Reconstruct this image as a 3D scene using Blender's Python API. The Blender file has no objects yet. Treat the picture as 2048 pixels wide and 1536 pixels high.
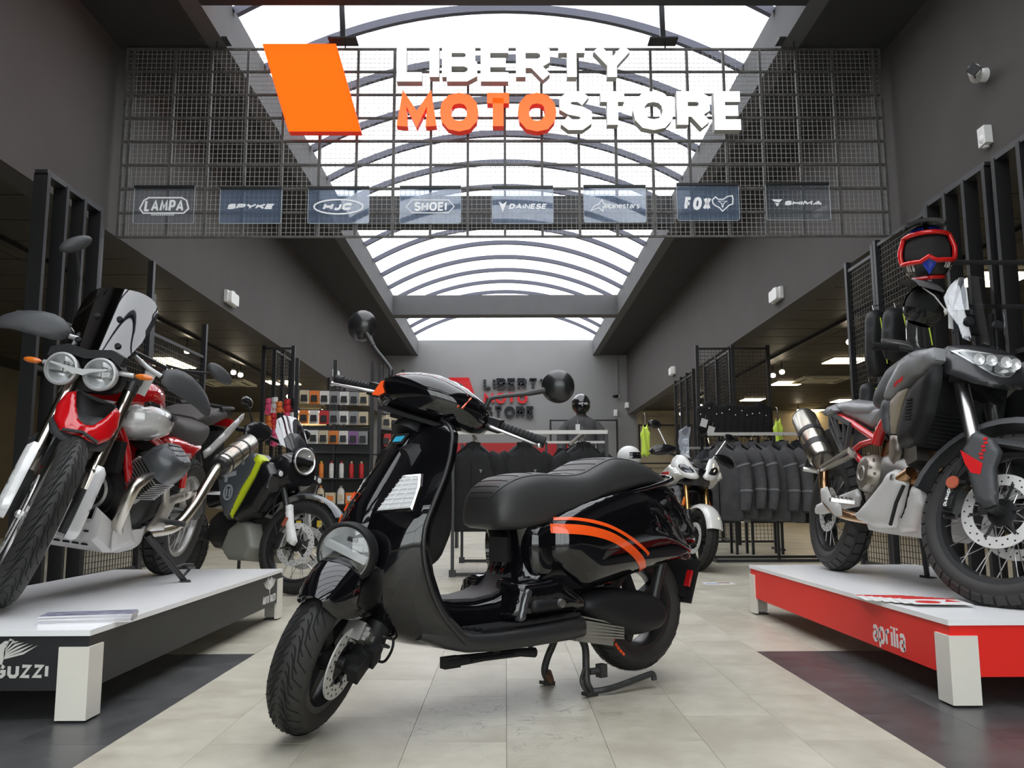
import bpy, bmesh, math, random
from mathutils import Vector, Matrix, Euler
from mathutils.geometry import delaunay_2d_cdt
C = bpy.context.scene.collection
SC = bpy.context.scene
PI = math.pi
rnd = random.Random(7)
# ------------------------------------------------------------------ camera, sky, light, exposure
FPX, CAMZ = 1700.0, 0.70
CAMROT = Matrix.Rotation(math.radians(-0.44), 3, 'Z') @ Matrix.Rotation(math.radians(90 + 7.61), 3, 'X') @ Matrix.Rotation(math.radians(-0.22), 3, 'Z')
CAMPOS = Vector((0, 0, CAMZ))
cam = bpy.data.cameras.new('camera'); camo = bpy.data.objects.new('camera', cam); C.objects.link(camo)
cam.sensor_width = 36; cam.lens = FPX / 2048 * 36; cam.clip_start = 0.05; cam.clip_end = 200
camo.matrix_world = Matrix.Translation(CAMPOS) @ CAMROT.to_4x4()
SC.camera = camo
SC.view_settings.view_transform = 'Standard'; SC.view_settings.look = 'None'
SC.view_settings.exposure = 0.0; SC.view_settings.gamma = 1.0; SC.view_settings.use_curve_mapping = False
SKY = 5.0
w = bpy.data.worlds.new('overcast_sky'); SC.world = w; w.use_nodes = True
w.node_tree.nodes['Background'].inputs[0].default_value = (0.97, 0.985, 1.0, 1)
w.node_tree.nodes['Background'].inputs[1].default_value = SKY
def portal(loc, rot, sx, sy):
    l = bpy.data.lights.new('sky_portal', 'AREA'); l.shape = 'RECTANGLE'; l.size = sx; l.size_y = sy
    l.cycles.is_portal = True
    o = bpy.data.objects.new('sky_portal', l); C.objects.link(o); o.location = loc; o.rotation_euler = rot
portal((0, 2.45, 5.16), (0, 0, 0), 4.9, 8.9)
portal((0, 9.8, 5.16), (0, 0, 0), 4.9, 5.6)
portal((0, 15.65, 5.16), (0, 0, 0), 4.9, 5.4)
portal((0, 21.3, 5.16), (0, 0, 0), 4.9, 5.2)
portal((0, -4.9, 2.2), (math.radians(-90), 0, math.radians(180)), 6.7, 4.3)

def ray(px, py):
    return CAMROT @ Vector(((px - 1024) / FPX, -(py - 768) / FPX, -1.0))
def at_y(px, py, y):
    d = ray(px, py); return CAMPOS + d * (y / d.y)
def at_x(px, py, x):
    d = ray(px, py); return CAMPOS + d * (x / d.x)
def at_z(px, py, z):
    d = ray(px, py); return CAMPOS + d * ((z - CAMZ) / d.z)
def on_plane(px, py, p0, n):
    d = ray(px, py); return CAMPOS + d * ((p0 - CAMPOS).dot(n) / d.dot(n))

# ------------------------------------------------------------------ materials
MATS = {}
def srgb(r, g, b):
    f = lambda c: (c / 12.92 if c <= 0.04045 else ((c + 0.055) / 1.055) ** 2.4)
    return (f(r / 255), f(g / 255), f(b / 255), 1)
def mat(name, col, rough=0.5, metal=0.0, coat=0.0, emit=0.0, alpha=None, noise=0.0, nscale=20, bump=0.0, bscale=200, spec=0.5, trans=0.0, ior=1.45, objrand=0.0):
    if name in MATS: return MATS[name]
    m = bpy.data.materials.new(name); m.use_nodes = True; nt = m.node_tree
    b = nt.nodes['Principled BSDF']; I = b.inputs
    c = tuple(col) if len(col) == 4 else tuple(col) + (1,)
    I['Base Color'].default_value = c; I['Roughness'].default_value = rough; I['Metallic'].default_value = metal
    I['Coat Weight'].default_value = coat; I['Coat Roughness'].default_value = 0.02
    I['Specular IOR Level'].default_value = spec; I['Transmission Weight'].default_value = trans; I['IOR'].default_value = ior
    if emit:
        I['Emission Color'].default_value = c; I['Emission Strength'].default_value = emit
    if alpha is not None: I['Alpha'].default_value = alpha
    m.diffuse_color = c
    tc = None
    if noise or bump:
        tc = nt.nodes.new('ShaderNodeTexCoord')
    src = None
    if noise:
        n = nt.nodes.new('ShaderNodeTexNoise'); n.inputs['Scale'].default_value = nscale; n.inputs['Detail'].default_value = 6
        nt.links.new(tc.outputs['Object'], n.inputs['Vector'])
        mr = nt.nodes.new('ShaderNodeMapRange'); mr.inputs[1].default_value = 0.3; mr.inputs[2].default_value = 0.7
        mr.inputs[3].default_value = 1 - noise; mr.inputs[4].default_value = 1 + noise
        nt.links.new(n.outputs['Fac'], mr.inputs[0])
        src = mr.outputs[0]
    if objrand:
        oi = nt.nodes.new('ShaderNodeObjectInfo')
        mr2 = nt.nodes.new('ShaderNodeMapRange'); mr2.inputs[3].default_value = 1 - objrand; mr2.inputs[4].default_value = 1 + objrand
        nt.links.new(oi.outputs['Random'], mr2.inputs[0])
        if src is None: src = mr2.outputs[0]
        else:
            mm = nt.nodes.new('ShaderNodeMath'); mm.operation = 'MULTIPLY'
            nt.links.new(src, mm.inputs[0]); nt.links.new(mr2.outputs[0], mm.inputs[1]); src = mm.outputs[0]
    if src is not None:
        vm = nt.nodes.new('ShaderNodeVectorMath'); vm.operation = 'SCALE'; vm.inputs[0].default_value = c[:3]
        nt.links.new(src, vm.inputs['Scale']); nt.links.new(vm.outputs[0], I['Base Color'])
    if bump:
        n2 = nt.nodes.new('ShaderNodeTexNoise'); n2.inputs['Scale'].default_value = bscale; n2.inputs['Detail'].default_value = 3
        nt.links.new(tc.outputs['Object'], n2.inputs['Vector'])
        bp = nt.nodes.new('ShaderNodeBump'); bp.inputs['Strength'].default_value = bump; bp.inputs['Distance'].default_value = 0.002
        nt.links.new(n2.outputs['Fac'], bp.inputs['Height']); nt.links.new(bp.outputs[0], I['Normal'])
    MATS[name] = m
    return m
def clear(name, tint=(1, 1, 1), gloss=0.06, rough=0.02, haze=0.0, hazecol=(0.8, 0.85, 0.9)):
    """thin clear sheet: see-through, tinted, with a reflective surface and optional milky haze"""
    if name in MATS: return MATS[name]
    m = bpy.data.materials.new(name); m.use_nodes = True; nt = m.node_tree; nt.nodes.clear()
    out = nt.nodes.new('ShaderNodeOutputMaterial')
    t = nt.nodes.new('ShaderNodeBsdfTransparent'); t.inputs[0].default_value = tuple(tint) + (1,)
    g = nt.nodes.new('ShaderNodeBsdfGlossy'); g.inputs['Roughness'].default_value = rough; g.inputs[0].default_value = (1, 1, 1, 1)
    base = t.outputs[0]
    if haze:
        d = nt.nodes.new('ShaderNodeBsdfTranslucent'); d.inputs[0].default_value = tuple(hazecol) + (1,)
        d2 = nt.nodes.new('ShaderNodeBsdfDiffuse'); d2.inputs[0].default_value = tuple(hazecol) + (1,)
        mx0 = nt.nodes.new('ShaderNodeMixShader'); mx0.inputs[0].default_value = 0.5
        nt.links.new(d.outputs[0], mx0.inputs[1]); nt.links.new(d2.outputs[0], mx0.inputs[2])
        mx = nt.nodes.new('ShaderNodeMixShader'); mx.inputs[0].default_value = haze
        nt.links.new(t.outputs[0], mx.inputs[1]); nt.links.new(mx0.outputs[0], mx.inputs[2]); base = mx.outputs[0]
    fr = nt.nodes.new('ShaderNodeLayerWeight'); fr.inputs[0].default_value = 0.35
    mr = nt.nodes.new('ShaderNodeMapRange'); mr.inputs[3].default_value = gloss; mr.inputs[4].default_value = min(1, gloss * 6 + .2)
    nt.links.new(fr.outputs['Facing'], mr.inputs[0])
    m2 = nt.nodes.new('ShaderNodeMixShader'); nt.links.new(mr.outputs[0], m2.inputs[0])
    nt.links.new(base, m2.inputs[1]); nt.links.new(g.outputs[0], m2.inputs[2]); nt.links.new(m2.outputs[0], out.inputs[0])
    m.diffuse_color = tuple(tint) + (0.3,)
    MATS[name] = m; return m

# ------------------------------------------------------------------ objects
def tag(o, label=None, cat=None, group=None, kind=None):
    if label: o['label'] = label
    if cat: o['category'] = cat
    if group: o['group'] = group
    if kind: o['kind'] = kind
    return o
def thing(name, label, cat, loc=(0, 0, 0), rot=(0, 0, 0), group=None, M=None):
    o = bpy.data.objects.new(name, None); C.objects.link(o); o.empty_display_size = 0.1
    if M is not None: o.matrix_world = M
    else: o.location = loc; o.rotation_euler = rot
    return tag(o, label, cat, group)
def kids(o): return [c for c in bpy.data.objects if c.parent == o]
CHILD = {}
def copy_tree(o, parent=None):
    c = o.copy(); C.objects.link(c)
    if parent is not None:
        c.parent = parent; CHILD.setdefault(parent.name, []).append(c)
    for ch in list(CHILD.get(o.name, [])): copy_tree(ch, c)
    return c
def catmull(pts, n=6, closed=False):
    P = [Vector(p) for p in pts]; out = []
    if len(P) < 3: return P
    m = len(P)
    for i in range(m if closed else m - 1):
        p0 = P[(i - 1) % m] if closed or i > 0 else P[0] * 2 - P[1]
        p1 = P[i]; p2 = P[(i + 1) % m]
        p3 = P[(i + 2) % m] if closed or i + 2 < m else P[-1] * 2 - P[-2]
        for k in range(n):
            t = k / n
            out.append(0.5 * ((2 * p1) + (p2 - p0) * t + (2 * p0 - 5 * p1 + 4 * p2 - p3) * t * t + (3 * p1 - p0 - 3 * p2 + p3) * t ** 3))
    if not closed: out.append(P[-1])
    return out
def lerp(a, b, t): return a + (b - a) * t

class MB:
    def __init__(s, M=None):
        s.v = []; s.f = []; s.mi = []; s.M = M or Matrix.Identity(4); s.cur = 0
    def add(s, vs, fs, mi=None):
        o = len(s.v); M = s.M
        s.v += [M @ Vector(p) for p in vs]
        for f in fs:
            s.f.append([i + o for i in f]); s.mi.append(s.cur if mi is None else mi)
        return s
    def box(s, c, size, rot=None, mi=None, taper=1.0):
        hx, hy, hz = (k / 2 for k in size); c = Vector(c)
        vs = []
        for z in (-hz, hz):
            k = taper if z < 0 else 1.0
            for x, y in ((-hx, -hy), (hx, -hy), (hx, hy), (-hx, hy)): vs.append(Vector((x * k, y * k, z)))
        if rot is not None:
            R = rot if isinstance(rot, Matrix) else Euler(rot).to_matrix()
            vs = [R @ p for p in vs]
        return s.add([p + c for p in vs], [(3, 2, 1, 0), (4, 5, 6, 7), (0, 1, 5, 4), (1, 2, 6, 5), (2, 3, 7, 6), (3, 0, 4, 7)], mi)
    def bar(s, a, b, wd, ht, up=(0, 0, 1), mi=None):
        a = Vector(a); b = Vector(b); d = (b - a).normalized(); up = Vector(up)
        if abs(d.dot(up)) > .98: up = Vector((0, 1, 0)) if abs(d.y) < .9 else Vector((1, 0, 0))
        x = d.cross(up).normalized(); y = x.cross(d)
        vs = []
        for p in (a, b):
            for i, j in ((-1, -1), (1, -1), (1, 1), (-1, 1)): vs.append(p + x * (i * wd / 2) + y * (j * ht / 2))
        return s.add(vs, [(0, 1, 2, 3), (7, 6, 5, 4), (0, 4, 5, 1), (1, 5, 6, 2), (2, 6, 7, 3), (3, 7, 4, 0)], mi)
    def tube(s, pts, r, n=10, caps=True, closed=False, smooth=0, flat=1.0, up=None, mi=None):
        P = catmull(pts, smooth, closed) if smooth else [Vector(p) for p in pts]
        m = len(P)
        if callable(r): R = [r(i / (m - 1)) for i in range(m)]
        elif isinstance(r, (list, tuple)):
            k = len(r) - 1; R = []
            for i in range(m):
                t = i / (m - 1) * k; a = min(int(t), k - 1); R.append(lerp(r[a], r[a + 1], t - a))
        else: R = [r] * m
        rings = []; prev = None
        for i in range(m):
            if closed: d = P[(i + 1) % m] - P[i - 1]
            else: d = P[min(i + 1, m - 1)] - P[max(i - 1, 0)]
            d.normalize()
            if prev is None:
                u = Vector(up) if up else (Vector((0, 0, 1)) if abs(d.z) < .9 else Vector((0, 1, 0)))
            else: u = prev
            u = (u - d * u.dot(d)).normalized(); prev = u; x = d.cross(u)
            rings.append([P[i] + (x * math.cos(2 * PI * k / n) + u * (math.sin(2 * PI * k / n) * flat)) * R[i] for k in range(n)])
        return s.skin(rings, caps, closed, mi)
    def skin(s, rings, caps=True, closed=False, mi=None, ringclosed=True):
        n = len(rings[0]); m = len(rings); vs = [p for r in rings for p in r]; fs = []
        for i in range(m if closed else m - 1):
            a = i * n; b = ((i + 1) % m) * n
            for k in range(n if ringclosed else n - 1):
                k2 = (k + 1) % n; fs.append((a + k, a + k2, b + k2, b + k))
        if caps and not closed and ringclosed:
            fs.append(tuple(range(n - 1, -1, -1))); fs.append(tuple((m - 1) * n + k for k in range(n)))
        return s.add(vs, fs, mi)
    def lathe(s, prof, o=(0, 0, 0), axis=(0, 0, 1), n=32, closed=False, mi=None, a0=0, a1=2 * PI, caps=False):
        """prof: (radius, height along axis)"""
        o = Vector(o); ax = Vector(axis).normalized()
        u = Vector((0, 0, 1)) if abs(ax.z) < .9 else Vector((1, 0, 0)); u = (u - ax * u.dot(ax)).normalized(); w_ = ax.cross(u)
        full = abs(a1 - a0 - 2 * PI) < 1e-6
        ns = n if full else n + 1
        rings = []
        for k in range(ns):
            a = a0 + (a1 - a0) * k / n
            d = u * math.cos(a) + w_ * math.sin(a)
            rings.append([o + d * r + ax * h for r, h in prof])
        vs = [p for r in rings for p in r]; m = len(prof); fs = []
        for k in range(n):
            a = k * m; b = ((k + 1) % ns) * m
            for i in range(m if closed else m - 1):
                i2 = (i + 1) % m
                q = [a + i, b + i, b + i2, a + i2]
                fs.append(q)
        if caps and not full:
            fs.append(tuple(range(m))); fs.append(tuple((ns - 1) * m + i for i in range(m - 1, -1, -1)))
        return s.add(vs, fs, mi)
    def ball(s, c, r, n=12, sc=(1, 1, 1), rot=None, mi=None):
        k = max(4, n // 2); c = Vector(c); R = Euler(rot).to_matrix() if rot is not None and not isinstance(rot, Matrix) else rot
        vs = []
        for i in range(k + 1):
            t = PI * i / k
            for j in range(n):
                p = Vector((math.sin(t) * math.cos(2 * PI * j / n) * sc[0], math.sin(t) * math.sin(2 * PI * j / n) * sc[1], math.cos(t) * sc[2])) * r
                vs.append(c + (R @ p if R else p))
        fs = []
        for i in range(k):
            for j in range(n):
                j2 = (j + 1) % n; a = i * n; b = a + n
                if i == 0: fs.append((a, b + j, b + j2))
                elif i == k - 1: fs.append((a + j, b, a + j2))
                else: fs.append((a + j, b + j, b + j2, a + j2))
        return s.add(vs, fs, mi)
    def prism(s, poly, f, t0, t1, mi=None, bev=0.0):
        """extrude a 2-D outline; f(u, v, t) -> 3-D point"""
        n = len(poly)
        tt = [t0, t1]
        rings = [[f(u, v, t) for u, v in poly] for t in tt]
        return s.skin(rings, True, False, mi)
    def build(s, name, mats, parent=None, smooth=40, kind=None, doubles=1e-5, label=None, loc=None, normals=True):
        me = bpy.data.meshes.new(name)
        me.from_pydata([tuple(p) for p in s.v], [], s.f)
        if not isinstance(mats, (list, tuple)): mats = [mats]
        for m in mats: me.materials.append(m)
        me.polygons.foreach_set('material_index', [min(i, len(mats) - 1) for i in s.mi])
        bm = bmesh.new(); bm.from_mesh(me)
        if doubles: bmesh.ops.remove_doubles(bm, verts=bm.verts, dist=doubles)
        if normals: bmesh.ops.recalc_face_normals(bm, faces=bm.faces)
        bm.to_mesh(me); bm.free()
        if smooth:
            me.polygons.foreach_set('use_smooth', [True] * len(me.polygons))
            me.set_sharp_from_angle(angle=math.radians(smooth))
        o = bpy.data.objects.new(name, me); C.objects.link(o)
        if parent is not None:
            o.parent = parent; CHILD.setdefault(parent.name, []).append(o)
        if loc is not None: o.location = loc
        if kind: o['kind'] = kind
        if label: o['label'] = label
        return o

# ---- pillow-like panel from an outline: f(u,v)->(center 3D, normal dir), thickness profile by distance to the edge
def resample(poly, step, closed=True):
    P = [Vector((p[0], p[1])) for p in poly]; out = []
    n = len(P)
    for i in range(n if closed else n - 1):
        a = P[i]; b = P[(i + 1) % n]; L = (b - a).length; k = max(1, int(round(L / step)))
        for j in range(k): out.append(a.lerp(b, j / k))
    return out
def inside(p, poly):
    c = False; n = len(poly); x, y = p
    for i in range(n):
        x1, y1 = poly[i]; x2, y2 = poly[i - 1]
        if (y1 > y) != (y2 > y) and x < (x2 - x1) * (y - y1) / (y2 - y1) + x1: c = not c
    return c
def edge_dist(p, poly):
    best = 1e9; px, py = p; n = len(poly)
    for i in range(n):
        ax, ay = poly[i - 1]; bx, by = poly[i]
        dx, dy = bx - ax, by - ay; L = dx * dx + dy * dy
        t = 0 if L == 0 else max(0, min(1, ((px - ax) * dx + (py - ay) * dy) / L))
        d = (ax + dx * t - px) ** 2 + (ay + dy * t - py) ** 2
        if d < best: best = d
    return math.sqrt(best)
def triang(poly, step):
    """outline -> points + triangles inside, with rings near the edge"""
    B = [tuple(p) for p in poly]; n = len(B)
    pts = list(B)
    xs = [p[0] for p in B]; ys = [p[1] for p in B]
    x = min(xs); row = 0
    while x < max(xs):
        y = min(ys) + (step / 2 if row % 2 else 0)
        while y < max(ys):
            if inside((x, y), B) and edge_dist((x, y), B) > step * .45: pts.append((x, y))
            y += step
        x += step * .87; row += 1
    V, E, F, *_ = delaunay_2d_cdt([Vector(p) for p in pts], [(i, (i + 1) % n) for i in range(n)], [], 1, 1e-6)
    return [tuple(p) for p in V], [tuple(f) for f in F]
def pillow(mb, poly, f, T, R, step=0.02, back=None, mi=None, power=0.5, minT=0.0, crown=None):
    """solid with outline `poly`; f(u,v,t)->point; half-thickness rises from minT at the edge to T over distance R.
    back: None = mirrored; number = flat back at that offset"""
    P = resample(poly, step)
    V, F = triang([tuple(p) for p in P], step)
    top = []; bot = []
    B = [tuple(p) for p in P]
    for (u, v) in V:
        d = edge_dist((u, v), B); k = min(1.0, d / R) if R > 0 else 1
        h = (1 - (1 - k) ** 2) ** power
        tt = T(u, v) if callable(T) else T
        t = minT + (tt - minT) * h
        top.append(f(u, v, t)); bot.append(f(u, v, -t if back is None else (back(u, v) if callable(back) else back)))
    n = len(V); fs = [tuple(t) for t in F] + [tuple(i + n for i in reversed(t)) for t in F]
    # side walls
    cnt = {}
    for t in F:
        for i in range(len(t)):
            e = (t[i], t[(i + 1) % len(t)]); cnt[e] = 1
    for (a, b) in list(cnt):
        if (b, a) not in cnt: fs.append((b, a, a + n, b + n))
    return mb.add(top + bot, fs, mi)

# ---- a small stroke alphabet: each glyph = advance, list of polylines on a 1-high grid
G = {
 'A': (1.0, [[(0, 0), (.5, 1), (1, 0)], [(.2, .3), (.8, .3)]]), 'B': (.8, [[(0, 0), (0, 1), (.55, 1), (.72, .9), (.72, .62), (.55, .53), (0, .53)], [(.55, .53), (.78, .42), (.78, .12), (.58, 0), (0, 0)]]),
 'C': (.85, [[(.85, .82), (.65, 1), (.22, 1), (0, .78), (0, .22), (.22, 0), (.65, 0), (.85, .18)]]), 'D': (.85, [[(0, 0), (0, 1), (.5, 1), (.82, .75), (.82, .25), (.5, 0), (0, 0)]]),
 'E': (.7, [[(.7, 1), (0, 1), (0, 0), (.7, 0)], [(0, .5), (.62, .5)]]), 'F': (.7, [[(.7, 1), (0, 1), (0, 0)], [(0, .5), (.6, .5)]]),
 'G': (.9, [[(.85, .82), (.65, 1), (.22, 1), (0, .78), (0, .22), (.22, 0), (.65, 0), (.88, .2), (.88, .48), (.5, .48)]]),
 'H': (.82, [[(0, 0), (0, 1)], [(.82, 0), (.82, 1)], [(0, .5), (.82, .5)]]), 'I': (.0, [[(0, 0), (0, 1)]]), 'J': (.55, [[(.55, 1), (.55, .2), (.4, 0), (.15, 0), (0, .15)]]),
 'K': (.8, [[(0, 0), (0, 1)], [(.78, 1), (.05, .45)], [(.28, .6), (.82, 0)]]), 'L': (.62, [[(0, 1), (0, 0), (.62, 0)]]),
 'M': (1.05, [[(0, 0), (.08, 1), (.525, .25), (.97, 1), (1.05, 0)]]), 'N': (.82, [[(0, 0), (0, 1), (.82, 0), (.82, 1)]]),
 'O': (1.0, [[(.5, 1), (.78, .94), (.95, .75), (1, .5), (.95, .25), (.78, .06), (.5, 0), (.22, .06), (.05, .25), (0, .5), (.05, .75), (.22, .94), (.5, 1)]]),
 'P': (.75, [[(0, 0), (0, 1), (.55, 1), (.74, .88), (.74, .56), (.55, .44), (0, .44)]]), 'R': (.78, [[(0, 0), (0, 1), (.55, 1), (.74, .88), (.74, .6), (.55, .47), (0, .47)], [(.38, .47), (.78, 0)]]),
 'S': (.75, [[(.72, .84), (.52, 1), (.2, 1), (.03, .86), (.03, .64), (.2, .54), (.55, .47), (.74, .36), (.74, .14), (.55, 0), (.2, 0), (0, .16)]]),
 'T': (.8, [[(0, 1), (.8, 1)], [(.4, 1), (.4, 0)]]), 'U': (.82, [[(0, 1), (0, .22), (.2, 0), (.62, 0), (.82, .22), (.82, 1)]]), 'V': (.9, [[(0, 1), (.45, 0), (.9, 1)]]),
 'X': (.85, [[(0, 1), (.85, 0)], [(0, 0), (.85, 1)]]), 'Y': (.9, [[(0, 1), (.45, .45), (.9, 1)], [(.45, .45), (.45, 0)]]), 'Z': (.75, [[(0, 1), (.75, 1), (0, 0), (.75, 0)]]), 'W': (1.2, [[(0, 1), (.3, 0), (.6, 1), (.9, 0), (1.2, 1)]]),
 'a': (.55, [[(.05, .62), (.2, .72), (.42, .72), (.55, .58), (.55, 0)], [(.55, .4), (.2, .4), (.03, .28), (.03, .12), (.18, 0), (.38, 0), (.55, .14)]]),
 'p': (.58, [[(0, -.3), (0, .72)], [(0, .55), (.2, .72), (.42, .72), (.58, .54), (.58, .18), (.42, 0), (.2, 0), (0, .16)]]),
 'r': (.38, [[(0, 0), (0, .72)], [(0, .52), (.16, .7), (.38, .71)]]), 'i': (.0, [[(0, 0), (0, .72)], [(0, .9), (0, 1)]]), 'l': (.0, [[(0, 0), (0, 1)]]),
 'n': (.55, [[(0, 0), (0, .72)], [(0, .54), (.18, .72), (.4, .72), (.55, .58), (.55, 0)]]), 'e': (.58, [[(0, .38), (.58, .38), (.55, .6), (.4, .72), (.18, .72), (0, .54), (0, .18), (.18, 0), (.4, 0), (.56, .12)]]),
 's': (.5, [[(.48, .62), (.34, .72), (.14, .72), (.02, .6), (.06, .45), (.44, .28), (.5, .14), (.36, 0), (.14, 0), (0, .1)]]), 't': (.38, [[(.14, .95), (.14, .12), (.24, 0), (.38, 0)], [(0, .7), (.36, .7)]]),
 'u': (.55, [[(0, .72), (0, .16), (.16, 0), (.38, 0), (.55, .16)], [(.55, .72), (.55, 0)]]), 'q': (.58, [[(.58, -.3), (.58, .72)], [(.58, .55), (.4, .72), (.18, .72), (0, .54), (0, .18), (.18, 0), (.4, 0), (.58, .16)]]),
 'v': (.55, [[(0, .72), (.28, 0), (.55, .72)]]), 'o': (.58, [[(.29, .72), (.52, .6), (.58, .36), (.52, .12), (.29, 0), (.06, .12), (0, .36), (.06, .6), (.29, .72)]]), 'b': (.58, [[(0, 1), (0, 0)], [(0, .55), (.2, .72), (.42, .72), (.58, .54), (.58, .18), (.42, 0), (.2, 0), (0, .16)]]),
 'm': (.9, [[(0, 0), (0, .72)], [(0, .58), (.14, .72), (.32, .72), (.45, .58), (.45, 0)], [(.45, .58), (.6, .72), (.78, .72), (.9, .58), (.9, 0)]]),
 '8': (.65, [[(.32, .54), (.08, .64), (.05, .86), (.2, 1), (.45, 1), (.6, .86), (.57, .64), (.32, .54), (.65, .38), (.65, .12), (.48, 0), (.16, 0), (0, .12), (0, .38), (.32, .54)]]),
 '5': (.65, [[(.6, 1), (.08, 1), (.04, .56), (.4, .6), (.62, .45), (.65, .2), (.45, 0), (.15, 0), (0, .12)]]), '6': (.65, [[(.58, .9), (.4, 1), (.15, .95), (.02, .6), (.02, .2), (.18, 0), (.45, 0), (.62, .15), (.62, .42), (.45, .55), (.18, .52), (.03, .36)]]),
 '0': (.65, [[(.32, 1), (.58, .85), (.65, .5), (.58, .15), (.32, 0), (.07, .15), (0, .5), (.07, .85), (.32, 1)]]), '1': (.2, [[(0, .8), (.2, 1), (.2, 0)]]), '.': (0, [[(0, 0), (0, .1)]]), '-': (.4, [[(0, .45), (.4, .45)]]),
}
def stroke_outline(pl, wd):
    """mitred ribbon outlines of a polyline -> list of convex quads"""
    P = [Vector(p) for p in pl]; n = len(P); closed = (P[0] - P[-1]).length < 1e-6 and n > 3
    if closed: P = P[:-1]; n -= 1
    Ls, Rs = [], []
    for i in range(n):
        a = P[i - 1] if (closed or i > 0) else None; b = P[(i + 1) % n] if (closed or i < n - 1) else None
        d1 = (P[i] - a).normalized() if a is not None else None; d2 = (b - P[i]).normalized() if b is not None else None
        if d1 is None: d1 = d2
        if d2 is None: d2 = d1
        n1 = Vector((-d1.y, d1.x)); n2 = Vector((-d2.y, d2.x)); m = (n1 + n2)
        if m.length < .2: m = n1
        m.normalize(); k = wd / 2 / max(.62, m.dot(n1))
        q = P[i].copy()
        Ls.append(q + m * k); Rs.append(q - m * k)
    quads = []
    for i in range(n if closed else n - 1):
        j = (i + 1) % n; quads.append((Ls[i], Rs[i], Rs[j], Ls[j]))
    return quads
def glyph(mb, ch, x0, y0, h, wd, f, t0, t1, xs=1.0, slant=0.0, mi=None):
    adv, strokes = G[ch]
    for pl in strokes:
        q = [((p[0] * (h * xs - wd * .0) + wd / 2) , p[1] * (h - wd) + wd / 2) for p in pl]
        for quad in stroke_outline(q, wd):
            poly = [(x0 + p.x + slant * p.y, y0 + p.y) for p in quad]
            mb.prism(poly, f, t0, t1, mi)
    return adv * h * xs + wd
def text_width(s, h, wd, xs, gap):
    w_ = 0
    for ch in s: w_ += (h * .35 if ch == ' ' else G[ch][0] * h * xs + wd) + gap
    return w_ - gap
def text(mb, s, x0, y0, h, wd, f, t0, t1, xs=1.0, gap=None, slant=0.0, width=None, mi=None):
    gap = wd * .45 if gap is None else gap
    if width:
        for _ in range(12): xs *= 1 + .8 * (width / text_width(s, h, wd, xs, gap) - 1)
    x = x0
    for ch in s:
        if ch == ' ': x += h * .35 + gap; continue
        x += glyph(mb, ch, x, y0, h, wd, f, t0, t1, xs, slant, mi) + gap
    return x
# ------------------------------------------------------------------ setting
M_wall = mat('charcoal_paint', (.078, .070, .066), .75, noise=.06, nscale=2.5, bump=.15, bscale=90)
M_soffit = mat('dark_soffit_paint', (.030, .030, .031), .8, noise=.05, nscale=2)
M_curb = mat('grey_curb_paint', (.10, .10, .103), .8, noise=.05, nscale=3)
M_back = mat('grey_back_wall_paint', (.245, .244, .246), .75, noise=.03, nscale=1.5)
M_ctile = mat('brown_black_ceiling_tile', (.033, .0295, .024), .55, noise=.12, nscale=3, objrand=.12)
M_cgrid = mat('ceiling_joint', (.012, .011, .010), .8)
M_beige = mat('beige_wall_panel', (.42, .36, .25), .7, noise=.06, nscale=2)
M_blk = mat('black_steel', (.014, .014, .015), .45, bump=.05)
M_blk2 = mat('satin_black_steel', (.022, .022, .024), .38)
M_white = mat('white_plastic', (.78, .78, .76), .4)
M_rib = mat('grey_blue_rib_paint', (.085, .088, .12), .5)
M_pane = clear('milky_polycarbonate', (.80, .81, .83), gloss=.02, haze=.35, hazecol=(.9, .93, .97))
M_glass = clear('window_glass', (.92, .94, .93), gloss=.05)
def struct(mb, name, m, parent=None, smooth=0, **k):
    o = mb.build(name, m, parent, smooth=smooth, **k)
    if parent is None: o['kind'] = 'structure'
    return o
WX, SX, ZF, ZS, ZC = 3.44, 2.48, 3.0, 4.70, 5.14
YB, YF = 23.8, -5.0
# fascias over the side bays
for sgn, nm in ((-1, 'wall_left'), (1, 'wall_right')):
    b = MB(); b.box((sgn * (WX + .11), (YB + YF) / 2, (ZF + ZS + .05) / 2), (.22, YB - YF, ZS + .05 - ZF)); struct(b, nm, M_wall)
    # soffits + curbs
for sgn, nm in ((-1, 'ceiling_left'), (1, 'ceiling_right')):
    b = MB(); b.box((sgn * (SX + .04 + WX + .2) / 2, (YB + YF) / 2, ZS + .1), (WX + .16 - SX, YB - YF, .2)); struct(b, 'ceiling_strip', M_soffit)
    b = MB(); b.box((sgn * (SX + .08), (YB + YF) / 2, (ZS + ZC) / 2 + .003), (.16, YB - YF, ZC - ZS + .014)); struct(b, 'trim_1' if sgn < 0 else 'trim_2', M_curb)
for i, (y, dy) in enumerate(((6.32, .36), (18.55, .36), (-2.2, .4), (12.27, .26))):
    b = MB(); b.box((0, y, (ZS + ZC) / 2), (2 * SX, dy, ZC - ZS)); struct(b, 'trim_%d' % (3 + i), M_curb if i == 1 else M_soffit)
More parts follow.
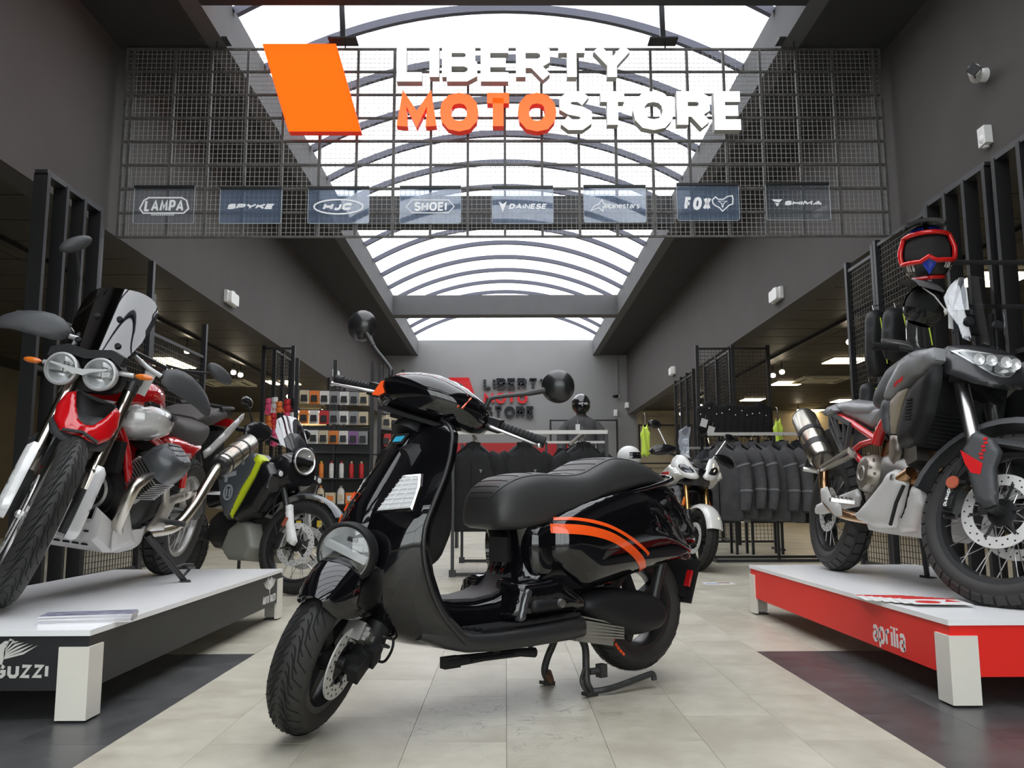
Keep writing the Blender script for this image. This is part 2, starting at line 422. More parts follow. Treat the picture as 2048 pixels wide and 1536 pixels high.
# back wall (centre) and the beige walls of the side bays
b = MB(); b.box((0, YB + .1, ZC / 2), (2 * WX + .5, .2, ZC)); struct(b, 'wall_back', M_back)
XO = 9.2
M_paneld = mat('beige_panel_face', (.40, .345, .24), .6, noise=.05, nscale=3, objrand=.05)
for sgn in (-1, 1):
    b = MB(); b.box((sgn * (WX + .25 + XO) / 2, YB + .12, 1.65), (XO - WX - .1, .2, 3.3)); wbk = struct(b, 'wall_back_left' if sgn < 0 else 'wall_back_right', M_beige)
    pm = None
    for i in range(6):
        for k in range(2):
            if pm is None:
                b = MB(); b.box((0, 0, 0), (.86, .03, 1.42)); pm = struct(b, 'panel', M_paneld, wbk); pm.location = (sgn * (WX + .85 + i * .9), YB + .005, .76 + k * 1.47)
            else:
                o = pm.copy(); C.objects.link(o); o.parent = wbk; o.location = (sgn * (WX + .85 + i * .9), YB + .005, .76 + k * 1.47)
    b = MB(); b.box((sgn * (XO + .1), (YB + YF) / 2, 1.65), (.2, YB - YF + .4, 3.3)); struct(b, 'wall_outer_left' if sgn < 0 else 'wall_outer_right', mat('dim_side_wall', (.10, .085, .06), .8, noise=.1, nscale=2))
# low ceilings of the side bays: 0.6 m tiles on a dark grid
for sgn, nm in ((-1, 'ceiling_side_left'), (1, 'ceiling_side_right')):
    b = MB(); b.box((sgn * (WX + .22 + XO) / 2, (YB + YF) / 2, ZF + .16), (XO - WX - .1, YB - YF + .1, .1)); ce = struct(b, nm, M_cgrid)
    b = MB(); b.box((0, 0, 0), (1.188, .592, .02)); t0 = struct(b, 'ceiling_tile', M_ctile, ce); first = True
    for j in range(27):
        for i in range(4):
            loc = (sgn * (WX + .24 + .6 + i * 1.2), 7.42 + j * .61, ZF + .103)
            if first: t0.location = loc; first = False
            else:
                o = t0.copy(); C.objects.link(o); o.parent = ce; o.location = loc
    b = MB()
    for j in range(20):
        for i in range(4): b.box((sgn * (WX + .24 + .6 + i * 1.2), 7.42 - (j + 1) * .61, ZF + .103), (1.188, .592, .02))
    struct(b, 'ceiling_tile_field', M_ctile, ce, kind='stuff')
# skylight: ribs and milky panes, each a piece
RISE = .67; RAD = (SX ** 2 + RISE ** 2) / (2 * RISE); A0 = math.asin(SX / RAD); ZCEN = ZC + RISE - RAD
def arc(y, r=RAD, n=28):
    return [Vector((math.sin(lerp(-A0, A0, k / n)) * r, y, ZCEN + math.cos(lerp(-A0, A0, k / n)) * r)) for k in range(n + 1)]
sky = bpy.data.objects.new('window_1', None); C.objects.link(sky); sky['kind'] = 'structure'
rib0 = pane0 = None
ys = [-4.05 + 1.03 * k for k in range(28)]
for k, y in enumerate(ys):
    if y > YB - .1: break
    if rib0 is None:
        b = MB(); n = 28
        rings = []
        for p, q in zip(arc(0, RAD - .07), arc(0, RAD + .01)):
            rings.append([p + Vector((0, -.03, 0)), p + Vector((0, .03, 0)), q + Vector((0, .03, 0)), q + Vector((0, -.03, 0))])
        b.skin(rings, True); rib0 = b.build('rib', M_rib, sky, smooth=50); rib0.location = (0, y, 0)
        b = MB(); rings = [arc(.025, RAD + .012), arc(1.005, RAD + .012)]
        b.skin(rings, False, ringclosed=False); pane0 = b.build('pane', M_pane, sky, smooth=50); pane0.location = (0, y, 0)
    else:
        o = rib0.copy(); C.objects.link(o); o.parent = sky; o.location = (0, y, 0)
        o = pane0.copy(); C.objects.link(o); o.parent = sky; o.location = (0, y, 0)
# gables closing the vault
for y, m, nm in ((YB - .02, M_pane, 'gable_pane'), (YF + .02, M_soffit, 'gable_panel')):
    b = MB(); A = arc(y); b.add(A, [tuple(range(len(A)))]); b.build(nm, m, sky, smooth=0)
# front wall with a shop window, behind the camera
b = MB()
b.box((0, YF - .1, 4.85), (2 * XO + .4, .2, .8)); b.box((-6.42, YF - .1, 2.3), (6.04, .2, 4.6)); b.box((6.42, YF - .1, 2.3), (6.04, .2, 4.6))
struct(b, 'wall_front', M_wall)
b = MB(); b.box((0, YF - .1, 2.22), (6.78, .012, 4.42)); wf = struct(b, 'window_2', M_glass)
b = MB()
for x in (-3.38, -1.7, 0, 1.7, 3.38): b.box((x, YF - .1, 2.22), (.06, .08, 4.42))
for z in (.04, 2.2, 4.41): b.box((0, YF - .1, z), (6.78, .08, .06))
b.build('window_frame', M_blk, wf, smooth=0)
b = MB(); b.box((0, YF - 10.2, -.06), (60, 20, .1)); struct(b, 'ground_outside', mat('outdoor_paving', (.3, .3, .3), .9, noise=.1, nscale=1))
# floor: slab + separate planks near the camera, the far field joined
def floor_mat(name, c1, c2, rough, coat, scuff=False):
    m = bpy.data.materials.new(name); m.use_nodes = True; nt = m.node_tree; bs = nt.nodes['Principled BSDF']
    tc = nt.nodes.new('ShaderNodeTexCoord'); geo = nt.nodes.new('ShaderNodeNewGeometry'); oi = nt.nodes.new('ShaderNodeObjectInfo')
    n1 = nt.nodes.new('ShaderNodeTexNoise'); n1.inputs['Scale'].default_value = 2.2; n1.inputs['Detail'].default_value = 9; n1.inputs['Roughness'].default_value = .62
    n2 = nt.nodes.new('ShaderNodeTexNoise'); n2.inputs['Scale'].default_value = 14; n2.inputs['Detail'].default_value = 8
    va = nt.nodes.new('ShaderNodeVectorMath'); va.operation = 'ADD'
    cmb = nt.nodes.new('ShaderNodeCombineXYZ'); mul = nt.nodes.new('ShaderNodeMath'); mul.operation = 'MULTIPLY'; mul.inputs[1].default_value = 37
    nt.links.new(oi.outputs['Random'], mul.inputs[0]); nt.links.new(mul.outputs[0], cmb.inputs[2])
    nt.links.new(geo.outputs['Position'], va.inputs[0]); nt.links.new(cmb.outputs[0], va.inputs[1])
    nt.links.new(va.outputs[0], n1.inputs['Vector']); nt.links.new(va.outputs[0], n2.inputs['Vector'])
    mx = nt.nodes.new('ShaderNodeMix'); mx.data_type = 'RGBA'; mx.inputs[6].default_value = c1 + (1,); mx.inputs[7].default_value = c2 + (1,)
    mr = nt.nodes.new('ShaderNodeMapRange'); mr.inputs[1].default_value = .35; mr.inputs[2].default_value = .66
    ad = nt.nodes.new('ShaderNodeMath'); ad.operation = 'MULTIPLY_ADD'; ad.inputs[1].default_value = .35
    nt.links.new(n2.outputs['Fac'], ad.inputs[0])
    sb = nt.nodes.new('ShaderNodeMath'); sb.operation = 'MULTIPLY_ADD'; sb.inputs[1].default_value = 1.0; sb.inputs[2].default_value = -.175
    nt.links.new(n1.outputs['Fac'], sb.inputs[0]); nt.links.new(sb.outputs[0], ad.inputs[2])
    nt.links.new(ad.outputs[0], mr.inputs[0]); nt.links.new(mr.outputs[0], mx.inputs[0])
    if scuff:
        # hair-thin scratches worn into the planks where the scooter gets moved around
        vo = nt.nodes.new('ShaderNodeTexVoronoi'); vo.feature = 'DISTANCE_TO_EDGE'; vo.inputs['Scale'].default_value = 7.0
        nw = nt.nodes.new('ShaderNodeTexNoise'); nw.inputs['Scale'].default_value = 4.0; nw.inputs['Detail'].default_value = 4
        vw = nt.nodes.new('ShaderNodeVectorMath'); vw.operation = 'SCALE'; vw.inputs['Scale'].default_value = .9; vz_ = nt.nodes.new('ShaderNodeVectorMath'); vz_.operation = 'ADD'
        nt.links.new(geo.outputs['Position'], nw.inputs['Vector']); nt.links.new(nw.outputs['Color'], vw.inputs[0]); nt.links.new(geo.outputs['Position'], vz_.inputs[0]); nt.links.new(vw.outputs[0], vz_.inputs[1]); nt.links.new(vz_.outputs[0], vo.inputs['Vector'])
        ln = nt.nodes.new('ShaderNodeMapRange'); ln.inputs[1].default_value = .0; ln.inputs[2].default_value = .045; ln.inputs[3].default_value = 1; ln.inputs[4].default_value = 0; nt.links.new(vo.outputs['Distance'], ln.inputs[0])
        ds = nt.nodes.new('ShaderNodeVectorMath'); ds.operation = 'DISTANCE'; ds.inputs[1].default_value = (.02, 2.88, 0); nt.links.new(geo.outputs['Position'], ds.inputs[0])
        mk = nt.nodes.new('ShaderNodeMapRange'); mk.inputs[1].default_value = .12; mk.inputs[2].default_value = .55; mk.inputs[3].default_value = .8; mk.inputs[4].default_value = 0; nt.links.new(ds.outputs['Value'], mk.inputs[0])
        n3 = nt.nodes.new('ShaderNodeTexNoise'); n3.inputs['Scale'].default_value = 9; nt.links.new(geo.outputs['Position'], n3.inputs['Vector']); m3 = nt.nodes.new('ShaderNodeMapRange'); m3.inputs[1].default_value = .42; m3.inputs[2].default_value = .6; nt.links.new(n3.outputs['Fac'], m3.inputs[0])
        k1 = nt.nodes.new('ShaderNodeMath'); k1.operation = 'MULTIPLY'; nt.links.new(ln.outputs[0], k1.inputs[0]); nt.links.new(mk.outputs[0], k1.inputs[1])
        k2 = nt.nodes.new('ShaderNodeMath'); k2.operation = 'MULTIPLY'; nt.links.new(k1.outputs[0], k2.inputs[0]); nt.links.new(m3.outputs[0], k2.inputs[1])
        mx2 = nt.nodes.new('ShaderNodeMix'); mx2.data_type = 'RGBA'; mx2.inputs[7].default_value = (.10, .095, .09, 1); nt.links.new(k2.outputs[0], mx2.inputs[0]); nt.links.new(mx.outputs[2], mx2.inputs[6]); mx = mx2
    hv = nt.nodes.new('ShaderNodeMapRange'); hv.inputs[3].default_value = .965; hv.inputs[4].default_value = 1.03; nt.links.new(oi.outputs['Random'], hv.inputs[0])
    vs = nt.nodes.new('ShaderNodeVectorMath'); vs.operation = 'SCALE'; nt.links.new(mx.outputs[2], vs.inputs[0]); nt.links.new(hv.outputs[0], vs.inputs['Scale'])
    nt.links.new(vs.outputs[0], bs.inputs['Base Color'])
    rr = nt.nodes.new('ShaderNodeMapRange'); rr.inputs[3].default_value = rough - .06; rr.inputs[4].default_value = rough + .08
    nt.links.new(n2.outputs['Fac'], rr.inputs[0]); nt.links.new(rr.outputs[0], bs.inputs['Roughness'])
    bs.inputs['Specular IOR Level'].default_value = coat
    bp = nt.nodes.new('ShaderNodeBump'); bp.inputs['Strength'].default_value = .08; bp.inputs['Distance'].default_value = .002
    nt.links.new(n2.outputs['Fac'], bp.inputs['Height']); nt.links.new(bp.outputs[0], bs.inputs['Normal'])
    MATS[name] = m; return m
M_fl = floor_mat('pale_stone_plank', (.405, .374, .30), (.565, .535, .445), .36, .45, True)
M_fd = floor_mat('dark_slate_plank', (.045, .046, .048), (.085, .085, .086), .33, .5)
b = MB(); b.box((0, (YB + YF) / 2, -.06), (2 * XO + .4, YB - YF + .4, .1)); fl = struct(b, 'floor', mat('floor_joint', (.28, .26, .22), .9))
TW, TL = .2857, .572
def plank(dark):
    b = MB(); x, y = TW / 2 - .0004, TL / 2 - .0004
    b.add([(-x, -y, -.009), (x, -y, -.009), (x, y, -.009), (-x, y, -.009), (-x, -y, -.001), (x, -y, -.001), (x, y, -.001), (-x, y, -.001), (-x + .0005, -y + .0005, 0), (x - .0005, -y + .0005, 0), (x - .0005, y - .0005, 0), (-x + .0005, y - .0005, 0)],
          [(0, 1, 5, 4), (1, 2, 6, 5), (2, 3, 7, 6), (3, 0, 4, 7), (4, 5, 9, 8), (5, 6, 10, 9), (6, 7, 11, 10), (7, 4, 8, 11), (8, 9, 10, 11)])
    return b.build('plank', M_fd if dark else M_fl, fl, smooth=0)
prot = {}; far = {False: MB(), True: MB()}; npl = 0
for i in range(-16, 16):
    for j in range(-10, 43):
        x = (i + .5) * TW; y = 4.0 + (j + .5) * TL - (TL / 2 if i % 2 else 0)
        dark = abs(x) > 1.0 and y < 4.0 and abs(x) < 3.2
        # the dark field starts on a straight cross line
        y0, y1 = y - TL / 2, y + TL / 2
        if abs(x) > 1.0 and abs(x) < 3.2 and y0 < 3.99 < y1:
            for (a, c, dk) in ((y0, 4.0, True), (4.0, y1, False)):
                far[dk].box((x, (a + c) / 2, -.0045), (TW - .0016, c - a - .0016, .009))
            continue
        if y > YB or y < YF: continue
        near = 1.75 < y < 7.3 and abs(x) < .62 * y + .3 and npl < 290
        if near:
            npl += 1
            if dark not in prot: o = prot[dark] = plank(dark)
            else: o = prot[dark].copy(); C.objects.link(o); o.parent = fl
            o.location = (x, y, 0)
        else: far[dark].box((x, y, -.0045), (TW - .0010, TL - .0010, .009))
for i in (-1, 1):
    far[False].box((i * (TW * 16 + XO) / 2, (YB + YF) / 2, -.0055), (XO - TW * 16, YB - YF, .008))
for dk in far: far[dk].build('plank_field', M_fd if dk else M_fl, fl, smooth=0, kind='stuff')
# ------------------------------------------------------------------ hanging mesh panel with the shop sign
M_bar = mat('raw_dark_steel_bar', (.10, .095, .09), .5, metal=.2, noise=.35, nscale=14, bump=.6, bscale=60)
M_wire = mat('galvanised_wire', (.34, .335, .33), .5, metal=.2)
PY, PH, PZ0, PZ1 = 7.16, 3.36, 2.95, 4.685
pan = thing('hanging_screen', 'large dark steel mesh panel spanning the hall under the skylight', 'screen', (0, PY, PZ0))
dz = (PZ1 - PZ0) / 8
pv = MB(); pv.box((0, 0, (PZ1 - PZ0) / 2), (.022, .03, PZ1 - PZ0)); pv = pv.build('upright_bar', M_bar, pan, smooth=0); first = True
for x in [-PH, -PH + .055] + [k * .3264 for k in range(-9, 10)] + [PH - .055, PH]:
    if first: pv.location = (x, 0, 0); first = False
    else:
        o = pv.copy(); C.objects.link(o); o.parent = pan; o.location = (x, 0, 0)
phb = MB(); phb.box((0, 0, 0), (2 * PH + .02, .02, .018)); phb = phb.build('cross_bar', M_bar, pan, smooth=0)
for k in range(9):
    if k: o = phb.copy(); C.objects.link(o); o.parent = pan
    else: o = phb
    o.location = (0, -.004 if k not in (0, 8) else 0, k * dz)
b = MB(); nx, nz = 162, 41
for i in range(nx + 1): b.box((lerp(-PH, PH, i / nx), .013, (PZ1 - PZ0) / 2), (.0032, .003, PZ1 - PZ0))
for k in range(nz + 1): b.box((0, .010, lerp(0, PZ1 - PZ0, k / nz)), (2 * PH, .003, .0032))
b.build('wire_mesh', M_wire, pan, smooth=0, kind='stuff')
# hangers
for px, py in ((437, 40), (690, 42), (1322, 40), (1576, 36)):
    p = at_y(px, py, PY - .05)
    h = thing('steel_hanger', 'black steel hanger above the grid, at its %s' % {437: 'far left end', 690: 'left middle', 1322: 'right middle', 1576: 'far right end'}[px], 'hanger', (p.x, PY - .05, PZ1), group='hangers of the mesh panel')
    b = MB(); b.bar((0, -.12, .02), (0, .02, .02), .25, .014); b.build('plate', M_blk, h, smooth=0)
    b = MB(); b.bar((0, -.06, .02), (-.012, -.10, .36), .028, .045, up=(1, 0, 0)); b.bar((.02, -.05, -.05), (.012, -.08, .2), .012, .012); b.build('strap', M_blk2, h, smooth=0)
# illuminated letters
M_lw = mat('opal_white_letter_face', (1, 1, .99), .35, emit=1.05)
M_lws = mat('white_letter_return', (.50, .49, .46), .5)
M_lo = bpy.data.materials.new('orange_acrylic_face'); M_lo.use_nodes = True
nt = M_lo.node_tree; nt.nodes.clear(); o_ = nt.nodes.new('ShaderNodeOutputMaterial'); e_ = nt.nodes.new('ShaderNodeEmission'); e_.inputs[0].default_value = (1, .17, .012, 1); e_.inputs[1].default_value = .92
t_ = nt.nodes.new('ShaderNodeBsdfTranslucent'); t_.inputs[0].default_value = (1, .2, .03, 1); a_ = nt.nodes.new('ShaderNodeAddShader'); tr_ = nt.nodes.new('ShaderNodeBsdfTransparent'); tr_.inputs[0].default_value = (.45, .085, .01, 1)
m_ = nt.nodes.new('ShaderNodeMixShader'); m_.inputs[0].default_value = .22
nt.links.new(e_.outputs[0], a_.inputs[0]); nt.links.new(t_.outputs[0], m_.inputs[1]); nt.links.new(tr_.outputs[0], m_.inputs[2]); nt.links.new(m_.outputs[0], a_.inputs[1]); nt.links.new(a_.outputs[0], o_.inputs[0])
M_lr = mat('orange_red_letter_face', (1, .12, .012), .3, emit=.95)
M_lrs = mat('red_letter_return', (.75, .03, .015), .4, emit=.35)
LY = 7.03
sign = thing('shop_sign', 'illuminated sign LIBERTY MOTO STORE with orange slanted block on the mesh panel', 'sign', (0, LY, 4.0))
fS = lambda yy: (lambda u, v, t: Vector((u, yy - LY + t, v - 4.0)))
def two_tone(name, build, face, side, parent, d=.085, y0=LY):
    """a letter: glowing face at the front, painted return behind"""
    b = MB(); build(b, 0.0, d); o = b.build(name, side, parent, smooth=0)
    b = MB(); build(b, -.004, -.0005); b.build('face', face, o, smooth=0)
    return o
LM = {}
def sign_word(word, x0px, x1px, ytop, ybot, face, side, thick):
    p0 = at_y(x0px, ybot, LY); p1 = at_y(x1px, ytop, LY); h = p1.z - p0.z; wd = thick * h
    W = p1.x - p0.x; xs = .9; gap = wd * .30
    for _ in range(14): xs *= 1 + .8 * (W / text_width(word, h, wd, xs, gap) - 1)
    x = p0.x
    for ch in word:
        two_tone('letter', lambda b, t0, t1: glyph(b, ch, x, p0.z, h, wd, fS(LY), t0, t1, xs), face, side, sign)
        x += G[ch][0] * h * xs + wd + gap
sign_word('LIBERTY', 793, 1262, 88, 163, M_lw, M_lws, .24)
sign_word('MOTO', 793, 1112, 186, 263, M_lr, M_lrs, .27)
sign_word('STORE', 1118, 1490, 183, 260, M_lw, M_lws, .27)
blk = [at_y(*p, LY) for p in ((577, 263), (722, 263), (672, 88), (525, 88))]; blk = [(p.x, p.z) for p in blk]
b = MB(); b.prism(blk, fS(LY), -.004, 0); so = b.build('slanted_block', M_lo, sign, smooth=0)
b = MB(); n = 4
for i in range(4):
    p, q = Vector(blk[i]), Vector(blk[(i + 1) % 4]); b.prism([p, q, q.lerp(Vector((sum(c[0] for c in blk) / 4, sum(c[1] for c in blk) / 4)), .02), p.lerp(Vector((sum(c[0] for c in blk) / 4, sum(c[1] for c in blk) / 4)), .02)], fS(LY), 0.0, .085)
b.build('return', M_lrs, so, smooth=0)
# sign on the back wall
M_sb = mat('gloss_black_letter', (.006, .007, .010), .18, coat=.5); M_sr = mat('gloss_red_letter', (.55, .008, .012), .25, coat=.3)
wsg = thing('wall_sign', 'black and red relief lettering LIBERTY MOTO STORE on the grey back wall', 'sign', (0, YB, 2.3))
fW = lambda u, v, t: Vector((u, -t, v - 2.3))
for word, x0, x1, y0, y1, m in (('LIBERTY', 967, 1099, 757, 779, M_sb), ('MOTO', 967, 1055, 786, 808, M_sr), ('STORE', 968, 1069, 813, 836, M_sb)):
    p0 = at_y(x0, y1, YB); p1 = at_y(x1, y0, YB); h = p1.z - p0.z; wd = .24 * h; W = p1.x - p0.x; xs = .9; gap = wd * .4
    for _ in range(14): xs *= 1 + .8 * (W / text_width(word, h, wd, xs, gap) - 1)
    x = p0.x
    for ch in word:
        b = MB(); glyph(b, ch, x, p0.z, h, wd, fW, 0.012, .09, xs); b.build('letter', m, wsg, smooth=0); x += G[ch][0] * h * xs + wd + gap
q = [at_y(*p, YB) for p in ((917, 807), (955, 807), (938, 756), (898, 756))]
b = MB(); b.prism([(p.x, p.z) for p in q], fW, .012, .09); b.build('slanted_block', M_sr, wsg, smooth=0)
# brand placards hung on the mesh
M_ac = clear('clear_acrylic', (.93, .95, .97), gloss=.05, haze=.05, hazecol=(.5, .6, .75))
M_acb = clear('acrylic_blue_sheen', (.78, .84, .92), gloss=.05, haze=.20, hazecol=(.42, .52, .68))  # blue tint and haze paint a reflection onto otherwise clear sheets
M_lg = mat('white_print', (.85, .86, .87), .5, emit=.12)  # white print with a faint added glow, not a lamp
AY = 7.134
def ring(b, pts, wd, f, t0, t1):
    for qd in stroke_outline(list(pts) + [pts[0]], wd): b.prism([(p.x, p.y) for p in qd], f, t0, t1)
def logo_lampa(b, f, T):
    ring(b, [(-.2, -.02), (-.17, .05), (-.13, .075), (.15, .075), (.19, .05), (.21, -.02), (.17, -.06), (-.17, -.06)], .012, f, *T)
    text(b, 'LAMPA', -.165, -.045, .10, .018, f, *T, width=.33, slant=.1); text(b, 'www.lampa.it', -.10, -.082, .014, .0025, f, *T, width=.2) if False else None
    for k in range(11): b.prism([(-.1 + k * .018, -.080), (-.09 + k * .018, -.080), (-.09 + k * .018, -.070), (-.1 + k * .018, -.070)], f, *T)
def logo_spyke(b, f, T): text(b, 'SPYKE', -.2, -.02, .045, .014, f, *T, width=.38, slant=.5)
def logo_hjc(b, f, T):
    ring(b, [(.205 * math.cos(2 * PI * k / 24), .062 * math.sin(2 * PI * k / 24)) for k in range(24)], .012, f, *T); text(b, 'HJC', -.135, -.03, .062, .02, f, *T, width=.24, slant=.3)
def logo_shoei(b, f, T):
    ring(b, [(-.2, 0), (-.15, .055), (.15, .055), (.2, 0), (.15, -.055), (-.15, -.055)], .007, f, *T); text(b, 'SHOEI', -.135, -.038, .076, .016, f, *T, width=.27, slant=.05)
def logo_dainese(b, f, T):
    b.prism([(-.2, .045), (-.165, .02), (-.13, .045), (-.155, -.02), (-.165, -.05), (-.175, -.02)], f, *T); text(b, 'DAiNESE', -.115, -.022, .046, .011, f, *T, width=.31, slant=.25)
def logo_alpine(b, f, T):
    ring(b, [(-.2, -.045), (-.165, 0), (-.135, .008), (-.105, .05), (-.09, .01), (-.06, .01), (-.095, -.012), (-.1, -.05), (-.13, -.02)], .008, f, *T); text(b, 'alpinestars', -.09, -.025, .045, .007, f, *T, width=.29, slant=.15)
def logo_fox(b, f, T):
    text(b, 'FOX', -.2, -.055, .11, .026, f, *T, width=.215, slant=.14)
    ring(b, [(.035, .03), (.06, .055), (.085, .035), (.125, .035), (.16, .06), (.2, .065), (.205, .035), (.2, -.005), (.17, -.015), (.15, -.035), (.115, -.065), (.09, -.035), (.06, -.02), (.04, 0)], .009, f, *T)
    ring(b, [(.085, .02), (.11, .0), (.113, -.03), (.12, -.03), (.125, .0), (.155, .02)], .006, f, *T)
def logo_shima(b, f, T):
    b.prism([(-.21, .03), (-.125, .03), (-.15, .005), (-.19, .012)], f, *T); b.prism([(-.185, .002), (-.15, -.003), (-.17, -.03)], f, *T)
    text(b, 'SHIMA', -.115, -.018, .036, .011, f, *T, width=.3, slant=.4)
PL = [(265, 390, 375, 447, logo_lampa, 'LAMPA'), (438, 564, 377, 447, logo_spyke, 'SPYKE'), (615, 739, 377, 447, logo_hjc, 'HJC'), (799, 922, 376, 447, logo_shoei, 'SHOEI'), (984, 1106, 376, 447, logo_dainese, 'DAiNESE'), (1168, 1291, 374, 445, logo_alpine, 'alpinestars'), (1355, 1477, 370, 441, logo_fox, 'FOX'), (1534, 1658, 369, 440, logo_shima, 'SHIMA')]
WORD = ['rounded badge lettering, far left end of the row', 'slanted wide lettering, second in the row', 'lettering in an oval, third in the row', 'lettering in a six-sided frame, fourth in the row', 'shield mark and lettering, fifth in the row', 'star mark and small lettering, sixth in the row', 'animal head outline, seventh in the row', 'triangle mark and lettering, far right end of the row']
for i, (x0, x1, y0, y1, fn, nm) in enumerate(PL):
    a = at_y(x0, y1, AY); c = at_y(x1, y0, AY); cx, cz = (a.x + c.x) / 2, (a.z + c.z) / 2; hw, hh = (c.x - a.x) / 2, (c.z - a.z) / 2
    pl = thing('brand_placard', 'clear acrylic placard with ' + WORD[i], 'placard', (cx, AY, cz), group='placards along the mesh panel')
    b = MB(); r = .02; poly = []
    for (sx, sy, a0) in ((1, 1, 0), (-1, 1, 90), (-1, -1, 180), (1, -1, 270)):
        rr = .003 if sy > 0 else r
        for k in range(4):
            an = math.radians(a0 + 30 * k); poly.append((sx * (hw - rr) + rr * math.cos(an), sy * (hh - rr) + rr * math.sin(an)))
    fp = lambda u, v, t: Vector((u, t, v))
    b.prism(poly, fp, 0, .004); b.build('acrylic_sheet', M_ac if i in (0, 7) else M_acb, pl, smooth=0)
    b = MB(); ring(b, poly, .004, fp, -.001, .005); b.build('polished_edge', mat('pale_acrylic_edge', (.45, .48, .5), .3), pl, smooth=0)
    b = MB(); b.box((0, .0, hh + .006), (2 * hw, .022, .022)); b.build('hanging_rail', M_blk, pl, smooth=0)
    b = MB(); S = MB(); fn(S, fp, (-.004, -.001)); k = hw / .255
    b.add([Vector((v.x * k, v.y, v.z * k + (hh * -.05))) for v in S.v], S.f); b.build('printed_logo', M_lg, pl, smooth=0)

# ------------------------------------------------------------------ wall and ceiling devices
M_dif = mat('frosted_lamp_cover', (.8, .8, .78), .3, emit=.06)
for (px, py, x, s, lab) in ((457, 597, -WX, 1, 'nearest on the left wall band'), (668, 748, -WX, 1, 'second along the left wall band'), (761, 811, -WX, 1, 'farthest along the left wall band'), (1558, 590, WX, 1, 'nearest on the right wall band'), (1348, 742, WX, 1, 'second along the right wall band'), (1256, 811, WX, 1, 'farthest along the right wall band')):
    p = at_x(px, py, x); sg = -1 if x > 0 else 1
    t = thing('emergency_light', 'white box emergency light, ' + lab, 'light', (x, p.y, p.z), group='emergency lights on the wall bands')
    b = MB(); b.box((sg * .02, 0, 0), (.04, .34, .15)); b.build('housing', M_white, t, smooth=0)
    b = MB(); n = 10; poly = []
    for (cx, cz, a0) in ((.12, .035, 0), (-.12, .035, 90), (-.12, -.045, 180), (.12, -.045, 270)):
        for k in range(4): a = math.radians(a0 + 30 * k); poly.append((cx + .03 * math.cos(a), cz + .03 * math.sin(a)))
    b.prism(poly, lambda u, v, tt: Vector((sg * tt, u, v)), .04, .085); b.build('diffuser', M_dif, t, smooth=30)
    b = MB(); b.box((sg * .042, .0, .082), (.05, .1, .016)); b.build('clip', M_white, t, smooth=0)
p = at_x(1972, 150, WX); t = thing('security_camera', 'white and black bullet security camera high on the right wall', 'camera', (WX, p.y, p.z))
b = MB(); b.lathe([(0, -.03), (.045, -.03), (.05, -.01), (.05, 0)], (0, 0, 0), (1, 0, 0), 20); b.build('mount', M_white, t)
b = MB(); b.tube([(-.03, 0, -.01), (-.07, -.01, -.01), (-.09, -.02, .0)], .018, 10); b.build('arm', M_white, t)
d = Vector((-.55, -.8, -.12)).normalized(); b = MB(); c0 = Vector((-.06, .02, .0))
b.tube([c0 - d * .02, c0 + d * .16], .043, 16); b.build('body', M_white, t); b = MB(); b.tube([c0 + d * .1, c0 + d * .185], .047, 4); b.build('lens_hood', M_blk, t, smooth=0)
p = at_x(1978, 273, WX); t = thing('motion_sensor', 'white wedge motion sensor below the camera on the right wall', 'sensor', (WX, p.y, p.z))
b = MB(); b.prism([(-.045, -.06), (.045, -.07), (.05, .07), (-.04, .07)], lambda u, v, tt: Vector((-tt, u, v)), 0, .055); b.build('housing', M_white, t, smooth=30)
b = MB(); b.ball((-.05, .0, -.02), .028, 14, (.7, 1, 1.2)); b.build('dome', M_dif, t)
b = MB(); b.tube([(-.02, .01, -.08), (-.02, .01, -.065)], .022, 12); b.build('swivel', M_white, t)
p = at_z(1498, 281, ZS); t = thing('ceiling_speaker', 'round grey speaker grille in the dark strip right of the skylight', 'speaker', (p.x, p.y, ZS))
b = MB(); b.lathe([(0, -.012), (.07, -.012), (.09, -.006), (.095, 0)], (0, 0, 0), (0, 0, 1), 28); b.build('grille', mat('grey_grille', (.06, .06, .06), .5), t); b = MB(); b.lathe([(.075, -.013), (.08, -.018), (.09, -.013)], (0, 0, 0), (0, 0, 1), 28); b.build('rim', mat('pale_rim', (.16, .16, .16), .4), t)
p = at_y(1236, 793, YB); t = thing('security_camera', 'small dark security camera on the grey back wall right of the sign', 'camera', (p.x, YB, p.z))
b = MB(); b.box((0, -.03, 0), (.08, .06, .08)); b.build('mount', M_white, t, smooth=0); b = MB(); b.bar((-.02, -.05, 0), (-.14, -.16, -.02), .08, .08); b.build('body', M_blk, t, smooth=0)
b = MB(); b.tube([(0, -.02, .04), (0, -.02, 1.35)], .012, 6); b.build('conduit', mat('grey_conduit', (.2, .2, .2), .5), t)
p = at_y(1231, 826, YB); t = tag(MB().box((p.x, YB - .03, p.z), (.1, .06, .18)).box((p.x, YB - .065, p.z), (.06, .02, .10)).build('wall_socket', M_white, smooth=0), 'small white junction box under the camera on the back wall', 'socket')

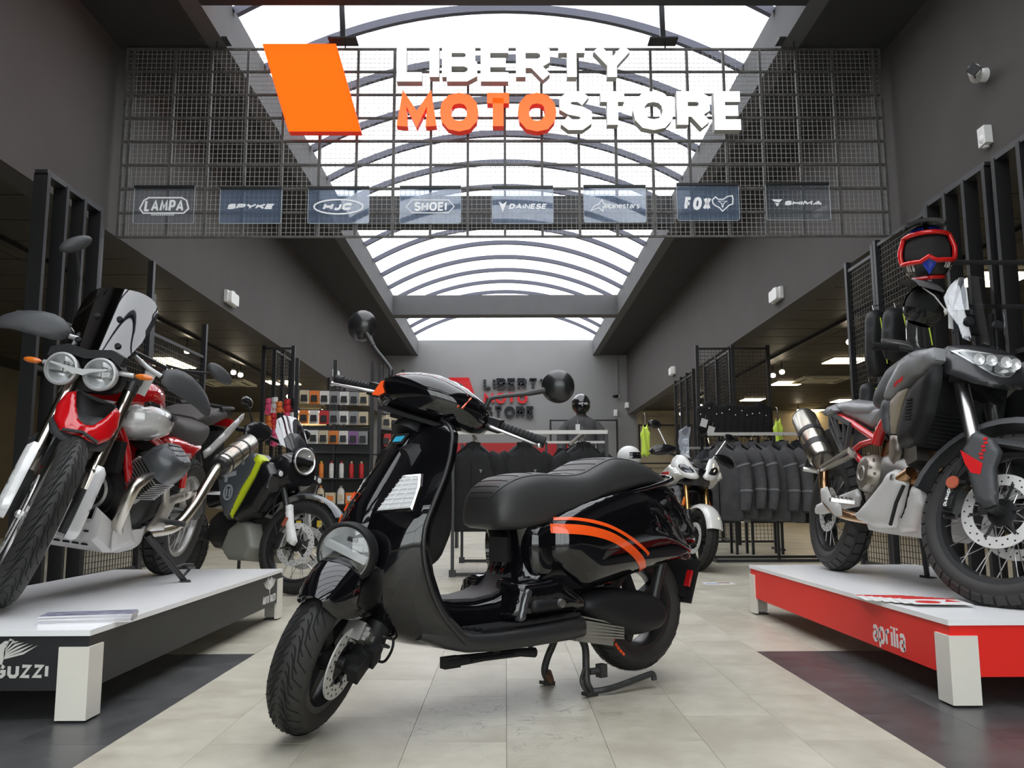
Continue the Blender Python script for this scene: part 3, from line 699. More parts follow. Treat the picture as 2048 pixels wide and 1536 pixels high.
# ------------------------------------------------------------------ ceiling lamps of the side bays
WARM = (1.0, .80, .50)
M_led = mat('warm_lamp_diffuser', WARM, .4, emit=12.0); M_spot = mat('warm_spot_lens', (1, .86, .62), .4, emit=30.0)
M_lampf = mat('lamp_frame', (.5, .47, .4), .5)
ZL = ZF + .09
def led(px, py, sx, sy, lab):
    p = at_z(px, py, ZL - .02); t = thing('ceiling_light', 'flat warm ceiling light panel, ' + lab, 'light', (p.x, p.y, ZL), group='flat light panels of the side bays')
    b = MB(); b.box((0, 0, -.006), (sx + .04, sy + .04, .012)); b.build('frame', M_lampf, t, smooth=0)
    b = MB(); b.box((0, 0, -.016), (sx, sy, .014)); b.build('diffuser', M_led, t, smooth=0)
led(333, 727, .62, 1.2, 'behind the left bike windshield'); led(566, 766, .6, .6, 'left bay beside the black post'); led(602, 823, 1.1, .6, 'left bay above the small headlamp bike')
led(1692, 722, .62, .62, 'right bay, nearest of its row'); led(1577, 767, .6, .6, 'right bay beside the air vent'); led(1694, 802, .62, .62, 'right bay, over the exhaust'); led(1620, 822, .62, .62, 'right bay, farthest along'); led(1505, 800, .5, .5, 'right bay behind the tall rack')
led(1985, 560, .62, .62, 'right bay behind the slatted frame'); led(2025, 690, .62, .62, 'right bay behind the windshield')
def spot(px, py, lab, tgt=(0, 0, -1), drop=.18):
    p = at_z(px, py, ZL - drop); t = thing('spotlight', 'small round track spotlight, ' + lab, 'light', (p.x, p.y, p.z), group='track spotlights of the side bays')
    d = (CAMPOS - p).normalized().lerp(Vector(tgt), .35).normalized()
    b = MB(); b.tube([-d * .12, d * .0], [.035, .05], 14); b.build('can', M_white, t); b = MB(); b.lathe([(0, .012), (.035, .008), (.046, 0)], (0, 0, 0), d, 18); b.build('lens', M_spot, t)
    b = MB(); b.tube([-d * .06, -d * .06 + Vector((0, 0, drop - .02))], .009, 8); b.build('stem', M_blk, t)
for a in ((303, 670, 'right of the tinted windshield'), (374, 702, 'second from the tinted windshield'), (467, 745, 'left one of the pair by the black post'), (481, 750, 'right one of the pair by the black post'), (577, 793, 'in front of the far mesh column'), (644, 822, 'left bay, next to the accessory wall'),
          (1699, 684, 'right bay, nearest the hanging bags'), (1546, 751, 'left one of the pair in the right bay'), (1564, 744, 'right one of the pair in the right bay'), (1597, 822, 'right bay, over the muffler'), (1402, 812, 'right bay, over the hanging gear'), (1362, 828, 'right bay, left of the hanging gear'), (580, 835, 'left bay, farthest')): spot(*a)
M_acu = mat('cream_air_unit', (.62, .58, .44), .5)
for px, py, lab in ((455, 766, 'left'), (1640, 760, 'right')):
    p = at_z(px, py, ZL - .02); t = thing('air_conditioner', 'cream ceiling air conditioner cassette in the %s bay' % lab, 'air conditioner', (p.x, p.y, ZL))
    b = MB(); b.box((0, 0, -.02), (.95, .95, .04)); b.build('panel', M_acu, t, smooth=0)
    b = MB()
    for k in range(4):
        R = Matrix.Rotation(k * PI / 2, 3, 'Z'); b.box(R @ Vector((0, .38, -.042)), (.55, .05, .006) if k % 2 == 0 else (.05, .55, .006))
    b.build('air_slot', M_blk, t, smooth=0)
    b = MB(); b.box((0, 0, -.045), (.5, .5, .012)); b.build('grille', mat('cream_grille', (.5, .47, .36), .5), t, smooth=0)
# lamp tracks
for sg in (-1, 1):
    b = MB(); b.box((sg * 4.62, 14.5, ZL - .02), (.05, 17, .04)); tag(b.build('lamp_track', M_blk, smooth=0), 'long black lamp track under the %s bay ceiling' % ('left' if sg < 0 else 'right'), 'lamp track')

# ------------------------------------------------------------------ display platforms
M_ptop = mat('white_laminate_top', (.93, .93, .94), .22, noise=.02, nscale=2); M_pleg = mat('cream_painted_leg', (.78, .75, .67), .5, noise=.03, nscale=5)
M_pblk = mat('black_printed_fascia', (.022, .022, .023), .45, spec=.4); M_pred = mat('red_printed_fascia', (.84, .030, .022), .42, spec=.22)
M_dec = mat('grey_white_decal', (.62, .61, .57), .5); M_decw = mat('white_decal', (.8, .8, .78), .5)
PT = .285
def platform(name, lab, x0, x1, y0, y1, mf, sgn):
    """sgn: +1 = the corridor side is the +x side"""
    t = thing(name, lab, 'platform', ((x0 + x1) / 2, (y0 + y1) / 2, 0)); hx, hy = (x1 - x0) / 2, (y1 - y0) / 2
    b = MB(); b.box((0, 0, PT - .009), (2 * hx + .012, 2 * hy + .012, .018)); b.build('top_board', M_ptop, t, smooth=0)
    zb = .098; h = PT - .018 - zb
    for k, (c, s) in enumerate((((0, -hy + .009, zb + h / 2), (2 * hx, .018, h)), ((0, hy - .009, zb + h / 2), (2 * hx, .018, h)), ((-hx + .009, 0, zb + h / 2), (.018, 2 * hy - .036, h)), ((hx - .009, 0, zb + h / 2), (.018, 2 * hy - .036, h)))):
        b = MB(); b.box(c, s); b.build('side_board', mf, t, smooth=0)
    for sx in (-1, 1):
        for sy in (-1, 1):
            b = MB(); lw, zt = .098, PT - .052
            cx, cy = sx * (hx + .008), sy * (hy + .008)
            L_ = [(0, 0), (-sx * lw, 0), (-sx * lw, -sy * .02), (-sx * .02, -sy * .02), (-sx * .02, -sy * lw), (0, -sy * lw)]
            b.prism(L_, lambda u, v, t_: Vector((cx + u, cy + v, t_)), .008, zt)
            o = b.build('leg', M_pleg, t, smooth=0)
            b = MB(); b.box((cx - sx * lw / 2, cy - sy * lw / 2, .004), (.07, .07, .008)); b.build('foot_pad', M_blk, o, smooth=0)
    return t
XL = at_z(208, 1447, 0); XLf = at_z(577, 1236, 0); XR = at_z(1879, 1417, 0); XRf = at_z(1473, 1226, 0)
print('PLAT', XL, XLf, XR, XRf)
pL = platform('display_platform', 'low white-topped platform with black sides under the red and white bike', -2.32, -1.335, XL.y + .01, XLf.y, M_pblk, 1)
pR = platform('display_platform', 'low white-topped platform with red sides under the grey bike', 1.495, 2.50, XR.y + .01, XRf.y, M_pred, -1)
yL0, yL1, yR0, yR1 = XL.y + .01, XLf.y, XR.y + .01, XRf.y
def decal(parent, origin, ux, name, m, fn):
    """flat print 1 mm proud of a board: u along ux, v up, t outwards"""
    o = Vector(origin); ux = Vector(ux); nz = Vector((ux.y, -ux.x, 0)); b = MB()
    fn(b, lambda u, v, t: o + ux * u + Vector((0, 0, v)) + nz * t, (.0006, .0016)); return b.build(name, m, parent, smooth=0, kind='stuff')
def wing(b, f, T, s=1.0, ox=0, oy=0):
    P = lambda pts: [(ox + x * s, oy + y * s) for x, y in pts]
    for sg in (-1, 1):
        for k in range(6):
            y = k * .022; L = .30 - k * .04
            b.prism(P([(sg * .02, -.06 + y * .6), (sg * (L * .6), -.02 + y), (sg * L, .055 + y * .35), (sg * (L * .6), .0 + y), (sg * .02, -.045 + y * .6)][::sg]), f, *T)
    b.prism(P([(-.03, -.02), (0, -.14), (.03, -.02), (.03, .06), (.06, .09), (.02, .09), (-.02, .06)]), f, *T)
cxL, cyL = (-2.32 - 1.335) / 2, (yL0 + yL1) / 2
pG = at_y(96, 1356, yL0); pW = at_y(4, 1304, yL0)
decal(pL, (pG.x - cxL, yL0 - cyL, pG.z), (1, 0, 0), 'lettering', M_dec, lambda b, f, T: text(b, 'MOTO GUZZI', -.375, 0, .042, .0105, f, *T, width=.375))
decal(pL, (pW.x - cxL, yL0 - cyL, pW.z), (1, 0, 0), 'eagle_emblem', M_dec, lambda b, f, T: wing(b, f, T, .38))
xs_ = .4925
decal(pL, (xs_, yL1 - cyL - .36, .118), (0, 1, 0), 'lettering', M_decw, lambda b, f, T: text(b, 'MOTO GUZZI', -.02, 0, .042, .009, f, *T, width=.26))
decal(pL, (xs_, yL1 - cyL - .25, .215), (0, 1, 0), 'eagle_emblem', M_decw, lambda b, f, T: wing(b, f, T, .42))
fx = 1.495 - .0; q0 = at_x(1747, 1281, fx); q1 = at_x(1812, 1299, fx)
decal(pR, (-.5025, q0.y - (yR0 + yR1) / 2, q0.z), (0, -1, 0), 'lettering', mat('pale_red_white_decal', (.85, .78, .76), .5), lambda b, f, T: text(b, 'aprilia', 0, 0, .088, .0150, f, *T, width=q0.y - q1.y, gap=.008))
# printed matter
M_pap = mat('paper_edge', (.78, .77, .78), .6); M_covr = mat('grey_printed_cover', (.22, .22, .30), .35, noise=.6, nscale=25)
pB = at_z(180, 1236, PT + .01)
for k in range(6):
    b = MB(); b.box((0, 0, 0), (.29, .115, .0035)); b.box((0, 0, .0022), (.29, .115, .0008), mi=1)
    o = b.build('brochure', [M_pap, M_covr], None, smooth=0); o.location = (pB.x + rnd.uniform(-.004, .004), pB.y + rnd.uniform(-.003, .003), PT + .0022 + k * .0045); o.rotation_euler = (0, 0, math.radians(13 + rnd.uniform(-1, 1)))
    tag(o, ['lowest', 'second lowest', 'third from the bottom', 'third from the top', 'second from the top', 'topmost'][k] + ' grey brochure of the neat stack on the black-sided platform', 'brochure', 'brochures stacked on the left platform')
M_lfw = mat('white_leaflet_paper', (.82, .81, .80), .4); M_lfr = mat('red_leaflet_print', (.62, .02, .02), .4)
pA = at_z(1772, 1196, PT); pC = at_z(1870, 1209, PT)
for k in range(6):
    t = k / 5; p = pA.lerp(pC, t)
    b = MB(); b.box((0, 0, 0), (.21, .19, .0015)); fo = lambda u, v, tt: Vector((u, v, tt))
    poly = lambda cx, r, y0: [(cx + r * math.cos(2 * PI * i / 20), y0 + r * math.sin(2 * PI * i / 20)) for i in range(20)]
    b.prism(poly(-.035, .045, -.03), fo, .0007, .0013, mi=1); b.prism([(-.10, .06), (.10, .06), (.10, .09), (-.10, .09)], fo, .0007, .0013, mi=1); b.prism([(.03, -.02), (.09, -.02), (.06, .05)], fo, .0007, .0013, mi=1)
    o = b.build('leaflet', [M_lfw, M_lfr], None, smooth=0); o.location = (p.x, p.y, PT + .001 + k * .0022); o.rotation_euler = (0, 0, math.radians(-8))
    tag(o, ['rearmost', 'second from the rear', 'third from the rear', 'third from the front', 'second from the front', 'front'][k] + ' red and white leaflet of the fan on the red-sided platform', 'leaflet', 'leaflets fanned on the right platform')

# ------------------------------------------------------------------ slatted steel frames and mesh screens at the sides
def frame_slats(lab, sg, y0, y1, n, zt, x=3.3, low=.02):
    t = thing('slatted_frame', lab, 'frame', (sg * x, (y0 + y1) / 2, 0)); L = y1 - y0
    b = MB(); b.box((0, 0, zt - .02), (.09, L, .04)); b.build('top_rail', M_blk2, t, smooth=0)
    b = MB(); b.box((0, 0, 1.62), (.03, L - .04, .03)); b.build('mid_rail', M_blk2, t, smooth=0)
    b = MB(); b.box((0, 0, .03), (.09, L, .05)); b.build('bottom_rail', M_blk2, t, smooth=0)
    p = None
    for k in range(n):
        y = lerp(-L / 2 + .02, L / 2 - .02, k / (n - 1))
        if p is None:
            b = MB(); b.box((0, 0, zt / 2), (.10, .04, zt - .05)); p = b.build('post', M_blk, t, smooth=0); p.location = (0, y, 0)
        else:
            o = p.copy(); C.objects.link(o); o.parent = t; o.location = (0, y, 0)
    return t
def mesh_screen(lab, x0, y0, x1, y1, z0, z1, pitch=.05, posts=2, zpost=None):
    t = thing('mesh_screen', lab, 'screen', (x0, y0, 0)); d = Vector((x1 - x0, y1 - y0, 0)); L = d.length; d.normalize(); zp = zpost or z1
    for k in range(posts):
        b = MB(); c = d * (L * k / (posts - 1)); b.box((c.x, c.y, zp / 2), (.05, .05, zp)); b.build('post', M_blk2, t, smooth=0)
    for z in (z0, z1 - .02):
        b = MB(); b.bar(Vector((0, 0, z)), d * L + Vector((0, 0, z)), .03, .03); b.build('rail', M_blk2, t, smooth=0)
    b = MB(); n = int(L / pitch)
    for k in range(1, n): c = d * (L * k / n); b.box((c.x, c.y, (z0 + z1) / 2), (.005, .005, z1 - z0))
    for k in range(1, int((z1 - z0) / pitch)):
        z = z0 + k * pitch; b.bar(Vector((0, 0, z)), d * L + Vector((0, 0, z)), .005, .005)
    b.build('wire_mesh', M_blk2, t, smooth=0, kind='stuff')
    return t
frame_slats('tall black slatted steel frame, nearest on the left edge', -1, 5.82, 6.66, 4, 3.03)
frame_slats('tall black slatted steel frame behind the front-left one', -1, 4.9, 5.72, 4, 2.94, x=3.75)
frame_slats('tall black slatted steel frame, nearest on the right edge', 1, 5.5, 6.33, 4, 2.95)
frame_slats('tall black slatted steel frame at the far right edge of the row', 1, 4.55, 5.42, 4, 2.95, x=3.3)
mesh_screen('black mesh screen with posts beside the left slatted frame', -3.3, 6.72, -3.3, 7.75, .1, 2.38, zpost=2.9)
mesh_screen('black mesh screen running back along the left wall band', -3.3, 7.8, -3.3, 9.2, .1, 2.25, zpost=2.6)
mesh_screen('tall black mesh screen behind the red and blue helmet', 3.3, 6.38, 3.3, 7.3, .1, 2.92, zpost=2.95)
mesh_screen('tall black mesh screen holding the hanging bags', 3.3, 7.36, 3.3, 7.95, .1, 2.86, zpost=2.93)
# ------------------------------------------------------------------ vehicle helpers
M_rub = mat('tyre_rubber', (.026, .025, .024), .62, noise=.1, nscale=30, bump=.25, bscale=120)
M_grv = mat('tyre_groove', (.006, .006, .006), .9)
M_gloss = mat('gloss_black_paint', (.0035, .0035, .0045), .045, coat=.55)
M_matt = mat('matt_black_plastic', (.012, .012, .013), .5, spec=.3, bump=.05, bscale=300)
M_satin = mat('satin_black_metal', (.022, .022, .023), .35)
M_alu = mat('brushed_aluminium', (.62, .61, .60), .32, metal=1.0)
M_alud = mat('cast_grey_metal', (.25, .245, .235), .42, metal=.9, bump=.1, bscale=120)
M_chrome = mat('polished_chrome', (.85, .85, .86), .06, metal=1.0)
M_steel = mat('brushed_steel_tube', (.50, .47, .41), .26, metal=1.0)
M_disc = mat('brake_disc_steel', (.72, .71, .69), .35, metal=.35)
M_lens = clear('clear_lamp_lens', (.95, .96, .97), gloss=.07)
M_refl = mat('lamp_reflector', (.90, .91, .92), .28, metal=.45)
M_amber = mat('amber_lens', (.75, .18, .02), .2, coat=.5); M_redl = mat('red_lens', (.45, .008, .01), .15, coat=.6)
M_orange = mat('bright_orange_stripe', (.90, .095, .012), .25, coat=.6)
M_hole = mat('dark_hole', (.01, .01, .01), .9)

class Frame:
    """local axes u forward, v to the rider's left, z up"""
    def __init__(s, M): s.M = M; s.I = M.inverted()
    def uz(s, px, py, v):
        p = s.I @ CAMPOS; d = s.I.to_3x3() @ ray(px, py); q = p + d * ((v - p.y) / d.y); return (q.x, q.z)
    def vz(s, px, py, u):
        p = s.I @ CAMPOS; d = s.I.to_3x3() @ ray(px, py); q = p + d * ((u - p.x) / d.x); return (q.y, q.z)
    def poly(s, pts, v): return [s.uz(x, y, v) for x, y in pts]
def bike_frame(o, psi, lean=0):
    return Matrix.Translation(Vector(o)) @ Matrix.Rotation(math.radians(psi), 4, 'Z') @ Matrix.Rotation(math.radians(-lean), 4, 'X')
def steer(A, rake, delta):
    a = Vector((-math.sin(math.radians(rake)), 0, math.cos(math.radians(rake))))
    return Matrix.Translation(A) @ Matrix.Rotation(math.radians(delta), 4, a) @ Matrix.Translation(-Vector(A))
def lat(v0=0.0, s=1): return lambda u, z, t: Vector((u, v0 + s * t, z))

def tyre_pt(c, R, w_, h, th, s, lift=0.0):
    r = R - h * .42 * abs(s) ** 2.3 + lift; return Vector((c[0] + r * math.cos(th), w_ * .97 * s, c[1] + r * math.sin(th)))
def wheel(parent, name, M, c, R, w_, Rr, label=None, spokes=0, rimm=None, hubr=.05, hubw=.06, tread='road', nblk=46, disc=None, discs=(1,), dmat=None, solid=False, cast=0, spin=0.0, spm=None):
    """c=(u,z) axle; R outer radius; w_ half width; Rr rim radius"""
    rimm = rimm or M_satin; h = R - Rr
    b = MB(M); ax = (0, 1, 0); o = (c[0], 0, c[1])
    wr = w_ * .72
    b.lathe([(Rr - .022, -wr * .55), (Rr - .012, -wr * .9), (Rr + .006, -wr), (Rr + .006, -wr - .004), (Rr - .014, -wr - .002), (Rr - .026, -wr * .5), (Rr - .026, wr * .5), (Rr - .014, wr + .002), (Rr + .006, wr + .004), (Rr + .006, wr), (Rr - .012, wr * .9), (Rr - .022, wr * .55)], o, ax, 48, closed=True)
    b.lathe([(0, -hubw - .02), (.018, -hubw - .02), (.02, -hubw), (hubr, -hubw), (hubr, -hubw * .8), (hubr * .6, -hubw * .6), (hubr * .6, hubw * .6), (hubr, hubw * .8), (hubr, hubw), (.02, hubw), (.018, hubw + .02), (0, hubw + .02)], o, ax, 24)
    if cast:
        for k in range(cast):
            a = 2 * PI * k / cast + spin; d = Vector((math.cos(a), 0, math.sin(a))); t = Vector((-math.sin(a), 0, math.cos(a)))
            p0 = Vector(o) + d * hubr * .7; p1 = Vector(o) + d * (Rr - .02)
            vs = []
            for p, wd, th in ((p0, .022, .02), (p1, .015, .014)):
                vs += [p + t * wd + Vector((0, th, 0)), p - t * wd + Vector((0, th, 0)), p - t * wd - Vector((0, th, 0)), p + t * wd - Vector((0, th, 0))]
            b.add(vs, [(0, 1, 5, 4), (1, 2, 6, 5), (2, 3, 7, 6), (3, 0, 4, 7)])
    root = b.build(name, rimm, parent, smooth=35, label=label)
    b = MB(M); prof = [(Rr - .004, -w_ * .70), (Rr + h * .25, -w_ * .95), (Rr + h * .5, -w_)]
    for i in range(9):
        s = lerp(-.97, .97, i / 8); prof.append((R - h * .42 * abs(s) ** 2.3 - .002, w_ * .97 * s))
    prof += [(Rr + h * .5, w_), (Rr + h * .25, w_ * .95), (Rr - .004, w_ * .70)]
    b.lathe(prof, o, ax, 64); b.build('tyre', M_rub, root, smooth=60)
    b = MB(M)
    if tread == 'road':
        for k in range(nblk):
            for sg in (-1, 1):
                for (pl) in ([(0.0, .10), (.35, .30), (1.3, .50), (1.9, .93)], [(.55, .05), (.75, .22), (1.6, .40), (2.0, .62)]):
                    th0 = 2 * PI * (k + (.5 if sg > 0 else 0)) / nblk; st = 2 * PI / nblk
                    for (a0, s0), (a1, s1) in zip(pl, pl[1:]):
                        p = tyre_pt(c, R, w_, h, th0 - a0 * st, sg * s0, .0008); q = tyre_pt(c, R, w_, h, th0 - a1 * st, sg * s1, .0008)
                        d = (q - p).normalized(); nrm = (p - Vector(o)).normalized(); x = d.cross(nrm) * .0022
                        b.add([p + x, p - x, q - x, q + x], [(0, 1, 2, 3)])
        b.build('tread_groove', M_grv, root, smooth=0, kind='stuff', doubles=0, normals=False)
    else:
        L = 2 * PI * R / nblk
        for k in range(nblk):
            rows = [(-.78, .30, .55), (-.28, .36, 0), (.28, .36, .5), (.78, .30, 0)] if tread == 'knob' else [(-.70, .46, .5), (0, .62, 0), (.70, .46, .5)]
            for s0, sw, ph in rows:
                th = 2 * PI * (k + ph) / nblk; dth = 2 * PI / nblk * .40
                vs = []
                for lift in (-.004, .007):
                    for (aa, ss) in ((-dth - .012 * (abs(s0) < .4), s0 - sw / 2), (dth, s0 - sw / 2 + .03), (dth + .012 * (abs(s0) < .4), s0 + sw / 2 - .03), (-dth, s0 + sw / 2)): vs.append(tyre_pt(c, R, w_, h, th + aa, max(-1.05, min(1.05, ss)), lift))
                b.add(vs, [(4, 5, 6, 7), (0, 1, 5, 4), (1, 2, 6, 5), (2, 3, 7, 6), (3, 0, 4, 7)])
        b.build('tread_block', M_rub, root, smooth=0, kind='stuff', doubles=0)
    if spokes:
        b = MB(M)
        for k in range(spokes):
            a = 2 * PI * k / spokes; sg = 1 if k % 2 else -1; off = (.32 if (k // 2) % 2 else -.32)
            p = Vector(o) + Vector((math.cos(a + off * 1.6) * hubr * .92, sg * hubw * .88, math.sin(a + off * 1.6) * hubr * .92)); q = Vector(o) + Vector((math.cos(a) * (Rr - .02), sg * wr * .55, math.sin(a) * (Rr - .02)))
            b.tube([p, q], .0022, 5, caps=False)
        b.build('spokes', spm or M_alu, root, smooth=60, kind='stuff')
    if disc:
        for sg in discs:
            b = MB(M); y = sg * (hubw + .012)
            b.lathe([(disc - .045, y - .0025), (disc, y - .0025), (disc, y + .0025), (disc - .045, y + .0025)], o, ax, 56, closed=True)
            dk = b.build('brake_disc', dmat or M_disc, root, smooth=30)
            b = MB(M)
            for k in range(36):
                a = 2 * PI * k / 36; r = disc - (.013 if k % 2 else .030)
                b.lathe([(0, y - .0032), (.0038, y - .0032), (.0038, y + .0032), (0, y + .0032)], (o[0] + r * math.cos(a), 0, o[2] + r * math.sin(a)), ax, 8)
            b.build('disc_hole', M_hole, root, smooth=0, kind='stuff')
            b = MB(M)
            for k in range(6):
                a = 2 * PI * k / 6 + .3; d0 = Vector((math.cos(a), 0, math.sin(a)))
                p = Vector(o) + d0 * hubr * .8 + Vector((0, y * .96, 0)); q = Vector(o) + d0 * (disc - .040) + Vector((0, y, 0)); b.bar(p, q, .010, .006, up=(0, 1, 0)); b.lathe([(0, y - .006), (.007, y - .006), (.007, y + .006), (0, y + .006)], (q.x, 0, q.z), ax, 8)
            b.build('disc_carrier', M_satin, root, smooth=0)
    return root
def caliper(parent, M, c, r, ang, v, sg=1, m=None):
    a = math.radians(ang); b = MB(M); o = Vector((c[0] + r * math.cos(a), v, c[1] + r * math.sin(a)))
    R = Matrix.Rotation(-a, 3, 'Y')
    b.box(o, (.055, .055, .11), R); b.box(o + Vector((0, sg * .030, 0)), (.04, .02, .08), R)
    for k in (-1, 1): b.tube([o + R @ Vector((0, sg * .02, k * .028)), o + R @ Vector((0, sg * .046, k * .028))], .015, 12)
    b.tube([o + R @ Vector((.02, 0, .07)), o + R @ Vector((-.03, 0, .062))], .009, 8)
    return b.build('brake_caliper', m or M_satin, parent, smooth=30)
def surf_strip(mb, poly, hfun, f, step=.015, lift=.0015):
    """a decal that follows a pillow surface: hfun(u, z) -> offset"""
    V, F = triang([tuple(p) for p in resample(poly, step)], step)
    return mb.add([f(u, v, hfun(u, v) + lift) for u, v in V], [tuple(t) for t in F])
def pillow_height(poly, T, R, step, power=.5, minT=0.0):
    B = [tuple(p) for p in resample(poly, step)]
    def h(u, v):
        k = min(1.0, edge_dist((u, v), B) / R) if inside((u, v), B) else 0.0
        tt = T(u, v) if callable(T) else T
        return minT + (tt - minT) * (1 - (1 - k) ** 2) ** power
    return h
def smoothp(pts, n=5, closed=True):
    return [(p.x, p.y) for p in catmull([Vector((a, b_, 0)) for a, b_ in pts], n, closed)]
def sect_loft(mb, secs, n=20, pw=2.5, axis='u'):
    """secs: (u, zc, hz, hw[, vc]) superellipse rings along u"""
    rings = []
    for s_ in secs:
        u, zc, hz, hw = s_[:4]; vc = s_[4] if len(s_) > 4 else 0; ring_ = []
        for k in range(n):
            t = 2 * PI * k / n; cx, sx = math.cos(t), math.sin(t)
            y = math.copysign(abs(cx) ** (2 / pw), cx) * hw + vc; z = math.copysign(abs(sx) ** (2 / pw), sx) * hz + zc
            ring_.append(Vector((u, y, z)) if axis == 'u' else Vector((y, u, z)))
        rings.append(ring_)
    return mb.skin(rings, True)
# ------------------------------------------------------------------ the black scooter in the middle
FM = bike_frame((.5005, 3.4346, 0), -143)
sc = thing('scooter', 'glossy black scooter with orange side stripes on its centre stand, middle of the hall', 'scooter', M=FM)
SF = Frame(FM); SA = Vector((.96, 0, .95)); ST = steer(SA, 26.5, 42); RFm = Frame(FM @ ST)
I4 = Matrix.Identity(4)
# wheels
rw = wheel(sc, 'rear_wheel', I4, (0, .272), .243, .064, .158, tread='road', nblk=30, cast=5, hubr=.06, rimm=M_satin)
b = MB()
for k, a in enumerate((-52, -47, -42, -37, -30, -25)):
    a = math.radians(a); r = .2 
    b.box((r * math.cos(a), .0655, .272 + r * math.sin(a)), (.010, .002, .014), Matrix.Rotation(-a, 3, 'Y'))
b.build('sidewall_mark', M_orange, rw, smooth=0, kind='stuff')
fw = wheel(sc, 'front_wheel', ST, (1.32, .236), .236, .060, .155, tread='road', nblk=30, cast=5, hubr=.055, rimm=M_satin, disc=.110, discs=(1,))
caliper(fw, ST, (1.32, .236), .095, 120, .078, 1, M_alud)
# fork side: swing arm, shock with spring
b = MB(ST); b.tube([(1.17, .10, .40), (1.20, .105, .33), (1.26, .10, .25), (1.32, .095, .236)], [.040, .042, .04, .034], 14, smooth=4); b.tube([(1.10, .02, .47), (1.15, .08, .42), (1.19, .10, .36)], .045, 12, smooth=3)
fk = b.build('fork_arm', M_matt, sc)
b = MB(ST); P0, P1 = Vector((1.24, .135, .24)), Vector((1.11, .115, .47))
b.tube([P0, P1], .014, 10); pts = []
d = (P1 - P0).normalized(); x = d.cross(Vector((0, 1, 0))).normalized(); y = d.cross(x)
for k in range(73): a = k * 2 * PI / 9; pts.append(P0.lerp(P1, .12 + .8 * k / 72) + x * math.cos(a) * .028 + y * math.sin(a) * .028)
b.tube(pts, .0055, 6); b.build('shock_spring', M_satin, sc)
b = MB(ST); b.box((1.285, .112, .235), (.10, .035, .055), (0, .5, 0)); b.box((1.25, .125, .265), (.05, .04, .07), (0, .4, 0)); b.build('brake_cover', M_matt, sc, smooth=0)
# front fender
b = MB(ST); rings = []
for (u, zr, zs, hw) in ((1.475, .452, .435, .030), (1.455, .478, .415, .058), (1.42, .512, .403, .078), (1.37, .542, .393, .092), (1.30, .562, .385, .100), (1.22, .566, .378, .102), (1.14, .548, .372, .098), (1.06, .505, .368, .088), (1.01, .46, .366, .075)):
    r_ = []
    for k in range(17):
        a = PI * k / 16; cx, sx = math.cos(a), math.sin(a)
        r_.append(Vector((u, hw * math.copysign(abs(cx) ** .75, cx), zs + (zr - zs) * sx ** .8)))
    for k in range(16, -1, -1):
        p = r_[k]; r_.append(Vector((p.x - .004, p.y * .93, p.z - .006)))
    rings.append(r_)
b.skin(rings, True); b.build('front_fender', M_gloss, sc, smooth=60)
# headlamp on the fender
HA = Vector((1, 0, .10)).normalized(); HC = Vector((1.318, 0, .556))
b = MB(ST); b.lathe([(0.0, -0.0525), (0.054, -0.0525), (0.081, -0.0315), (0.0918, 0.0), (0.0929, 0.0294), (0.0864, 0.0378), (0.081, 0.0378), (0.081, 0.021)], HC, HA, 40); hl = b.build('headlamp', M_matt, sc)
b = MB(ST); b.lathe([(0.0, -0.0294), (0.0324, -0.0231), (0.0594, -0.0042), (0.0778, 0.0231)], HC, HA, 36); b.build('reflector', M_refl, hl)
b = MB(ST); b.lathe([(0.0772, 0.0252), (0.0815, 0.0315), (0.0815, 0.0357), (0.0772, 0.0357)], HC, HA, 40, closed=True); b.build('chrome_ring', M_chrome, hl)
b = MB(ST); b.bar(HC + HA * .02 + Vector((0, -.068, .012)), HC + HA * .02 + Vector((0, .068, -.004)), .02, .020, up=(0, 0, 1)); b.build('light_bar', M_refl, hl, smooth=0)
b = MB(ST); b.box(HC + HA * .006 + Vector((0, 0, -.032)), (.012, .05, .018)); b.box(HC + HA * .0 + Vector((0, .0, .04)), (.010, .03, .012)); b.build('led_module', mat('dark_led_module', (.08, .08, .085), .2, metal=.7), hl, smooth=0)
b = MB(ST); b.lathe([(0.0, 0.0494), (0.0324, 0.0462), (0.0594, 0.0399), (0.0788, 0.0305)], HC, HA, 36); b.build('lens', M_lens, hl)
# leg shield
def sh_loft(b, levels, back, n=24):
    rings = []
    for (z, uc, ue, W, p) in levels:
        fr = []; bk = []
        for k in range(n + 1):
            t = lerp(-1, 1, k / n); v = W * t; u = uc - (uc - ue) * abs(t) ** p
            # rounded rim: the last 6 % curls back
            fr.append(Vector((u, v, z))); bk.append(Vector((min(u - .018, lerp(ue - back, u - .03, abs(t) ** 4)), v * .985, z)))
        rings.append(fr + bk[::-1])
    b.skin(rings, True)
LV = [(.955, 1.000, .985, .07, 2), (.948, 1.020, .985, .125, 2), (.930, 1.036, .985, .165, 2.0), (.90, 1.058, .988, .192, 1.9), (.86, 1.082, 1.0, .206, 1.9), (.82, 1.110, 1.012, .213, 1.9), (.76, 1.152, 1.036, .219, 1.9), (.68, 1.205, 1.076, .223, 1.9), (.61, 1.238, 1.104, .223, 2.0), (.54, 1.242, 1.106, .220, 2.2), (.47, 1.236, 1.090, .216, 2.4), (.40, 1.222, 1.060, .211, 2.5), (.34, 1.192, 1.020, .206, 2.5), (.29, 1.145, .970, .202, 2.4), (.25, 1.08, .925, .19, 2.0), (.228, 1.0, .89, .16, 2)]
b = MB(); sh_loft(b, LV, .045); b.build('leg_shield', M_gloss, sc, smooth=50)
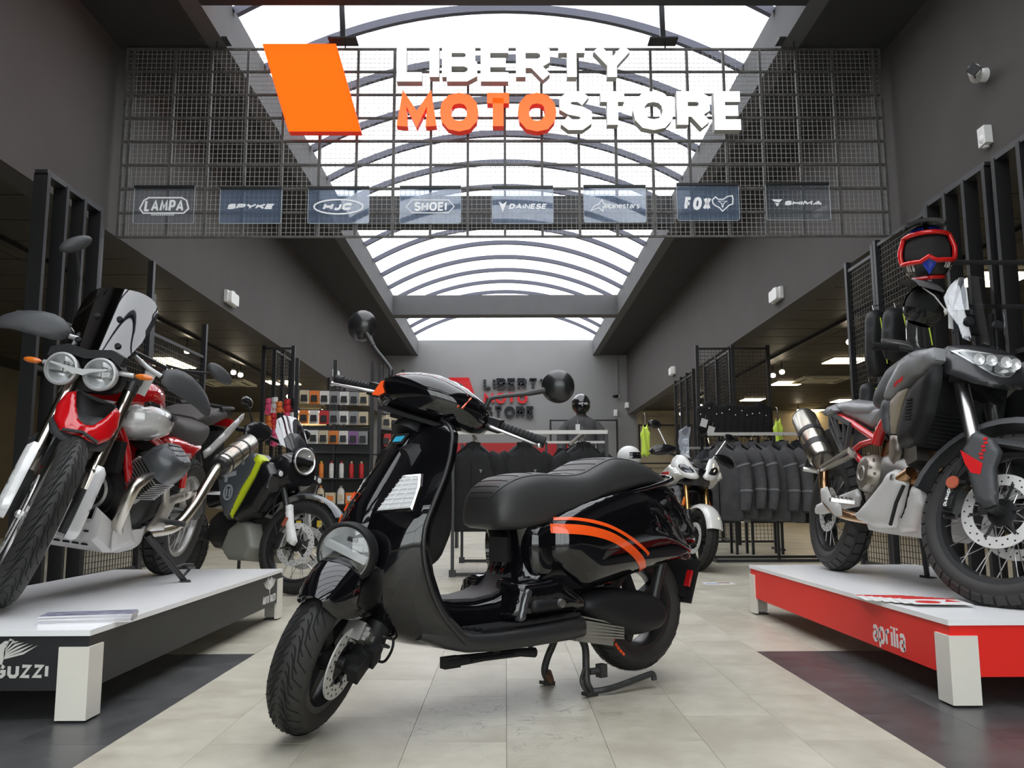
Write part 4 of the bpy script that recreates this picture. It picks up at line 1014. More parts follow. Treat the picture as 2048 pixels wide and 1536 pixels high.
def sh_u(v, z, lift=0):
    for a, c_ in zip(LV, LV[1:]):
        if c_[0] <= z <= a[0]:
            t = (a[0] - z) / (a[0] - c_[0]); uc, ue, W, p = [lerp(a[i], c_[i], t) for i in (1, 2, 3, 4)]
            return uc - (uc - ue) * min(1, abs(v) / W) ** p + lift
    return 1.0
# matt rim trim along the edge of the shield
for sg in (-1, 1):
    b = MB(); pts = [(ue - .004, sg * (W + .001), z) for (z, uc, ue, W, p) in LV[1:]]
    b.tube(pts, [.005, .007, .007, .007, .007, .008, .010, .010], 8, smooth=3); b.build('shield_trim', M_satin, sc)
# raised centre panel with orange vents
def tie_w(z): return .085 - .035 * max(0, min(1, (z - .60) / .3))
zs_ = [.915, .90, .86, .80, .74, .68, .63, .60, .59]
b = MB(); rings = []
for i, z in enumerate(zs_):
    wd = tie_w(z); r_ = []; lift = [.003, .008, .012, .016, .020, .025, .028, .026, .01][i]
    for k in range(13):
        t = lerp(-1, 1, k / 12); v = wd * t; r_.append(Vector((sh_u(v, z) + lift * (1 - abs(t) ** 4), v, z)))
    for k in range(12, -1, -1): t = lerp(-1, 1, k / 12); r_.append(Vector((sh_u(wd * t, z) - .006, wd * t, z)))
    rings.append(r_)
b.skin(rings, True); tie = b.build('centre_panel', M_gloss, sc, smooth=50)
for k in range(3):
    for sg in (1,):
        z = .705 - k * .036; wd = tie_w(z); b = MB(); P_ = []
        for (t, dz_) in ((-.62, .016), (.42, .010), (.34, -.014), (-.72, -.008)):
            v = wd * t - .012; P_.append(Vector((sh_u(v, z + dz_) + .026 * (1 - abs(t) ** 5) + .0035, v, z + dz_)))
        c_ = sum(P_, Vector()) / 4
        b.add(P_ + [c_ + (p - c_) * .55 + Vector((-.004, 0, 0)) for p in P_], [(0, 1, 5, 4), (1, 2, 6, 5), (2, 3, 7, 6), (3, 0, 4, 7), (4, 5, 6, 7)])
        b.build('orange_vent', M_orange, tie, smooth=0)
b = MB(); bp = [Vector((sh_u(v, z) + .004 + (.02 if abs(v) < .04 else .006), v, z)) for v, z in ((.012, .905), (.052, .907), (.047, .872), (.012, .872))]
b.add(bp + [p + Vector((.004, 0, .002)) for p in bp], [(0, 1, 2, 3), (4, 5, 6, 7), (0, 1, 5, 4), (1, 2, 6, 5), (2, 3, 7, 6), (3, 0, 4, 7)]); b.build('badge', mat('dark_badge', (.02, .02, .02), .2, coat=.5), sc, smooth=0)
b = MB(); bp = [Vector((sh_u(v, z) + .011 + (.02 if abs(v) < .04 else .006), v, z)) for v, z in ((.020, .898), (.048, .900), (.042, .882), (.018, .880))]
b.add(bp, [(0, 1, 2, 3)]); b.build('blue_sticker', mat('blue_sticker', (.02, .32, .50), .4), sc, smooth=0)
# front turn signals set into the shield
def sig(sg):
    q = [(.10, .775), (.158, .768), (.150, .742), (.178, .66), (.095, .655), (.088, .69)]
    q = [(.118, .770), (.168, .774), (.182, .735), (.190, .664), (.092, .654)]
    b = MB(); top = [Vector((sh_u(v, z) + .009, sg * v, z)) for v, z in q]; n = len(q); c_ = sum(top, Vector()) / n
    ins = [c_ + (p - c_) * .9 + Vector((.003, 0, 0)) for p in top]; base = [p - Vector((.02, 0, 0)) for p in top]
    b.skin([base, top, ins], False); o = b.build('turn_signal', M_chrome, sc, smooth=0)
    b = MB(); b.add([c_ + (p - c_) * .88 + Vector((.0025, 0, 0)) for p in top], [tuple(range(n))]); b.build('lens', mat('white_ribbed_lens', (.62, .63, .64), .25, coat=.4), o, smooth=0)
    b = MB()
    E0_, E1_ = (q[0], q[4]), (q[1], q[2], q[3])
    L0 = lambda t: Vector(q[0]).lerp(Vector(q[4]), t); L1 = lambda t: Vector(q[1]).lerp(Vector(q[3]), t) + Vector((.006, 0)) * math.sin(PI * t)
    pt3 = lambda w_: Vector((sh_u(w_.x, w_.y) + .0125, sg * w_.x, w_.y))
    for k in range(7): t = (k + 1) / 8; b.bar(pt3(L0(t).lerp(L1(t), .08)), pt3(L0(t).lerp(L1(t), .92)), .0025, .003)
    for a_ in (.36, .66):
        for k in range(6): b.bar(pt3(L0(.06 + k * .15).lerp(L1(.06 + k * .15), a_)), pt3(L0(.2 + k * .145).lerp(L1(.2 + k * .145), a_)), .0025, .003)
    b.build('lens_rib', mat('lens_rib', (.82, .83, .84), .2), o, smooth=0, kind='stuff')
sig(1); sig(-1)
# inner glove box
b = MB(); sect_loft(b, [(1.09, .66, .20, .13), (1.03, .68, .22, .165), (.985, .69, .20, .165), (.955, .69, .15, .15)], 24, 4); b.build('glove_box', M_matt, sc)
b = MB(); b.box((.953, .03, .69), (.008, .20, .004)); b.tube([(.945, 0, .77), (.965, 0, .77)], .014, 12); b.build('glove_lid_lock', M_chrome, sc)
# neck
b = MB(); b.tube([(1.02, 0, .90), (.985, 0, .955), (.96, 0, .99)], [.075, .06, .062], 16); b.build('steering_neck', M_matt, sc)
# handlebar head
b = MB(ST); rings = []
for (v, u, z, a, h_) in ((-.205, .925, 1.005, .012, .012), (-.20, .925, 1.005, .028, .022), (-.185, .935, 1.008, .056, .046), (-.16, .945, 1.014, .080, .060), (-.11, .955, 1.024, .100, .073), (-.055, .96, 1.031, .114, .080), (0, .962, 1.034, .118, .083), (.055, .96, 1.031, .114, .080), (.11, .955, 1.024, .100, .073), (.16, .945, 1.014, .080, .060), (.185, .935, 1.008, .056, .046), (.20, .925, 1.005, .028, .022), (.205, .925, 1.005, .012, .012)):
    r_ = []
    for k in range(24):
        t = 2 * PI * k / 24; cx, sx = math.cos(t), math.sin(t); r_.append(Vector((u + a * math.copysign(abs(cx) ** .8, cx) + .02 * sx, v, z + h_ * math.copysign(abs(sx) ** .85, sx))))
    rings.append(r_)
b.skin(rings, True); hd = b.build('handlebar_cover', M_gloss, sc, smooth=60)
b = MB(ST); b.box((1.0, 0, .968), (.15, .27, .012)); b.box((.99, 0, .955), (.11, .2, .02)); b.build('lower_cover', M_matt, hd, smooth=0)
b = MB(ST)
for k in range(3): b.bar((1.005 + .006, .118 + k * .014, 1.085 - k * .004), (1.052, .106 + k * .016, 1.040), .004, .005)
b.build('orange_bar', M_orange, hd, smooth=0, kind='stuff')  # thin orange bars across one side of the cover
b = MB(ST); q = [(-.150, 1.000), (-.170, .998), (-.158, 1.048), (-.130, 1.062), (-.112, 1.060), (-.128, 1.02)]; b.prism(q, lambda v, z, t: Vector((1.012 + (z - 1.0) * -.3 + t, v * 1.08, z)), 0, .028); b.build('orange_signal_cover', M_orange, hd, smooth=0)
b = MB(ST); b.lathe([(0, .012), (.010, .012), (.013, .004), (.013, 0)], (1.012, .148, 1.005), Vector((1, .45, 0)), 14); b.build('bolt', M_satin, hd)
b = MB(ST); sect_loft(b, [(.93, 1.085, .012, .07), (.90, 1.092, .016, .075), (.87, 1.08, .012, .07)], 16, 4); b.build('instrument_pod', M_matt, hd)
for sg in (-1, 1):
    b = MB(ST); b.tube([(.925, sg * .19, 1.006), (.915, sg * .24, 1.004)], .024, 14); b.box((.925, sg * .222, 1.006), (.05, .045, .045)); b.build('switch_block', M_matt, sc, smooth=30)
    b = MB(ST); b.tube([(.915, sg * .24, 1.004), (.895, sg * .375, .996)], .0165, 16); b.tube([(.896, sg * .366, .996), (.893, sg * .395, .995)], .0195, 16)
    for k in range(9): p = Vector((.915, sg * .25, 1.0035)).lerp(Vector((.897, sg * .36, .997)), k / 8); b.lathe([(.0165, -.0025), (.018, -.001), (.018, .001), (.0165, .0025)], p, Vector((-.02, sg * .135, -.008)), 16)
    b.build('grip', M_matt, sc)
    b = MB(ST); b.tube([(.955, sg * .205, 1.002), (.975, sg * .24, 1.0), (.965, sg * .31, .993), (.945, sg * .37, .985), (.935, sg * .385, .982)], [.008, .009, .0075, .007, .008, .008], 10, smooth=5, flat=.6); b.ball((.934, sg * .388, .982), .009, 10); b.build('brake_lever', M_alu, sc)
    # mirrors
    bx = .175 if sg > 0 else .175
    mc = Vector((.875, sg * .384, 1.184)) if sg > 0 else Vector((.875, sg * .366, 1.205))
    b = MB(ST); s0 = Vector((.935, sg * .178, 1.03)); b.tube([s0, s0 + Vector((0, sg * .004, .045)), s0 + Vector((-.01, sg * .02, .065)), mc.lerp(s0, .45) + Vector((0, 0, .018)), mc + Vector((.01, -sg * .05, -.03))], [.010, .008, .007, .007, .008], 10, smooth=4)
    b.tube([mc.lerp(s0, .42) + Vector((.0, 0, .016)), mc + Vector((.012, -sg * .035, -.022))], [.009, .011], 10); mr = b.build('mirror_arm', M_satin, sc)
    ax = Vector((1, .10 * sg, .05)).normalized()
    b = MB(ST); b.lathe([(0, .030), (.024, .027), (.041, .018), (.052, .004), (.056, -.006), (.056, -.014), (.051, -.015)], mc, ax, 32); mm = b.build('mirror_shell', mat('satin_black_shell', (.012, .012, .013), .3, coat=.3), mr)
    b = MB(ST); b.lathe([(0, -.0145), (.0515, -.0145)], mc, ax, 32); b.build('mirror_glass', M_chrome, mr)
# floor pan with ribs
b = MB(); rings = []
for (u, zb, zt, W) in ((1.06, .262, .33, .15), (.98, .232, .31, .185), (.90, .213, .285, .203), (.80, .207, .281, .206), (.65, .206, .284, .207), (.50, .209, .292, .206), (.43, .213, .296, .200), (.405, .225, .29, .17)):
    r_ = []
    for k in range(28):
        t = 2 * PI * k / 28; cx, sx = math.cos(t), math.sin(t); r_.append(Vector((u, W * math.copysign(abs(cx) ** .4, cx), (zb + zt) / 2 + (zt - zb) / 2 * math.copysign(abs(sx) ** .5, sx))))
    rings.append(r_)
b.skin(rings, True); fp = b.build('floor_pan', M_satin, sc, smooth=45)
for sg in (-1, 1):
    for k, v in enumerate((.125, .145, .165, .185)):
        b = MB(); b.tube([(.90 - k * .012, sg * v, .286), (.80, sg * v, .287), (.62, sg * v, .290), (.45, sg * v, .300)], .0065, 8, smooth=3); b.build('floor_strip', M_matt, fp)
# raised tunnel, rubber mat and pylon under the seat
b = MB(); rings = []
for (u, zt, W) in ((1.03, .42, .06), (.97, .385, .085), (.90, .368, .098), (.82, .366, .105), (.75, .376, .112), (.70, .396, .120), (.66, .43, .13), (.62, .44, .14), (.40, .44, .14)):
    rings.append([Vector((u, -W - .012, .27)), Vector((u, -W, zt - .03)), Vector((u, -W + .02, zt - .006)), Vector((u, 0, zt)), Vector((u, W - .02, zt - .006)), Vector((u, W, zt - .03)), Vector((u, W + .012, .27)), Vector((u, 0, .26))])
b.skin(rings, True); b.build('floor_tunnel', M_gloss, sc, smooth=60)
b = MB(); rings = []
for (u, zt, W) in ((.925, .374, .05), (.90, .375, .068), (.82, .373, .078), (.75, .383, .084), (.70, .403, .085), (.665, .436, .08), (.652, .452, .06)):
    rings.append([Vector((u, v * W, zt - .012 if e else zt - .002 * abs(v))) for v, e in ((-1, 1), (-1, 0), (-.5, 0), (0, 0), (.5, 0), (1, 0), (1, 1))])
b.skin(rings, True); b.build('rubber_mat', mat('grey_black_rubber_mat', (.035, .033, .036), .55, bump=.1, bscale=300), sc, smooth=40)
b = MB(); rings = []
for (z, uf, W) in ((.38, .70, .13), (.42, .672, .135), (.46, .655, .135), (.50, .65, .132), (.55, .655, .13), (.60, .67, .13)):
    r_ = []
    for k in range(13):
        t = lerp(-1, 1, k / 12); r_.append(Vector((uf - .07 * abs(t) ** 3.5, W * t, z)))
    r_ += [Vector((.575, W + .012, z)), Vector((.54, W + .022, z)), Vector((.25, W + .01, z)), Vector((.25, -W - .01, z)), Vector((.54, -W - .022, z)), Vector((.575, -W - .012, z))]; rings.append(r_)
b.skin(rings, True); b.build('seat_pylon', M_gloss, sc, smooth=60)
b = MB(); b.box((.655, .0, .52), (.012, .11, .085)); b.build('pylon_badge', mat('black_grille_plate', (.012, .012, .012), .25), sc, smooth=0)
# body core and the two bulging side cowls
core = smoothp([(.62, .60), (.63, .50), (.60, .42), (.50, .40), (.36, .36), (.25, .42), (.12, .45), (-.05, .47), (-.20, .50), (-.235, .56), (-.19, .64), (-.10, .73), (0, .755), (.2, .72), (.4, .67), (.55, .62)])
b = MB(); pillow(b, core, lat(), .155, .05, .03, minT=.12); b.build('rear_body', M_gloss, sc, smooth=60)
cowl = smoothp([(.548, .625), (.50, .655), (.40, .692), (.30, .718), (.20, .734), (.10, .732), (.02, .708), (-.06, .655), (-.13, .575), (-.185, .500), (-.19, .472), (-.12, .452), (0, .432), (.12, .412), (.24, .388), (.36, .368), (.42, .378), (.50, .430), (.556, .490), (.562, .56)], 4)
hC = pillow_height(cowl, .105, .17, .016, .55)
for sg in (1, -1):
    b = MB(); pillow(b, cowl, lat(sg * .115, sg), .105, .17, .016, back=-.03, power=.55); b.build('side_cowl', M_gloss, sc, smooth=60)
    # orange stripes that follow the cowl
    for (hi, lo) in (([(.530, .632), (.46, .631), (.385, .620), (.31, .598), (.22, .556), (.135, .508), (.112, .492)], [(.535, .622), (.46, .620), (.385, .607), (.31, .585), (.22, .542), (.14, .498), (.120, .483)]),
                     ([(.545, .610), (.46, .606), (.385, .594), (.31, .572), (.22, .528), (.14, .478), (.095, .438)], [(.553, .578), (.46, .572), (.385, .560), (.31, .538), (.22, .493), (.15, .448), (.112, .418)])):
        b = MB(); n = 30; f = lat(sg * .115, sg); H = catmull([Vector((a, c_, 0)) for a, c_ in hi], 6); L = catmull([Vector((a, c_, 0)) for a, c_ in lo], 6)
        rg = []
        for p, q in zip(H, L): rg.append([f(*(p.lerp(q, k / 4)).to_2d(), hC(*(p.lerp(q, k / 4)).to_2d()) + .0022) for k in range(5)])
        b.skin(rg, False, ringclosed=False); b.build('orange_stripe', M_orange, sc, smooth=60)
    # lower body side with footpeg recess
    low = smoothp([(.70, .425), (.60, .432), (.52, .436), (.46, .40), (.40, .362), (.385, .33), (.40, .30), (.55, .292), (.72, .288), (.74, .33), (.72, .38)], 4)
    b = MB(); pillow(b, low, lat(sg * .11, sg), .075, .05, .016, back=-.05); b.build('lower_side', M_gloss, sc, smooth=60)
    b = MB(); pillow(b, smoothp([(.665, .335), (.655, .362), (.60, .366), (.53, .362), (.512, .345), (.52, .322), (.60, .318), (.655, .318)], 3), lat(sg * .178, sg), .022, .02, .010, back=-.02); pg = b.build('footpeg', M_matt, sc, smooth=50)
    b = MB(); b.lathe([(0, .012), (.014, .010), (.017, 0)], (.545, sg * .20, .345), (0, sg, 0), 16); b.build('pivot_bolt', M_alud, pg)
    b = MB(); pillow(b, smoothp([(.715, .30), (.70, .36), (.685, .395), (.665, .40), (.655, .385), (.67, .35), (.685, .30)], 3), lat(sg * .182, sg), .010, .012, .010, back=-.02); b.build('chrome_spat', mat('dark_gloss_spat', (.05, .052, .056), .05, metal=.3, coat=1), sc, smooth=50)
# seat
b = MB(); rings = []
ss = [(.752, .665, .628, .05), (.748, .69, .610, .085), (.735, .718, .598, .112), (.70, .750, .592, .132), (.64, .778, .592, .145), (.55, .790, .604, .152), (.45, .786, .634, .155), (.36, .793, .664, .156), (.28, .826, .694, .156), (.20, .852, .712, .155), (.10, .846, .734, .150), (.0, .820, .748, .135), (-.08, .790, .755, .105), (-.125, .772, .76, .065), (-.135, .768, .763, .03)]
SS = catmull([Vector((a, c_, d_)) for a, c_, d_, e_ in ss], 3); WW = catmull([Vector((e_, 0, 0)) for *_, e_ in ss], 3)
SSZ = []
for p, w_ in zip(SS, WW):
    u, zt, zb, W = p.x, p.y, p.z, w_.x; hh = zt - zb; r_ = []
    for (v, z) in ((-.72, 0), (-.92, .06), (-1.0, .22), (-.98, .5), (-.90, .76), (-.74, .92), (-.62, .975), (-.35, .995), (0, 1.0), (.35, .995), (.62, .975), (.74, .92), (.90, .76), (.98, .5), (1.0, .22), (.92, .06), (.72, 0), (0, -.02)): r_.append(Vector((u, v * W, zb + z * hh)))
    rings.append(r_); SSZ.append((u, zb, hh, W))
b.skin(rings, True); M_seat = mat('black_leatherette', (.034, .034, .034), .42, bump=.25, bscale=420)
st = b.build('seat', M_seat, sc, smooth=60)
b = MB()
for i in range(4, 36, 2):
    u, zb, hh, W = SSZ[i]; pts = [Vector((u, v * W, zb + z * hh + .0008)) for v, z in ((-.62, .975), (-.35, .995), (0, 1.0), (.35, .995), (.62, .975))]
    b.tube(pts, .0010, 5)
for sg in (-1, 1): b.tube([Vector((u, sg * .70 * W, zb + .94 * hh + .0008)) for u, zb, hh, W in SSZ[3:37]], .0013, 5)
b.build('seat_stitching', mat('dark_seam', (.008, .007, .007), .7), st, smooth=60, kind='stuff')
b = MB()
for sg in (-1, 1): b.tube([(.16, sg * .148, .715), (.02, sg * .152, .742), (-.10, sg * .13, .768), (-.15, sg * .06, .782)], .009, 10, smooth=4)
b.tube([(-.15, -.06, .782), (-.157, 0, .784), (-.15, .06, .782)], .009, 10, smooth=3); b.build('grab_rail', M_gloss, sc)
b = MB(); b.box((.30, 0, .665), (.60, .20, .05), (0, .22, 0)); b.build('seat_base', M_matt, sc, smooth=0)
# engine and transmission cover on the left
eng = smoothp([(.415, .312), (.39, .350), (.30, .366), (.18, .364), (.07, .345), (.0, .312), (-.025, .262), (.0, .214), (.05, .196), (.13, .192), (.21, .205), (.30, .240), (.38, .284)], 4)
b = MB(); pillow(b, eng, lat(.125, 1), .065, .06, .016, back=-.06); b.build('transmission_cover', M_matt, sc, smooth=55)
b = MB()
for k in range(6): b.bar((.44, .11 + .012 * k * 0, .292 - k * .014), (.22, .13, .240 - k * .009), .09, .006, up=(0, 0, 1))
b.bar((.44, .10, .24), (.26, .10, .205), .12, .07); b.build('finned_sump', mat('grey_cast_sump', (.26, .25, .22), .5, metal=.5), sc, smooth=0)
b = MB(); b.tube([(.0, -.16, .30), (.25, -.16, .26), (.36, -.14, .25)], [.055, .055, .03], 14); b.build('muffler', M_matt, sc)
b = MB(); b.tube([(.02, .11, .24), (.01, .11, .27), (0, .10, .272)], .03, 12); b.tube([(-.02, .09, .30), (-.10, .12, .62)], .022, 10); b.build('rear_shock', M_satin, sc)
# tail: lamp, plate carrier, plate
b = MB(); pillow(b, smoothp([(-.185, .505), (-.165, .56), (-.13, .60), (-.10, .585), (-.12, .53), (-.15, .49)], 3), lat(0, 1), .05, .03, .012, minT=.03); b.build('tail_lamp', M_redl, sc)
b = MB(); pillow(b, [(-.05, .45), (-.16, .455), (-.20, .40), (-.21, .34), (-.15, .33), (-.10, .38)], lat(0, 1), .035, .02, .015, minT=.025); b.build('plate_arm', M_matt, sc, smooth=40)
Rp = Matrix.Rotation(math.radians(-22), 3, 'Y')
b = MB(); b.box((-.235, 0, .362), (.014, .235, .175), Rp); b.box((-.222, 0, .362), (.02, .18, .13), Rp); pc = b.build('plate_carrier', M_matt, sc, smooth=0)
b = MB(); b.box((-.218, .098, .375), (.012, .024, .066), Rp); b.build('side_reflector', M_redl, pc, smooth=0)
for sg in (-1, 1):
    b = MB(); b.ball((-.165, sg * .125, .47), .026, 12, (1.3, .7, .8)); b.build('rear_turn_signal', mat('smoked_lens', (.03, .008, .008), .1, coat=1), sc)
# centre stand, side stand
b = MB()
for sg in (-1, 1):
    b.tube([(.345, sg * .055, .215), (.335, sg * .085, .165), (.352, sg * .108, .10), (.358, sg * .118, .05), (.338, sg * .118, .014)], .0135, 10, smooth=5)
    b.bar((.372, sg * .118, .012), (.318, sg * .118, .006), .03, .012)
b.tube([(.345, -.06, .205), (.345, .06, .205)], .016, 10); b.tube([(.335, .118, .016), (.30, .140, .02), (.24, .150, .026), (.10, .165, .050), (.075, .168, .05), (.07, .17, .03)], .011, 10, smooth=4)
b.tube([(.372, .12, .10), (.40, .135, .06), (.375, .14, .018), (.335, .125, .012)], .006, 8, smooth=5)
b.tube([(.345, .118, .085), (.30, .128, .085), (.295, .130, .085)], .012, 10); b.box((.298, .13, .085), (.03, .03, .045))
b.build('centre_stand', mat('worn_black_stand', (.03, .03, .03), .45, noise=.4, nscale=40), sc, smooth=50)
b = MB(); b.tube([(.335, -.118, .014), (.352, -.108, .05)], [.02, .016], 8); b.build('rusty_foot', mat('rusty_steel', (.09, .045, .022), .8, noise=.4, nscale=60), sc)
b = MB(); b.tube([(.94, .10, .183), (.80, .11, .186), (.66, .12, .186), (.60, .125, .180)], [.019, .014, .014, .017], 10); b.box((.925, .10, .182), (.06, .03, .035)); b.tube([(.86, .125, .183), (.70, .135, .184)], .007, 8); b.box((.76, .11, .2), (.03, .03, .04)); b.tube([(.64, .12, .18), (.60, .13, .215), (.62, .13, .22)], .006, 8)
b.build('side_stand', M_matt, sc)
# cables at the front
b = MB(ST); b.tube([(1.19, .12, .36), (1.15, .15, .28), (1.20, .155, .235), (1.25, .13, .25)], .0045, 8, smooth=5); b.build('brake_hose', M_matt, sc)
# ------------------------------------------------------------------ shared motorcycle pieces
def P(parent, name, m, outline, v0, T, R=.02, back=None, minT=0.0, step=.02, sm=0, sg=1, M=None, power=.5, smooth=50, label=None):
    b = MB(M or I4); pillow(b, smoothp(outline, sm) if sm else outline, lat(v0 * sg, sg), T, R, step, back=back, minT=minT, power=power)
    return b.build(name, m, parent, smooth=smooth, label=label)
def vz_panel(parent, name, m, outline, fu, T, R=.015, step=.02, M=None, sm=0, minT=.002, smooth=50, back=None):
    """panel facing forward: outline in (v, z); fu(v, z) = forward position"""
    b = MB(M or I4); pillow(b, smoothp(outline, sm) if sm else outline, lambda v, z, t: Vector((fu(v, z) + t, v, z)), T, R, step, minT=minT, back=back)
    return b.build(name, m, parent, smooth=smooth)
def mirror(pts): return pts + [(-a, c_) for a, c_ in reversed(pts)]
def T3(parent, name, m, pts, r, n=10, M=None, sm=0, flat=1.0, smooth=45, **k):
    b = MB(M or I4); b.tube(pts, r, n, smooth=sm, flat=flat, **k); return b.build(name, m, parent, smooth=smooth)
def bolt(b, p, ax, r=.008, h=.006): b.lathe([(0, h), (r * .9, h), (r, h * .5), (r, 0)], p, ax, 10)

# ------------------------------------------------------------------ red and white travel bike on the left platform
GM = bike_frame((-1.9156, 4.852, .287), -89, 9)
gz = thing('motorcycle', 'red and white travel motorcycle with twin round headlamps and tinted screen on the left platform', 'motorcycle', M=GM)
GS = steer((1.15, 0, 1.0), 26, 32)
M_wpaint = mat('pearl_white_paint', (.70, .70, .70), .22, metal=.15, coat=.8); M_rpaint = mat('gloss_red_paint', (.55, .006, .010), .12, coat=1.0)
M_gcover = mat('grey_valve_cover', (.06, .064, .07), .35, metal=.4, coat=.2); M_silver = mat('silver_plastic', (.50, .50, .50), .35, metal=.3)
M_skid = mat('pale_metal_guard', (.60, .59, .58), .4, metal=.25); M_fork = mat('bronze_steel_fork_tube', (.52, .48, .42), .18, metal=1.0)
M_tint = clear('smoke_tinted_screen', (.13, .13, .14), gloss=.065); M_bseat = mat('brown_black_seat', (.045, .040, .040), .6, bump=.25, bscale=300)
M_dgrey = mat('dark_grey_plastic', (.045, .047, .05), .45, bump=.05, bscale=200)
wheel(gz, 'rear_wheel', I4, (0, .330), .330, .075, .222, spokes=36, rimm=M_alu, tread='block', nblk=40, hubr=.07, hubw=.07)
gfw = wheel(gz, 'front_wheel', GS, (1.525, .347), .345, .056, .25, spokes=36, rimm=M_alu, tread='road', nblk=26, hubr=.05, hubw=.055, disc=.16, discs=(1, -1))
for sg in (-1, 1):
    caliper(gfw, GS, (1.525, .347), .135, 150, sg * .10, sg)
    fk = T3(gz, 'fork_leg', M_fork, [(1.232, sg * .108, .985), (1.47, sg * .108, .50)], .028, 16, GS)
    b = MB(GS); b.tube([(1.262, sg * .108, .925), (1.235, sg * .108, .98)], .031, 16); b.build('fork_clamp', M_satin, fk)
    b = MB(GS); b.tube([(1.43, sg * .108, .58), (1.525, sg * .108, .37), (1.53, sg * .108, .33)], [.029, .031, .027], 14); b.build('fork_lower', M_satin, fk)
    # white fork guard with TT mark
    g_ = [(1.455, .60), (1.50, .59), (1.575, .42), (1.585, .345), (1.55, .315), (1.51, .34), (1.47, .46)]
    b = MB(GS); pillow(b, smoothp(g_, 2), lat(sg * .130, sg), .026, .025, .015, back=-.02, minT=.006); gd = b.build('fork_guard', M_wpaint, fk, smooth=50)
    b = MB(GS); f = lambda u, v, t: Vector((1.50 + u * .55 + v * .38, sg * .1555 + t * sg, .445 - u * .42 * 0 - v * -.0 + u * 0 + (v * -.9)))
    for q in ([(-.035, -.05), (.04, -.05), (.04, -.038), (-.035, -.038)], [(-.006, -.05), (.012, -.05), (.012, .02), (-.006, .02)], [(-.035, -.005), (.04, .005), (.04, .017), (-.035, .007)], [(.0, .01), (.016, .012), (.016, .07), (.0, .07)]): b.prism(q, lambda u, v, t: Vector((1.512 + u + v * .42, sg * (.1545 + t), .455 - v)), 0, .001)
    b.build('guard_mark', M_hole, gd, smooth=0, kind='stuff')
T3(gz, 'front_axle', M_alud, [(1.525, -.13, .347), (1.525, .13, .347)], .014, 12, GS)
b = MB(GS); b.box((1.232, 0, .99), (.07, .28, .035)); b.box((1.28, 0, .84), (.06, .28, .04)); b.build('triple_clamp', M_satin, gz, smooth=0)
# twin lamps with the bright bar
LA = Vector((1, 0, .02)).normalized()
for sg in (-1, 1):
    c_ = Vector((1.385, sg * .080, .944))
    b = MB(); b.lathe([(0, -.07), (.045, -.065), (.062, -.03), (.069, 0), (.069, .012), (.064, .016), (.060, .016), (.060, 0)], c_, LA, 32); hl = b.build('headlamp', M_silver, gz)
    b = MB(); b.lathe([(0, -.05), (.03, -.042), (.050, -.02), (.060, .008)], c_, LA, 28); b.build('reflector', M_refl, hl)
    b = MB(); b.box(c_ + Vector((-.012, 0, -.012)), (.03, .10, .008)); b.box(c_ + Vector((-.028, 0, .01)), (.03, .012, .05)); b.build('lamp_insert', M_alud, hl, smooth=0)
    b = MB(); b.lathe([(0, .026), (.03, .022), (.05, .016), (.061, .006)], c_, LA, 28); b.build('lens', M_lens, hl)
b = MB()
for sg in (-1, 1): b.prism([(0, -.012), (sg * .02, -.016), (sg * .05, 0), (sg * .118, .018), (sg * .118, .024), (sg * .05, .016), (sg * .02, .010), (0, .012)][::sg], lambda v, z, t: Vector((1.408 + t, v,   .944 + z)), 0, .008)
b.build('eagle_light_bar', M_refl, gz, smooth=0)
b = MB(); sect_loft(b, [(1.325, .940, .070, .145), (1.29, .945, .080, .150), (1.22, .95, .07, .12)], 24, 3); b.build('lamp_shell', M_matt, gz)
b = MB(); b.prism([(-.15, .99), (-.10, 1.018), (0, 1.0), (.10, 1.018), (.15, .99), (.155, 1.03), (.09, 1.055), (0, 1.04), (-.09, 1.055), (-.155, 1.03)], lambda v, z, t: Vector((1.37 - (z - .99) * .5 + t, v, z)), -.03, .02); b.build('lamp_brow', M_matt, gz, smooth=0)
# tinted screen
fs = lambda v, z: 1.345 - (z - 1.0) * .42 - 2.2 * v * v
scr = vz_panel(gz, 'windscreen', M_tint, mirror([(.10, 1.02), (.145, 1.08), (.168, 1.18), (.168, 1.26), (.14, 1.315), (.09, 1.34), (.03, 1.345)]), fs, .0025, .004, .025, sm=3)
b = MB()
for sg in (-1, 1):
    for v, z in ((.05, 1.20), (.085, 1.08)): b.lathe([(0, .012), (.012, .010), (.014, 0)], (fs(v, z) + .002, sg * v, z), (1, 0, .4), 14)
b.build('screen_bolt', M_matt, scr, smooth=40, kind='stuff')
vz_panel(gz, 'screen_bracket', M_matt, mirror([(.05, 1.02), (.12, 1.03), (.15, 1.07), (.10, 1.10), (.06, 1.18), (.02, 1.20)]), lambda v, z: fs(v, z) - .03, .008, .01, .03)
b = MB(); b.box((1.22, 0, 1.13), (.02, .17, .12), (0, -.3, 0)); b.build('dash_display', M_matt, gz, smooth=0)
# amber indicators
for sg in (-1, 1):
    o = T3(gz, 'indicator_stalk', M_silver, [(1.34, sg * .13, .965), (1.33, sg * .19, .965)], .010, 10)
    b = MB(); b.ball((1.335, sg * .235, .965), .018, 12, (.8, 2.2, .75)); b.build('amber_lens', M_amber, o)
